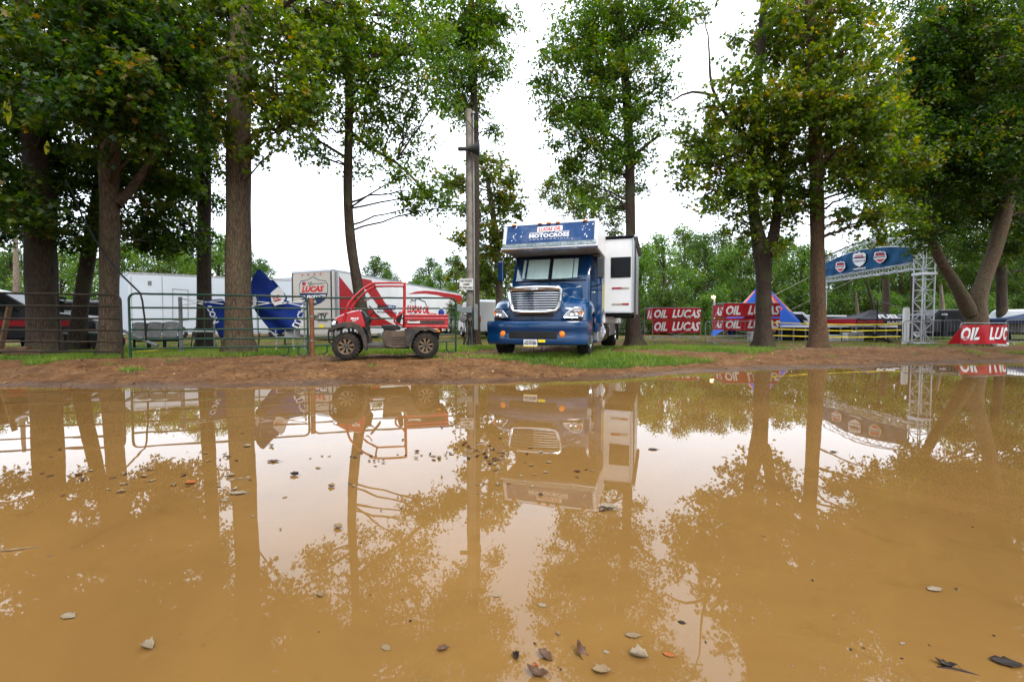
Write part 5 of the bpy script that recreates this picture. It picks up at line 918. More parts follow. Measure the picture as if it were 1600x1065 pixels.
SH2 = [(641.5, 472), (643, 468), (648, 469.5), (652.5, 465.5), (659, 469), (664, 471), (667, 479)]; mb = MB(); mb.tube([onplane(a, b, S0 + sn * .02, sn) for a, b in SH2], .03, 4); mb.build('shield_border', LETK, lt, world=True)
for t in (.055, .11): wheel_at(lt, t, S0, S1, .5, .62)
wheel_at(lt, .82, S0, S1, .5, .62)
mb = MB(); q0, q1 = S0.lerp(S1, .25), S0.lerp(S1, .72); mb.slab([q0 - sn * .3 + Vector((0, 0, .2)), q1 - sn * .3 + Vector((0, 0, .2)), q1 - sn * .3 + Vector((0, 0, .42)), q0 - sn * .3 + Vector((0, 0, .42))], sn, .25); mb.build('belly_box', TRAILW, lt, world=True)
# plain white trailer on the left
B1 = (hx(26.7, 203), 26.7); B2 = (hx(31.6, 478), 31.6); B0 = (hx(29.3, 186), 29.3); B3 = (B2[0] + B0[0] - B1[0], B2[1] + B0[1] - B1[1]); zt2 = CAMZ + 80 / FPX * 26.7
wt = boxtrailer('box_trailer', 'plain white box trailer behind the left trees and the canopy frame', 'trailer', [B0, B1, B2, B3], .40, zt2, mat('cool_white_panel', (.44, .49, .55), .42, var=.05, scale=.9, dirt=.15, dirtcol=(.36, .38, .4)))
C0, C1 = Vector((B1[0], B1[1], 0)), Vector((B2[0], B2[1], 0)); cd_ = (C1 - C0).normalized(); cn = Vector((cd_.y, -cd_.x, 0))
sidepoly('vent', [(231, 439), (237, 439), (237, 446), (231, 446)], GREY, .006, cn, C0, wt)
mb = MB(); mb.tube([onplane(a, b, C0 + cn * .01, cn) for a, b in ((270, 500), (270, 451), (294, 453), (294, 500), (270, 500))], .018, 4); mb.build('door_frame', GREY, wt, world=True)
for x in (204.5, 253, 330, 400): mb = MB(); a, b = onplane(x, 432, C0 + cn * .008, cn), onplane(x, 515, C0 + cn * .008, cn); mb.tube([a, Vector((a.x, a.y, .5))], .014, 4); mb.build('panel_seam', GREY, wt, world=True)
for t in (.25, .36, .8): wheel_at(wt, t, C0, C1, .42, .52)
bt = boxtrailer('box_trailer', 'tall white trailer end showing between the largest trunk and the shield trailer', 'trailer', [(hx(34, 405), 35), (hx(33, 462), 33), (hx(40, 500), 40), (hx(42, 430), 42)], .4, CAMZ + 73 / FPX * 33, WHITE)
q0, q1 = Vector((hx(34, 405), 35, 0)), Vector((hx(33, 462), 33, 0)); qd = (q1 - q0).normalized(); qn = Vector((qd.y, -qd.x, 0))
for t in (.15, .38, .62, .85): mb = MB(); q = q0.lerp(q1, t) + qn * .02; mb.bar(q + Vector((0, 0, .6)), q + Vector((0, 0, 4.0)), .05, .03, qd); mb.build('panel_seam', GREY, bt, world=True)
# ------------------------------------------------------------------ collapsed blue canopy behind the gate
def cloth(name, pts, m, parent, amp=.09, seed=0, d0=0, cuts=7, dirv=Vector((.8, 0, .6))):
    """outline of points turned into a sheet with folds and real thickness"""
    for _ in range(2): pts = [q for i in range(len(pts)) for q in (pts[i].lerp(pts[(i + 1) % len(pts)], .18), pts[i].lerp(pts[(i + 1) % len(pts)], .82))]
    bm = bmesh.new(); vs = [bm.verts.new(p - parent.location) for p in pts]; bm.faces.new(vs); bmesh.ops.triangulate(bm, faces=bm.faces)
    for _ in range(cuts):
        lng = [e for e in bm.edges if e.calc_length() > .11]
        if not lng: break
        bmesh.ops.subdivide_edges(bm, edges=lng, cuts=1); bmesh.ops.triangulate(bm, faces=bm.faces)
    rr = random.Random(seed); ph = rr.uniform(0, 6)
    for v in bm.verts:
        s = v.co.dot(dirv); t = v.co.dot(Vector((-dirv.z, 0, dirv.x))); v.co.y += amp * (math.sin(s * 5 + ph + 1.2 * math.sin(t * 1.6)) + .35 * math.sin(s * 11 + t * 3 + ph)) + .15 * t * .3
    me = bpy.data.meshes.new(name); bm.to_mesh(me); bm.free(); me.materials.append(m); me.polygons.foreach_set('use_smooth', [True] * len(me.polygons))
    o = bpy.data.objects.new(name, me); COL.objects.link(o); o.parent = parent; md = o.modifiers.new('t', 'SOLIDIFY'); md.thickness = .012; return o
def text3(s, o_px, r_px, u_px, D, m, parent, **k):
    o_, r_, u_ = W(*o_px, D), W(*r_px, D), W(*u_px, D); return letters(s, o_, r_ - o_, u_ - o_, m, parent, world=True, **k)
c0 = W(283, 556, 12.3); can = thing('collapsed_canopy', 'blown down blue canopy with white scissor frame hanging around the largest trunk', 'canopy', (c0.x, c0.y, gzf(c0.x, c0.y)))
cloth('canopy_cloth', [W(*q, 13.3) for q in [(315, 470), (330, 468), (352, 466), (352, 528), (344, 527), (336, 508), (326, 488)]], BLUEC, can, .05, 1)
cloth('canopy_cloth', [W(*q, 13.2) for q in [(393, 440), (402, 418), (412, 428), (424, 440), (436, 458), (447, 469), (462, 474), (477, 473), (478, 490), (472, 503), (462, 514), (449, 517), (436, 522), (424, 519), (408, 500), (398, 486), (393, 470)]], BLUEC, can, .085, 2)
cloth('canopy_cloth', [W(*q, 13.7) for q in [(420, 438), (428, 437), (440, 452), (450, 465), (446, 472), (436, 462)]], BLUEC, can, .05, 3)
text3('CON', (323, 479), (334, 506), (332, 476), 12.95, LETW, can, bold=.03); text3('LUCAS', (456, 509), (473, 474), (466, 513), 12.85, LETW, can, bold=.03); text3('OIL', (466, 513), (476, 495), (471, 516), 12.85, LETW, can, bold=.03)
mb = MB(); mb.slab([W(a, b, 12.95) for a, b in [(424, 458), (436, 448), (442, 453), (447, 466), (441, 474), (430, 478), (425, 470)]], (0, 1, 0), .01); mb.build('shield_print', LETW, can, world=True)
mb = MB(); mb.slab([W(a, b, 12.93) for a, b in [(426, 463), (437, 460), (440, 468), (430, 472)]], (0, 1, 0), .008); mb.build('shield_band', LETR, can, world=True)
text3('LUCAS', (427.5, 471), (440, 466.5), (427, 465), 12.91, LETW, can, bold=.02, shear=.2); mb = MB(); mb.slab([W(a, b, 12.95) for a, b in [(396, 462), (400, 460), (402, 470), (400, 478), (396, 480)]], (0, 1, 0), .008); mb.build('shield_print', LETW, can, world=True)
for a, b, c, d in ((283, 466, 350, 475), (283, 477, 350, 469), (394, 470, 440, 475), (394, 478, 440, 471), (440, 475, 477, 469), (440, 471, 477, 479), (283, 466, 318, 476)):
    mb = MB(); mb.bar(W(a, b, 12.6), W(c, d, 12.6), .03, .02); mb.build('scissor_bar', LETW, can, world=True)
for x, y0, y1, D in ((283, 464, 556, 12.2), (335, 500, 547, 13.0), (476, 470, 548, 12.8)):
    a, b = W(x, y0, D), W(x, y1, D); mb = MB(); mb.bar((a.x, a.y, gzf(a.x, a.y)), a, .065 if x < 300 else .035, .065 if x < 300 else .035); mb.build('canopy_leg', GALV, can, world=True)
# white cloth-covered table and a chair beneath the canopy
def folding_table(px, D, y, w, label):
    p = W(px, y, D); g = gzf(p.x, D); t = thing('folding_table', label, 'table', (p.x, D, g)); h = p.z - g; mb = MB(); mb.box(-w / 2, w / 2, -.35, .35, h - .04, h); mb.build('table_top', SIGNW, t, bevel=.01)
    for s in (-1, 1):
        mb = MB(); mb.tube([(s * w * .45, -.28, 0), (s * w * .40, -.28, h - .03)], .014, 6); mb.build('leg', BLACK, t); mb = MB(); mb.tube([(s * w * .45, .28, 0), (s * w * .40, .28, h - .03)], .014, 6); mb.build('leg', BLACK, t)
        mb = MB(); mb.tube([(s * w * .44, -.28, .15), (s * w * .44, .28, .15)], .010, 6); mb.build('stretcher', BLACK, t)
folding_table(322, 14, 516.5, 1.5, 'pale folding table between the two trunks left of the fallen blue canopy'); folding_table(425, 15.5, 517, 1.4, 'pale folding table behind the hanging corner of the blue canopy')
p = W(451, 520, 12.9); g = gzf(p.x, 12.9); ch = thing('plastic_chair', 'white plastic garden chair behind the gate under the blue canopy', 'chair', (p.x, 12.9, g))
mb = MB(); mb.box(-.24, .24, -.22, .24, .40, .43); mb.build('seat', LETW, ch, bevel=.012)
mb = MB(); mb.grid([[(.25 * math.sin(a), .25 + .04 * t - .08 * (1 - math.cos(a)), .43 + .42 * t - .05 * t * abs(a)) for a in np.linspace(-1.1, 1.1, 7)] for t in (0, .5, 1)]); mb.build('backrest', LETW, ch, smooth=True, solid=.012)
LCH = mat('worn_white_plastic', (.26, .26, .26), .5)
for o_ in ch.children: o_.data.materials[0] = LCH
for sx in (-1, 1):
    for sy in (-.2, .22): mb = MB(); mb.bar((sx * .26, sy * 1.1, 0), (sx * .21, sy, .41), .04, .03); mb.build('leg', LCH, ch)
    mb = MB(); mb.tube([(sx * .25, -.2, .42), (sx * .27, -.2, .62), (sx * .26, .22, .66)], .018, 6); mb.build('armrest', LCH, ch)
# three grey stadium seats on a dark frame
SEATG = mat('pale_grey_seat', (.27, .27, .26), .5, var=.2, dirt=.15)
for i in range(3):
    p = W(216 + 25 * i, 530, 12.9); g = gzf(p.x, 12.9); s = thing('stadium_seat', ('leftmost grey stadium seat behind the gate under the white trailer', 'middle grey stadium seat of the three behind the gate', 'rightmost grey stadium seat beside the silver canopy leg')[i], 'seat', (p.x, 12.9, g), .05 * i, 'grey stadium seats behind the green gate')
    mb = MB(); mb.grid([[(.21 * math.sin(a) * 1.0, .05 + .06 * t - .05 * math.cos(a), .66 + .18 * t - .02 * a * a) for a in np.linspace(-1.2, 1.2, 7)] for t in (0, .5, 1)]); mb.build('backrest', SEATG, s, smooth=True, solid=.03)
    mb = MB(); mb.add([(-.19, -.1, .40), (.19, -.1, .40), (.2, .02, .62), (-.2, .02, .62), (-.19, -.05, .38), (.19, -.05, .38), (.2, .07, .61), (-.2, .07, .61)], [(0, 1, 2, 3), (4, 7, 6, 5), (0, 4, 5, 1), (1, 5, 6, 2), (2, 6, 7, 3), (3, 7, 4, 0)]); mb.build('seat', SEATG, s, bevel=.02)
    for sx in (-.2, .2): mb = MB(); mb.bar((sx, .1, 0), (sx, .08, .8), .04, .05); mb.build('leg', BLACK, s)
    mb = MB(); mb.bar((-.2, .1, .3), (.2, .1, .3), .04, .05); mb.bar((-.2, .1, .6), (.2, .1, .6), .04, .05); mb.build('frame', BLACK, s)
mb = MB(); mb.tube([W(160, 505, 11.5), W(196, 518, 11.4), W(224, 531, 11.3), W(246, 540, 11.3)], .04, 8); setprops(mb.build('tow_bar', GALV, smooth=True), 'silver tow bar slanting down behind the gate near the stadium seats', 'tow bar')
a = W(205, 552, 11.9); b = W(268, 541, 13.2); mb = MB(); mb.bar((a.x, a.y, gzf(a.x, a.y) + .05), (b.x, b.y, gzf(b.x, b.y) + .06), .09, .05); setprops(mb.build('yellow_board', TAPE), 'yellow board lying on the ground behind the gate under the seats', 'board')
mb = MB(); mb.bar(W(0, 545, 10.6), W(17, 478, 10.7), .10, .05); setprops(mb.build('wooden_plank', WOOD), 'brown wooden plank leaning against the fence at the far left', 'plank')
for i, (x, y, l_) in enumerate([(18, 540, .6), (24, 549, .5), (36, 552, .7)]):
    p = W(x, y, 10.9); mb = MB(); mb.tube([(p.x - l_ / 2, 10.9, gzf(p.x, 10.9) + .09 + .08 * (i == 0)), (p.x + l_ / 2, 11.0, gzf(p.x, 10.9) + .09 + .08 * (i == 0))], .09, 10)
    setprops(mb.build('log', WOOD), ('cut log on top of the little pile behind the far left fence', 'cut log at the left of the pile behind the far left fence', 'cut log nearest the broad dark trunk behind the fence')[i], 'log', 'cut logs behind the fence')
for i, (x, y, L_) in enumerate([(27, 160, 40), (84, 225, 20)]):
    p = W(x, y, 9.2 if i == 0 else 9.8); s = p.y / FPX; mb = MB(); rows = []
    for j in range(9): t = j / 8; w = .045 * math.sin(PI * min(1, t * .9 + .1)) + .012; rows.append([(p.x - w + .03 * math.sin(5 * t), p.y + .02 * math.cos(7 * t), p.z - t * L_ * s), (p.x + w + .03 * math.sin(5 * t), p.y - .03 * math.sin(6 * t), p.z - t * L_ * s)])
    mb.grid(rows); 
    if i == 0: mb.grid([[(q[0] - .09 + .03 * k * .02, q[1] + .03, q[2] + .01) for q in (r[0], ((r[0][0] + r[1][0]) / 2 - .01, r[0][1], r[0][2]))] for k, r in enumerate(rows[:7])])
    setprops(mb.build('ribbon', YELLOW, solid=.004, smooth=True), ('long yellow ribbon hanging in the dark leaves at the far left', 'short yellow ribbon hanging right of the broad dark trunk')[i], 'ribbon', 'yellow ribbons in the left trees')
# ------------------------------------------------------------------ vehicles behind
def car(name, label, cat, px, D, Lc, yaw, paint, prof, wh=(.18, .80), Wd=1.8, R=.36, win=None, z0=None, lamp=None):
    x = hx(D, px); g = gzf(x, D); r = thing(name, label, cat, (x, D, g), yaw); k = Lc
    mb = MB(); mb.prism([((a - .5) * k, b) for a, b in prof], -Wd / 2, Wd / 2); mb.build('body', paint, r, bevel=.06)
    if win:
        for s in (-1, 1):
            for w_ in win: mb = MB(); mb.prism([((a - .5) * k, b) for a, b in w_], s * Wd / 2 - .006, s * Wd / 2 + .006); mb.build('side_window', GLASSD, r)
    for t in wh:
        for s in (-1, 1):
            mb = MB(); c = ((t - .5) * k, s * (Wd / 2 - .08), R); mb.lathe([(R * .6, -.11), (R * .94, -.11), (R, -.06), (R, .06), (R * .94, .11), (R * .6, .11)], c, 'y', 24); w = mb.build('wheel', RUBBERC, r, smooth=True); mb = MB(); mb.lathe([(R * .6, s * .09), (R * .5, s * .04), (R * .18, s * .05), (.001, s * .09)], c, 'y', 20); mb.build('rim', ALU, w, smooth=True)
    if lamp:
        for (a, b, w, h, m) in lamp:
            for s in (-1, 1): mb = MB(); mb.box((a - .5) * k - w, (a - .5) * k + w, s * (Wd / 2 - .12) - .1, s * (Wd / 2 - .12) + .125, b - h, b + h); mb.build('tail_lamp' if m is REDLENS else 'headlight', m, r, bevel=.02)
    return r
SUV = [(0, .45), (0, .95), (.02, 1.15), (.10, 1.68), (.16, 1.78), (.55, 1.78), (.70, 1.22), (.95, 1.08), (1, .9), (1, .45), (.88, .32), (.12, .32)]; SW = [[(.06, 1.18), (.12, 1.62), (.34, 1.64), (.34, 1.18)], [(.36, 1.18), (.36, 1.64), (.53, 1.64), (.63, 1.18)]]
VAN = [(0, .45), (0, 2.3), (.03, 2.42), (.72, 2.42), (.86, 1.5), (.97, 1.2), (1, .95), (1, .45), (.9, .35), (.1, .35)]; VW = [[(.70, 1.4), (.70, 2.1), (.745, 2.1), (.82, 1.45)]]
PK = [(0, .55), (0, 1.15), (.36, 1.15), (.38, 1.75), (.42, 1.82), (.60, 1.82), (.70, 1.25), (.96, 1.12), (1, .9), (1, .5), (.9, .4), (.08, .4)]; PW = [[(.40, 1.25), (.42, 1.70), (.585, 1.70), (.655, 1.25)]]
BLKP = mat('black_vehicle_paint', (.008, .008, .010), .4, coat=.12)
WHTP = mat('white_vehicle_paint', (.68, .70, .72), .3, coat=.5, var=.05)
suv = car('parked_car', 'black sport utility car with red tail lamps behind the far left fence', 'car', 12, 14.5, 4.7, .5, BLKP, SUV, win=SW, lamp=[(.01, 1.0, .04, .12, REDLENS)])
pku = car('parked_pickup', 'black pickup with red tail lamp between the broad trunk and the leaning dark trunk', 'pickup', 112, 18, 5.4, 2.2, BLKP, PK, win=PW, lamp=[(.01, .98, .04, .12, REDLENS)], Wd=1.95, R=.4)
mb = MB(); mb.box(-1.9, 2.1, -.93, -.90, .74, .92); mb.build('red_side_trim', RED, suv); mb = MB(); mb.box(-2.5, 2.4, .975, 1.0, .72, .95); mb.build('red_side_trim', RED, pku)
mb = MB(); p = W(107, 490, 16.6); mb.box(p.x - .12, p.x + .12, 16.6, 16.62, p.z - .12, p.z + .12); setprops(mb.build('paper_notice', SIGNW), 'white square notice on the dark pickup window at left', 'notice')
car('parked_van', 'white cargo van far behind between the utility pole and the blue truck', 'van', 752, 31, 5.6, 1.9, WHTP, VAN, win=VW, Wd=2.0, R=.38, lamp=[(.0, 1.2, .03, .2, REDLENS)])
car('parked_car', 'teal and white small car beyond the barrier at the far right edge', 'car', 1612, 27, 4.4, .2, WHTP, SUV, win=SW)
car('parked_pickup', 'dark pickup parked between the arch tower and the forked sycamore', 'pickup', 1468, 28, 5.5, 2.9, BLKP, PK, win=PW, Wd=1.95, R=.42)
0 and car('parked_pickup', 'white pickup cab seen through the trees left of the plain white trailer', 'pickup', 184, 23, 5.2, 1.75, WHTP, PK, win=PW, Wd=1.9, R=.4)
car('parked_car', 'silver car glimpsed under the star shaped blue tent', 'car', 1236, 33, 4.6, .1, mat('silver_car_paint', (.45, .47, .5), .25, .6, coat=.5), SUV, win=SW)
# green garden cart behind the brown trunk
p = W(142, 530, 13.6); gc = thing('utility_cart', 'dark green motor cart with bars behind the brown trunk at left', 'cart', (p.x, 13.6, gzf(p.x, 13.6)), .3)
mb = MB(); mb.box(-.6, .6, -.35, .35, .3, .55); mb.build('cart_body', GREENP, gc, bevel=.05); mb = MB(); mb.tube([(-.6, -.3, .5), (-.6, -.3, .95), (.5, -.3, .85), (.6, -.3, .5)], .025, 6); mb.build('cart_rail', ALU, gc)
for sx in (-.4, .42):
    for s in (-1, 1): mb = MB(); mb.lathe([(.1, -.08), (.24, -.08), (.26, 0), (.24, .08), (.1, .08), (.001, .07)], (sx, s * .38, .26), 'y', 18); mb.build('wheel', RUBBER, gc, smooth=True)
# dark trailers beyond the stage
DTR = mat('dark_trailer_panel', (.014, .016, .022), .35, var=.2)
def plan(px0, D0, px1, D1, depth=2.4):
    a, b = Vector((hx(D0, px0), D0, 0)), Vector((hx(D1, px1), D1, 0)); d = (b - a).normalized(); n = Vector((-d.y, d.x, 0)) * depth; return [(a.x, a.y), (b.x, b.y), (b.x + n.x, b.y + n.y), (a.x + n.x, a.y + n.y)]
boxtrailer('cargo_trailer', 'long low black trailer with pale roof edge behind the straight brown trunk', 'trailer', plan(1222, 36, 1322, 38), .35, CAMZ + 13.5 / FPX * 37, DTR)
boxtrailer('cargo_trailer', 'black enclosed trailer just left of the forked sycamore', 'trailer', plan(1476, 27, 1512, 28), .3, CAMZ + 15.5 / FPX * 27.5, DTR)
boxtrailer('cargo_trailer', 'dark trailer behind the arch tower foot', 'trailer', plan(1398, 31, 1452, 31), .3, CAMZ + 12 / FPX * 31, DTR)
boxtrailer('cargo_trailer', 'white trailer glimpsed between the truck and the first red banners', 'trailer', plan(940, 40, 1012, 40), .35, CAMZ + 9 / FPX * 40, WHITE)
boxtrailer('cargo_trailer', 'low white trailer left of the utility pole', 'trailer', plan(700, 50, 728, 48), .35, CAMZ + 19 / FPX * 49, WHITE)
# ------------------------------------------------------------------ pop up canopies
def popup(label, px0, px1, D, yp, ye, yv, roof, val, legm=GALV, rot=.12, dep=3.0):
    x0, x1 = hx(D, px0), hx(D, px1); cx = (x0 + x1) / 2; w = (x1 - x0) / 2; g = gzf(cx, D); t = thing('popup_canopy', label, 'canopy', (cx, D, g), rot); zp, ze, zv = [CAMZ + (HZ - y) / FPX * D - g for y in (yp, ye, yv)]; dd = dep / 2
    c = [(-w, -dd), (w, -dd), (w, dd), (-w, dd)]
    for i in range(4):
        a, b = c[i], c[(i + 1) % 4]; mb = MB(); rows = []
        for j in range(7):
            s = j / 6; rows.append([((a[0] + (b[0] - a[0]) * u_) * (1 - s), (a[1] + (b[1] - a[1]) * u_) * (1 - s), ze + (zp - ze) * s - .10 * math.sin(PI * s) - .05 * math.sin(PI * u_) * (1 - s)) for u_ in np.linspace(0, 1, 5)])
        mb.grid(rows); mb.build('roof_panel', roof[i % len(roof)], t, smooth=True, solid=.01)
        mb = MB(); mb.grid([[(a[0] + (b[0] - a[0]) * u_, a[1] + (b[1] - a[1]) * u_, z) for u_ in np.linspace(0, 1, 5)] for z in (ze + .0, zv)]); mb.build('valance', val[i % len(val)], t, solid=.01)
        mb = MB(); mb.bar((a[0] * .98, a[1] * .98, 0), (a[0] * .98, a[1] * .98, ze), .04, .04); mb.build('leg', legm, t)
    return t, (x0, x1, zp, ze, zv, w, dd)
BLKC = mat('black_canopy_cloth', (.03, .026, .035), .7, var=.2)
t, q = popup('black canopy with red front edge and white lettering beneath the blue arch', 1312, 1410, 26, 484, 498.5, 506, [BLKC], [BLKC, BLKC, BLKC, RED], rot=-.08)
letters('FUEL', (-.35, -1.5 + .35, q[3] - (q[3] - 0) + q[3] + .02), (1.15, 0, 0), (0, .35, .22), LETW, t, bold=.04, shear=.2); letters('RACING', (-.2, -1.52, q[4] + .04), (1.2, 0, 0), (0, 0, .11), LETW, t)
mb = MB(); mb.box(-1.75, -.4, -1.515, -1.508, q[4] + .05, q[3] - .08); mb.build('valance_print', RED, t)
popup('navy blue canopy at the far right edge behind the barrier', 1568, 1668, 25, 486, 498, 505, [NAVYC], [NAVYC], rot=.1)
popup('small dark blue canopy between the forked sycamore and the plain dark trunk', 1536, 1566, 34, 490, 499, 504, [NAVYC, WHITE], [NAVYC])
popup('white topped canopy over the black car at the far left', -75, 41, 16, 448, 460, 464, [WHITE], [MATTE], rot=0)
# star shaped tent
sc = W(1190, 506, 30); st = thing('star_tent', 'bright blue star shaped tent with pink and orange print behind the red banners', 'tent', (sc.x, 30, gzf(sc.x, 30)))
zA = CAMZ + 66 / FPX * 30 - st.location.z; rows = []; NA = 48
for j in range(13):
    s = j / 12; row = []
    for k in range(NA):
        a = 2 * PI * k / NA + .12; c4 = (.5 + .5 * math.cos(4 * (a - .12))) ** 1.6; re = 1.75 + 1.75 * c4; ze = 1.55 * (1 - c4) ** .8 + .05
        row.append((re * s * math.cos(a), re * s * math.sin(a), ze + (zA - ze) * (1 - s) ** 1.12 + .0))
    rows.append(row)
mb = MB(); mb.grid(rows, True); tent = mb.build('tent_cloth', SKYC, st, smooth=True, solid=.012); me = tent.data; me.materials.append(PINKC); me.materials.append(ORANGEC)
for p_ in me.polygons:
    r, a = math.hypot(p_.center.x, p_.center.y), math.atan2(p_.center.y, p_.center.x) % (PI / 2); s = p_.center.z / zA
    if .50 < s < .86 and .0 < a < .30: p_.material_index = 2 if a < .14 else 1
    if .50 < s < .74 and .9 < a < 1.25: p_.material_index = 1
    if .46 < s < .54 and .8 < a < 1.45: p_.material_index = 2
mb = MB(); mb.tube([(0, 0, 0), (0, 0, zA)], .05, 8); mb.build('centre_pole', ALU, st)
# ------------------------------------------------------------------ red banner stands
def banner_sheet(px0, px1, y0, y1, D, words, parent, D1=None, m=BANNER, sk=.0):
    D1 = D1 or D; a, b = W(px0, y1, D), W(px1, y1 + sk, D1); c, d = W(px1, y0 + sk, D1), W(px0, y0, D); nx_, nz_ = 22, 6; rows = []
    n = (b - a).cross(Vector((0, 0, 1))).normalized()
    def f(u_, v_): p = a.lerp(b, u_).lerp(d.lerp(c, u_), v_); return p + n * (.018 * math.sin(u_ * 14 + v_ * 3 + px0) + .012 * math.sin(u_ * 31 - v_ * 5)) - Vector((0, 0, .012 * math.sin(PI * v_) * math.sin(u_ * 9)))
    for j in range(nz_ + 1): rows.append([f(i / nx_, j / nz_) for i in range(nx_ + 1)])
    mb = MB(); mb.grid(rows); o = mb.build('banner', m, parent, world=True, smooth=True)
    for s, u0, u1, v0, v1 in words:
        o_ = a.lerp(b, u0).lerp(d.lerp(c, u0), v0); r_ = (b - a) * (u1 - u0); u_ = (d - a) * (v1 - v0)
        vs, fs = textgeo(s, .035, .28, 1.0); mbs = MB(); out = []
        for x, y, z in vs: out.append(f(u0 + (u1 - u0) * x, v0 + (v1 - v0) * y) + n * (.006 + z * .3))
        mbs.add(out, fs); mbs.build('lettering', LETW, parent, world=True)
        sh = MB(); sh.add([p + Vector((.009, 0, -.012)) - n * .003 for p in out], fs); sh.build('letter_shadow', LETK, parent, world=True)
    return o
def scaffold(label, px0, px1, D, ytop, ymid, back=1.3, xs=-.3):
    a = W(px0, 535, D); r = thing('banner_stand', label, 'banner', (a.x, D, gzf(a.x, D))); zt_ = W(px0, ytop, D).z
    x0, x1 = hx(D, px0), hx(D, px1); P4 = [(x0, D + .05), (x1, D + .05), (x1 + .2, D + back), (x0 + xs * .2, D + back)]
    for x, y in P4: mb = MB(); mb.tube([(x, y, gzf(x, y)), (x, y, zt_)], .022, 6); mb.build('stand_post', GALV, r, world=True)
    g = gzf(a.x, D)
    for z in (zt_ - .02, g + .25):
        for i in range(4): mb = MB(); mb.tube([(*P4[i], z), (*P4[(i + 1) % 4], z)], .018, 5); mb.build('stand_rail', GALV, r, world=True)
    mb = MB(); mb.tube([(*P4[0], g + .05), (*P4[1], g + .7)], .015, 5); mb.build('stand_brace', GALV, r, world=True); mb = MB(); mb.tube([(*P4[1], g + .05), (*P4[0], g + .7)], .015, 5); mb.build('stand_brace', GALV, r, world=True)
    return r
r1 = scaffold('red banner stand reading OIL LUCAS twice, nearest the blue truck', 1020, 1095, 24, 480, 519)
WDS = [('OIL', .03, .30, .14, .86), ('LUCAS', .40, 1.0, .14, .86)]
banner_sheet(1019.5, 1095, 481, 499, 24, WDS, r1); banner_sheet(1020, 1094, 500, 519.5, 24, WDS, r1); banner_sheet(1011, 1019, 482, 500, 25.3, [('AS', .1, .95, .15, .85)], r1, D1=24.02)
r2 = scaffold('red banner stand reading OIL LUCAS twice, behind the left steel barrier', 1131, 1218, 24.5, 473, 517)
WD2 = [('OIL', .04, .30, .16, .84), ('LUCAS', .43, 1.0, .16, .84)]
banner_sheet(1130, 1218, 474, 495, 24.5, WD2, r2); banner_sheet(1130, 1218, 497, 516, 24.5, WD2, r2); banner_sheet(1113, 1130, 477, 496, 26.3, [('AS', .2, .95, .15, .85)], r2, D1=24.52); banner_sheet(1113, 1130, 498, 515, 26.3, [('AS', .2, .95, .15, .85)], r2, D1=24.52)
# ------------------------------------------------------------------ crowd barriers
def barrier(label, px0, D0, px1, D1, h=1.08, nb=16):
    A = Vector((hx(D0, px0), D0, 0)); B = Vector((hx(D1, px1), D1, 0)); A.z = gzf(A.x, A.y); B.z = gzf(B.x, B.y); r = thing('crowd_barrier', label, 'barrier', A, group='steel crowd barriers'); d = B - A; dn = d.normalized(); c = .12
    z = Vector((0, 0, 1)); pts = [A + z * .14, A + z * (h - c), A + z * (h - c * .3) + dn * c * .3, A + z * h + dn * c, B + z * h - dn * c, B + z * (h - c * .3) - dn * c * .3, B + z * (h - c), B + z * .14, A + z * .14]
    mb = MB(); mb.tube(pts, .02, 6); mb.build('barrier_frame', GALV, r, world=True, smooth=True)
    for k in range(1, nb): p = A + d * (k / nb); mb = MB(); mb.tube([p + z * .14, p + z * h], .008, 4); mb.build('bar', GALV, r, world=True)
    for t in (.14, .86): p = A + d * t; n = Vector((dn.y, -dn.x, 0)); mb = MB(); mb.tube([p + n * .3 + z * .01, p + n * .2 + z * .07, p + z * .14, p - n * .2 + z * .07, p - n * .3 + z * .01], .018, 6); mb.build('foot', GALV, r, world=True)
    return r
barrier('steel crowd barrier standing left of the forked maple before the red banners', 1102, 21, 1184, 21.5, 1.06, 12)
barrier('steel crowd barrier standing before the foot of the arch tower', 1411, 20.6, 1502, 20.2, 1.09, 17)
barrier('steel crowd barrier at the far right edge beyond the low red banner', 1571, 20.0, 1652, 19.2, 1.1, 16)
barrier('steel crowd barrier with the low red banner draped over it', 1500, 18.6, 1575, 18.9, .95, 10)
p = W(1501, 538, 18.5); lb = thing('low_banner', 'low red banner reading OIL LUCAS lying over the barrier at right', 'banner', (p.x, 18.5, gzf(p.x, 18.5)))
banner_sheet(1501, 1573, 507.5, 537, 18.45, [('OIL', .0, .42, .2, .88), ('LU', .62, .92, .2, .88), ('C', .91, .998, .2, .88)], lb)
mb = MB(); mb.slab([W(1481, 537.5, 18.8), W(1501, 536.5, 18.46), W(1501, 512, 18.46), W(1493, 521, 18.6)], (0, 1, 0), .01); mb.build('banner_corner', BANNER, lb, world=True)
p = W(1564, 540, 18.9); mb = MB(); mb.box(p.x - .25, p.x + .25, 18.8, 19.1, gzf(p.x, 19) - .02, gzf(p.x, 19) + .14); setprops(mb.build('barrier_base_block', SIGNW, bevel=.02), 'white block under the right end of the low red banner', 'block')
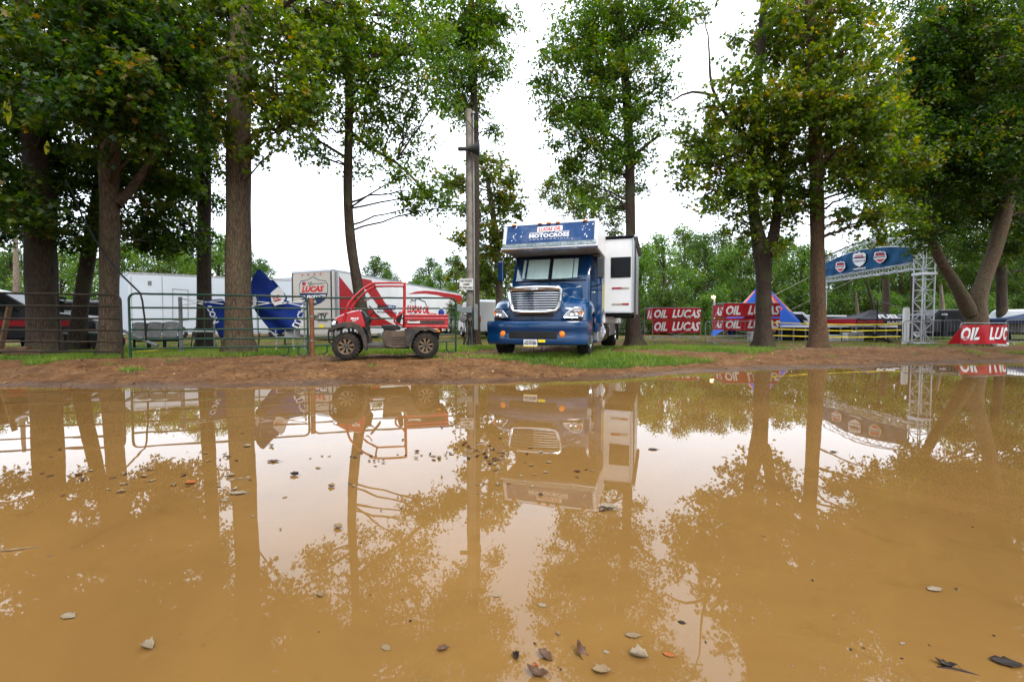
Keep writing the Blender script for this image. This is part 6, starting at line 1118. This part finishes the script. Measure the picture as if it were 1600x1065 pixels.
# yellow tape strung across
for i, (ya, yb) in enumerate(((503.5, 506), (513.5, 515.5), (523.5, 525.5))):
    D0, D1 = 18.6, 20.4; a, b = W(1204, ya, D0), W(1408, yb, D1); mb = MB(); n_ = 24; rows = []
    for k in range(n_ + 1): q = a.lerp(b, k / n_); s = -.05 * math.sin(PI * k / n_); tw = .004 * math.sin(k * 1.7 + i); rows.append([q + Vector((0, tw, s - .019)), q + Vector((0, -tw, s + .019))])
    mb.grid(rows); setprops(mb.build('barrier_tape', TAPE, solid=.003), ('topmost yellow tape strung from the forked maple to the arch barrier', 'middle yellow tape strung from the forked maple to the arch barrier', 'lowest yellow tape strung from the forked maple to the arch barrier')[i], 'tape', 'yellow tapes across the stage')
# stage deck with posts, and black steps
a = W(1222, 509, 25); b = W(1402, 509, 26); stg = thing('stage_platform', 'low dark stage platform with metal deck behind the yellow tapes', 'stage', (a.x, 25, gzf(a.x, 25))); d = (b - a); dn = Vector((d.x, d.y, 0)).normalized(); n = Vector((-dn.y, dn.x, 0)); zt_ = W(1222, 508, 25).z
mb = MB(); mb.slab([a.xy.to_3d() + Vector((0, 0, zt_ - .12)), b.xy.to_3d() + Vector((0, 0, zt_ - .12)), b.xy.to_3d() + n * 2.4 + Vector((0, 0, zt_ - .12)), a.xy.to_3d() + n * 2.4 + Vector((0, 0, zt_ - .12))], (0, 0, 1), .12); mb.build('deck', ALU, stg, world=True)
mb = MB(); mb.slab([a.xy.to_3d() + n * .5 + Vector((0, 0, .15)), b.xy.to_3d() + n * .5 + Vector((0, 0, .15)), b.xy.to_3d() + n * .5 + Vector((0, 0, zt_ - .12)), a.xy.to_3d() + n * .5 + Vector((0, 0, zt_ - .12))], n, .02); mb.build('stage_skirt', MATTE, stg, world=True)
for k in range(11): q = a.lerp(b, k / 10) + n * .04; mb = MB(); mb.bar((q.x, q.y, gzf(q.x, q.y)), (q.x, q.y, zt_ - .12), .06, .06); mb.build('stage_post', GALV, stg, world=True)
mb = MB(); q0, q1 = a.lerp(b, 0) + n * .02, a.lerp(b, 1) + n * .02; mb.bar((q0.x, q0.y, .38), (q1.x, q1.y, .38), .05, .05); mb.build('stage_rail', GALV, stg, world=True)
p = W(1350, 509, 23.5); sp = thing('steel_steps', 'black steel steps going down to the right behind the tapes', 'steps', (p.x, 23.5, gzf(p.x, 23.5)))
for k in range(6): q = W(1345 + k * 11, 510 + k * 5, 23.6 - k * .1); mb = MB(); mb.box(q.x - .2, q.x + .2, q.y - .6, q.y + .6, q.z - .03, q.z); mb.build('tread', BLACK, sp, world=True)
for dy in (-.6, .6): a_, b_ = W(1340, 512, 23.6 + dy), W(1405, 541, 23 + dy); mb = MB(); mb.bar(a_, b_, .05, .12); mb.build('stringer', BLACK, sp, world=True); a_, b_ = W(1340, 497, 23.6 + dy), W(1405, 524, 23 + dy); mb = MB(); mb.tube([a_, b_], .02, 6); mb.build('handrail', BLACK, sp, world=True)
CR = mat('pale_crate', (.55, .55, .52), .6)
for i, (x, y, w, h, lab) in enumerate([(1321, 521, .5, .42, 'white crate under the stage deck near its middle'), (1334, 521, .35, .5, 'upright white box under the stage right of the crate'), (1297, 523, .5, .3, 'grey-white low box under the stage by the straight brown trunk'), (1172, 530, .45, .45, 'white tub on the grass behind the left steel barrier')]):
    p = W(x, y, 24.6 if i < 3 else 25); g = gzf(p.x, p.y); r = thing('crate', lab, 'crate', (p.x, p.y - .3, g)); mb = MB(); mb.box(-w / 2, w / 2, -.2, .2, 0, h); mb.build('crate_body', CR, r, bevel=.02); mb = MB(); mb.box(-w / 2 - .02, w / 2 + .02, -.22, .22, h, h + .04); mb.build('lid', SIGNW, r, bevel=.01)
# flag pillar and curved pole, lamp
p = W(1415, 505, 21.6); fp = thing('inflatable_pillar', 'white slanted pillar with thin tip beside the arch tower', 'pillar', (p.x, 21.6, gzf(p.x, 21.6))); zt_ = W(1415, 481, 21.6).z - fp.location.z; mb = MB(); mb.lathe([(.13, 0), (.13, zt_ - .15), (.11, zt_), (.001, zt_ + .02)], (0, 0, 0), 'z', 16); mb.build('pillar_body', LETW, fp, smooth=True); mb = MB(); mb.tube([(0.02, 0, zt_), (.05, 0, zt_ + .2)], .012, 5); mb.build('pillar_tip', GREY, fp)
mb = MB(); mb.tube([W(1364, 470.5, 22.5), W(1382, 473, 22.4), W(1398, 478, 22.3), (W(1412, 485, 22.2)), W(1436, 502, 22)], .022, 6); setprops(mb.build('curved_pole', GALV, smooth=True), 'thin grey pole curving down from the black mast to the arch tower', 'pole')
a = W(1370, 472, 22.6); mb = MB(); mb.tube([(a.x, a.y, gzf(a.x, a.y)), a + Vector((0, 0, .1))], .03, 8); setprops(mb.build('mast', BLACK), 'short black mast holding the curved grey pole', 'mast')
a = W(1115.5, 466, 32); lm = thing('lamp_post', 'short lamp post with glowing lamp above the second red banner stand', 'lamp', (a.x, 32, gzf(a.x, 32))); h_ = a.z - lm.location.z; mb = MB(); mb.tube([(0, 0, 0), (0, 0, h_)], .06, 8); mb.build('lamp_pole', SIGNW, lm)
gl = bpy.data.materials.new('lamp_glow'); gl.use_nodes = True; gb = gl.node_tree.nodes['Principled BSDF']; gb.inputs['Emission Color'].default_value = (1, .62, .2, 1); gb.inputs['Emission Strength'].default_value = 4
mb = MB(); mb.lathe([(.001, -.1), (.12, -.06), (.13, .05), (.001, .12)], (-.08, 0, h_ + .08), 'z', 12); mb.build('lamp_bulb', gl, lm, smooth=True)
for i, (q0, q1) in enumerate((((1207, 462, 19), (1292, 418, 28)), ((1230, 486, 23), (1330, 438, 27)))): mb = MB(); mb.tube([W(*q0), W(*q1)], .013, 4); setprops(mb.build('guy_rope', STRAW), ('thin pale guy rope running up from the forked maple to the arch', 'thin guy rope running down from the arch beam to the blue tent')[i], 'rope')
# ------------------------------------------------------------------ truss arch
_cyl = None
def strut(root, name, a, b, r, m=ALU):
    global _cyl
    if _cyl is None:
        t = MB(); t.tube([(0, 0, 0), (0, 0, 1)], 1.0, 6); tmp = t.build('strut_unit', m); _cyl = tmp.data; bpy.data.objects.remove(tmp)
        _cyl.name = 'strut'
    o = bpy.data.objects.new(name, _cyl); COL.objects.link(o); o.parent = root; a = Vector(a) - root.location; b = Vector(b) - root.location; d = b - a
    o.location = a; o.rotation_mode = 'QUATERNION'; o.rotation_quaternion = d.to_track_quat('Z', 'Y'); o.scale = (r, r, d.length); return o
TA = Vector((hx(21.2, 1441), 21.2, 0)); TB = Vector((hx(29, 1279), 29, 0)); arch = thing('truss_arch', 'aluminium truss arch carrying a blue banner with three shields', 'arch', (TA.x, TA.y, gzf(TA.x, TA.y)))
bd = (TB - TA).normalized(); bn = Vector((-bd.y, bd.x, 0)); ZB0, ZB1 = 3.64, 3.94
def zarc(t): return 4.98 + .52 * math.sin(PI * t) ** .9
for T_ in (TA, TB):
    g = gzf(T_.x, T_.y); hw = .26; cs = [T_ + bd * (sx * hw) + bn * (sy * hw) for sx, sy in ((-1, -1), (1, -1), (1, 1), (-1, 1))]; top = 5.05
    for c in cs: strut(arch, 'tower_chord', (c.x, c.y, g), (c.x, c.y, top), .027)
    nz_ = 10; hs = [g + .05 + (top - g - .05) * k / nz_ for k in range(nz_ + 1)]
    for k in range(nz_):
        for i in range(4):
            a, b = cs[i], cs[(i + 1) % 4]; strut(arch, 'tower_ring', (a.x, a.y, hs[k + 1]), (b.x, b.y, hs[k + 1]), .016)
            if (k + i) % 2: a, b = b, a
            strut(arch, 'tower_brace', (a.x, a.y, hs[k]), (b.x, b.y, hs[k + 1]), .015)
    mb = MB(); c = T_; mb.slab([T_ + bd * (sx * .32) + bn * (sy * .32) + Vector((0, 0, 3.30)) for sx, sy in ((-1, -1), (1, -1), (1, 1), (-1, 1))], (0, 0, 1), .12); mb.build('tower_sleeve', ALU, arch, world=True)
    mb = MB(); mb.slab([T_ + bd * (sx * .45) + bn * (sy * .45) + Vector((0, 0, g - .01)) for sx, sy in ((-1, -1), (1, -1), (1, 1), (-1, 1))], (0, 0, 1), .04); mb.build('tower_base', ALU, arch, world=True)
nS = 18
def bp_(t, z, s): q = TA.lerp(TB, t) + bn * (.22 * s); return Vector((q.x, q.y, z))
for s in (-1, 1):
    strut(arch, 'beam_chord', bp_(.03, ZB0, s), bp_(.97, ZB0, s), .026); strut(arch, 'beam_chord', bp_(.03, ZB1, s), bp_(.97, ZB1, s), .026)
    for k in range(nS):
        t0, t1 = .03 + .94 * k / nS, .03 + .94 * (k + 1) / nS
        strut(arch, 'beam_brace', bp_(t0, ZB0 if k % 2 else ZB1, s), bp_(t1, ZB1 if k % 2 else ZB0, s), .014); strut(arch, 'beam_post', bp_(t1, ZB0, s), bp_(t1, ZB1, s), .012)
        strut(arch, 'arc_chord', bp_(t0, zarc(t0), s), bp_(t1, zarc(t1), s), .026); strut(arch, 'arc_chord', bp_(t0, zarc(t0) - .42, s), bp_(t1, zarc(t1) - .42, s), .026)
        strut(arch, 'arc_brace', bp_(t0, zarc(t0) - (.42 if k % 2 else 0), s), bp_(t1, zarc(t1) - (0 if k % 2 else .42), s), .014)
for k in range(0, nS + 1, 2):
    t0 = .03 + .94 * k / nS
    for z in (ZB0, zarc(t0)): strut(arch, 'cross_tube', bp_(t0, z, -1), bp_(t0, z, 1), .014)
rows = []
for j in range(7):
    rows.append([])
    for k in range(37):
        t = .035 + .93 * k / 36; z0, z1 = ZB1 + .01, zarc(t) - .43; q = bp_(t, z0 + (z1 - z0) * j / 6, 1.0); q += bn * (.028 * math.sin(k * 1.3 + j * .7) + .02 * math.sin(k * .6 - j * 1.4) + .06); rows[-1].append(q)
mb = MB(); mb.grid(rows); mb.build('arch_banner', MESHB, arch, world=True, smooth=True)
AP = TA + bn * .36; AN = bn
def apoly(name, pts, m, lift): mb = MB(); mb.slab([onplane(a, b, AP + AN * lift, AN) for a, b in pts], AN, .004); return mb.build(name, m, arch, world=True)
def shield(cx, cy, w, h): return [(cx + a * w, cy + b * h) for a, b in ((-.5, -.28), (-.36, -.40), (-.12, -.38), (0, -.5), (.12, -.40), (.36, -.44), (.5, -.33), (.5, .12), (.3, .34), (0, .5), (-.3, .37), (-.5, .15))]
for cx, cy, w, h in ((1313, 416.5, 14, 18), (1375, 401.5, 18, 20)):
    apoly('shield_border', shield(cx, cy, w, h), LETW, .0); apoly('shield_face', shield(cx, cy, w * .84, h * .84), mat('pink_red_print', (.62, .06, .09), .6), .008); apoly('shield_band', [(cx - w * .55, cy - h * .05), (cx + w * .55, cy - h * .14), (cx + w * .55, cy + h * .12), (cx - w * .55, cy + h * .2)], LETW, .016)
    apoly('shield_top', [(cx - w * .36, cy - h * .28), (cx + w * .36, cy - h * .34), (cx + w * .36, cy - h * .25), (cx - w * .36, cy - h * .19)], NAVY, .02)
cx, cy, w, h = 1342.5, 405, 20, 24; apoly('shield_face', shield(cx, cy, w, h), LETW, .0)
for a, b in ((-.14, -.06), (.07, .15)): apoly('shield_band', [(cx - w * .46, cy + h * (a + .03)), (cx + w * .46, cy + h * (a - .03)), (cx + w * .46, cy + h * (b - .03)), (cx - w * .46, cy + h * (b + .03))], NAVY, .008)
def atext(s, x0, x1, yb0, yb1, hp, m, lift, **k):
    o_ = onplane(x0, yb0, AP, AN); r_ = onplane(x1, yb1, AP, AN) - o_; u_ = onplane(x0, yb0 - hp, AP, AN) - o_; return letters(s, o_, r_, u_, m, arch, world=True, lift=lift, **k)
atext('LUCAS OIL', 1336, 1349, 402.5, 401.3, 3.6, LETR, .012, bold=.03); atext('MOTOCROSS', 1334.5, 1350.5, 408.6, 407.6, 2.6, LETW, .02, bold=.03); atext('CHAMPIONSHIP', 1333, 1353, 422.3, 420.2, 3.2, LETW, .006, bold=.03)
atext('MOTOCROSS', 1366.5, 1383.5, 403.8, 402, 3, NAVY, .024, bold=.02); atext('MOTOCROSS', 1306.5, 1319.5, 418.4, 417.4, 2.6, NAVY, .024, bold=.02)
# ------------------------------------------------------------------ leaves floating on the puddle
LM = [mat('floating_leaf_tan', (.20, .135, .07), .5, var=.35, scale=40), mat('floating_leaf_brown', (.085, .042, .022), .45, var=.4, scale=40), mat('floating_leaf_pale', (.23, .18, .12), .5, var=.3, scale=40), mat('floating_leaf_orange', (.30, .09, .02), .45, var=.35, scale=40), mat('floating_leaf_dark', (.022, .014, .010), .4, var=.4, scale=40)]
def leafmesh(curl, cup, w, seed):
    rr = random.Random(seed); mb = MB(); rows = []; n = 7
    for i in range(n + 1):
        t = i / n; ww = w * math.sin(PI * min(1, t * .93 + .035)) ** .75 * (1 + .22 * math.sin(t * 17 + seed)); row = []
        for j in (-1, -.5, 0, .5, 1): row.append((ww * j, t - .5, .004 + cup * abs(j) ** 1.6 * ww * 1.6 + curl * (t - .5) ** 2 * 2 + rr.uniform(-.01, .01)))
        rows.append(row)
    mb.grid(rows); mb.tube([(0, -.5, rows[0][2][2]), (.03, -.75, .03)], .012, 3); o = mb.build('leaf_template', LM[0], smooth=True, solid=.012); me = o.data; bpy.data.objects.remove(o); me.name = 'floating_leaf'; return me
LMESH = [[leafmesh(*q) for _ in range(1)][0] for q in ((.12, .2, .28, 1), (.3, .55, .30, 2), (.05, .1, .33, 3), (.6, .5, .24, 4), (.2, .9, .32, 5))]
_lv = {}
def leafobj(px, py, size_px, mi, ti, label, group, rot=None, tilt=0, name='floating_leaf', D=None):
    r_ = ray(px, py); k = -CAMZ / r_.z; p = CP + r_ * k; s = size_px / FPX * p.y * 1.0
    key = (mi, ti)
    if key not in _lv: m2 = LMESH[ti].copy(); m2.materials.clear(); m2.materials.append(LM[mi]); _lv[key] = m2
    o = bpy.data.objects.new(name, _lv[key]); COL.objects.link(o); md = o.modifiers.new('t', 'SOLIDIFY'); md.thickness = .015
    o.location = (p.x, p.y, .0005); o.scale = (s, s, s); o.rotation_euler = (tilt, 0, random.uniform(0, 6.28) if rot is None else rot); setprops(o, label, 'leaf', group); return o
NEAR = [(107, 963, 27, 2, 0, 1.3, 0, 'pale leaf floating alone at the lower left of the puddle'), (230, 1012, 25, 2, 4, 1.2, 0, 'pale curled leaf floating right of the lone lower left leaf'), (500, 930, 17, 0, 1, .8, 0, 'small tan leaf floating in the dark tree reflection left of centre'),
        (603, 1011, 20, 0, 2, .9, 0, 'tan leaf floating near the bottom left of centre'), (692, 1015, 19, 1, 1, 1.9, 0, 'small brown curled leaf floating left of the bottom centre group'), (806, 1026, 17, 4, 4, .2, 0, 'nearly black leaf at the left of the bottom centre group'),
        (851, 1026, 27, 1, 1, 1.0, .3, 'curled brown leaf with pale rim in the bottom centre group'), (906, 1020, 34, 1, 3, .7, .75, 'dark reddish leaf standing upright out of the water at bottom centre'), (989, 993, 25, 0, 0, 1.5, 0, 'flat tan leaf floating above the pale curled one at bottom centre'),
        (998, 1026, 28, 2, 4, 1.3, 0, 'pale yellow curled leaf floating between the orange and the flat tan leaf'), (1045, 1023, 19, 3, 0, 1.2, 0, 'orange leaf floating rightmost of the bottom centre group'), (940, 1050, 29, 0, 1, 1.5, 0, 'golden tan leaf floating lowest right of the brown ones'),
        (838, 1054, 36, 1, 3, 1.4, .2, 'large purple brown leaf cut by the bottom edge of the picture'), (947, 1018, 11, 2, 2, 1.1, 0, 'tiny pale leaf between the upright and the pale curled leaf'), (836, 1044, 16, 3, 4, .3, .4, 'small orange brown leaf standing on the large purple brown leaf'),
        (950, 795, 26, 2, 1, 1.3, 0, 'pale curled leaf floating in the sky reflection under the truck roof'), (941, 798, 12, 1, 0, 1.7, 0, 'small brown leaf touching the pale one under the truck roof reflection'), (1460, 921, 24, 2, 0, 1.7, 0, 'pale leaf floating alone at the lower right'),
        (847, 945, 15, 2, 2, 1.2, 0, 'faint pale leaf floating above the bottom centre group'), (775, 931, 11, 2, 0, 1.4, 0, 'tiny pale leaf in the narrow sky reflection'), (872, 990, 10, 0, 1, .3, 0, 'tiny tan leaf floating just above the brown curled leaf'), (528, 824, 18, 0, 1, 1.0, 0, 'pinkish tan leaf floating on the thin trunk reflection'),
        (1478, 1040, 26, 4, 3, 1.0, 0, 'dark leaf caught on the drifting twig at bottom right'), (1572, 1036, 40, 4, 0, 1.2, 0, 'dark sunken leaf at the bottom right corner'), (1065, 972, 12, 4, 2, 1.2, 0, 'dark leaf in the branch reflection right of centre'), (1410, 1005, 10, 2, 0, 2, 0, 'tiny pale leaf at lower right'),
        (427, 721, 19, 1, 0, 1.6, 0, 'brown leaf floating in the sky reflection beside the largest trunk reflection'), (460, 742, 16, 4, 1, 1.3, 0, 'dark leaf floating below the brown one in the left sky reflection'), (497, 731, 10, 0, 0, 1.2, 0, 'small tan leaf in the left sky reflection'), (518, 760, 11, 0, 4, 1.4, 0, 'ring shaped tan leaf low in the left sky reflection'), (553, 760, 8, 2, 1, 1, 0, 'small pale leaf on the edge of the thin trunk reflection'),
        (372, 771, 26, 2, 0, 1.65, 0, 'long pale leaf on the largest trunk reflection'), (225, 745, 14, 0, 1, 1.2, 0, 'rounded tan leaf floating in the left tree reflection'), (297, 756, 18, 3, 1, 1.5, 0, 'pinkish brown leaf floating in the left tree reflection'), (1302, 706, 12, 4, 0, 1.6, 0, 'dark sliver of a leaf in the right sky reflection'), (1020, 702, 15, 4, 2, 1.6, 0, 'dark leaf in the sky reflection right of the truck')]
for px, py, s, mi, ti, rot, tl, lab in NEAR: leafobj(px, py, s * 1.0, mi, ti, lab, 'dead leaves floating near the camera', rot, tl)
rl = random.Random(21)
def cl(n, cx, cy, sx, sy, s0, s1, lab, grp, cols):
    for _ in range(n):
        px, py = rl.gauss(cx, sx), rl.gauss(cy, sy)
        if py > 618 + abs(px - 800) * 0: leafobj(px, py, rl.uniform(s0, s1), rl.choice(cols), rl.randrange(5), lab, grp, rl.uniform(0, 6.28))
cl(60, 745, 708, 34, 9, 4, 9, 'small dead leaf in the dense drift below the utility pole reflection', 'drift of dead leaves below the pole reflection', [1, 4, 4, 1, 0, 2])
cl(20, 600, 716, 48, 7, 4, 10, 'small dead leaf in the loose drift left of the pole reflection', 'loose drift of dead leaves on the sky reflection', [1, 0, 4, 1])
cl(26, 190, 738, 100, 18, 6, 13, 'pale dead leaf scattered over the left tree reflections', 'dead leaves scattered at the left of the puddle', [2, 0, 2, 1])
cl(16, 380, 735, 30, 25, 7, 14, 'dead leaf by the largest trunk reflection', 'dead leaves by the largest trunk reflection', [2, 1, 0])
cl(26, 800, 735, 60, 22, 5, 10, 'small pale leaf floating in the truck reflection', 'small leaves floating in the truck reflection', [2, 0, 1])
cl(12, 520, 790, 130, 50, 4, 9, 'tiny leaf floating in the left half sky reflection', 'tiny leaves in the left sky reflection', [4, 0, 1])
for _ in range(26): leafobj(rl.uniform(20, 1580), rl.uniform(800, 1060), rl.uniform(3, 6), rl.choice([4, 1, 4, 0]), rl.randrange(5), 'tiny dark leaf half sunk in the brown water', 'half sunk specks of leaf in the near water')
r_ = ray(1497, 1047); k = -CAMZ / r_.z; p = CP + r_ * k; mb = MB(); mb.tube([(p.x - .05, p.y + .015, -.001), (p.x - .015, p.y + .01, .001), (p.x + .02, p.y - .006, .001), (p.x + .05, p.y - .02, -.001)], [.003, .004, .0035, .001], 6); mb.tube([(p.x - .02, p.y + .01, .004), (p.x - .035, p.y + .025, .003)], .0015, 4)
setprops(mb.build('twig', LM[4]), 'drifting dark twig floating at the bottom right', 'twig')
r_ = ray(14, 862); k = -CAMZ / r_.z; p = CP + r_ * k; mb = MB(); mb.tube([(p.x - .1, p.y, .001), (p.x, p.y + .01, .006), (p.x + .09, p.y + .05, .002)], [.005, .005, .002], 6); setprops(mb.build('twig', LM[0]), 'pale twig floating at the left edge of the puddle', 'twig')
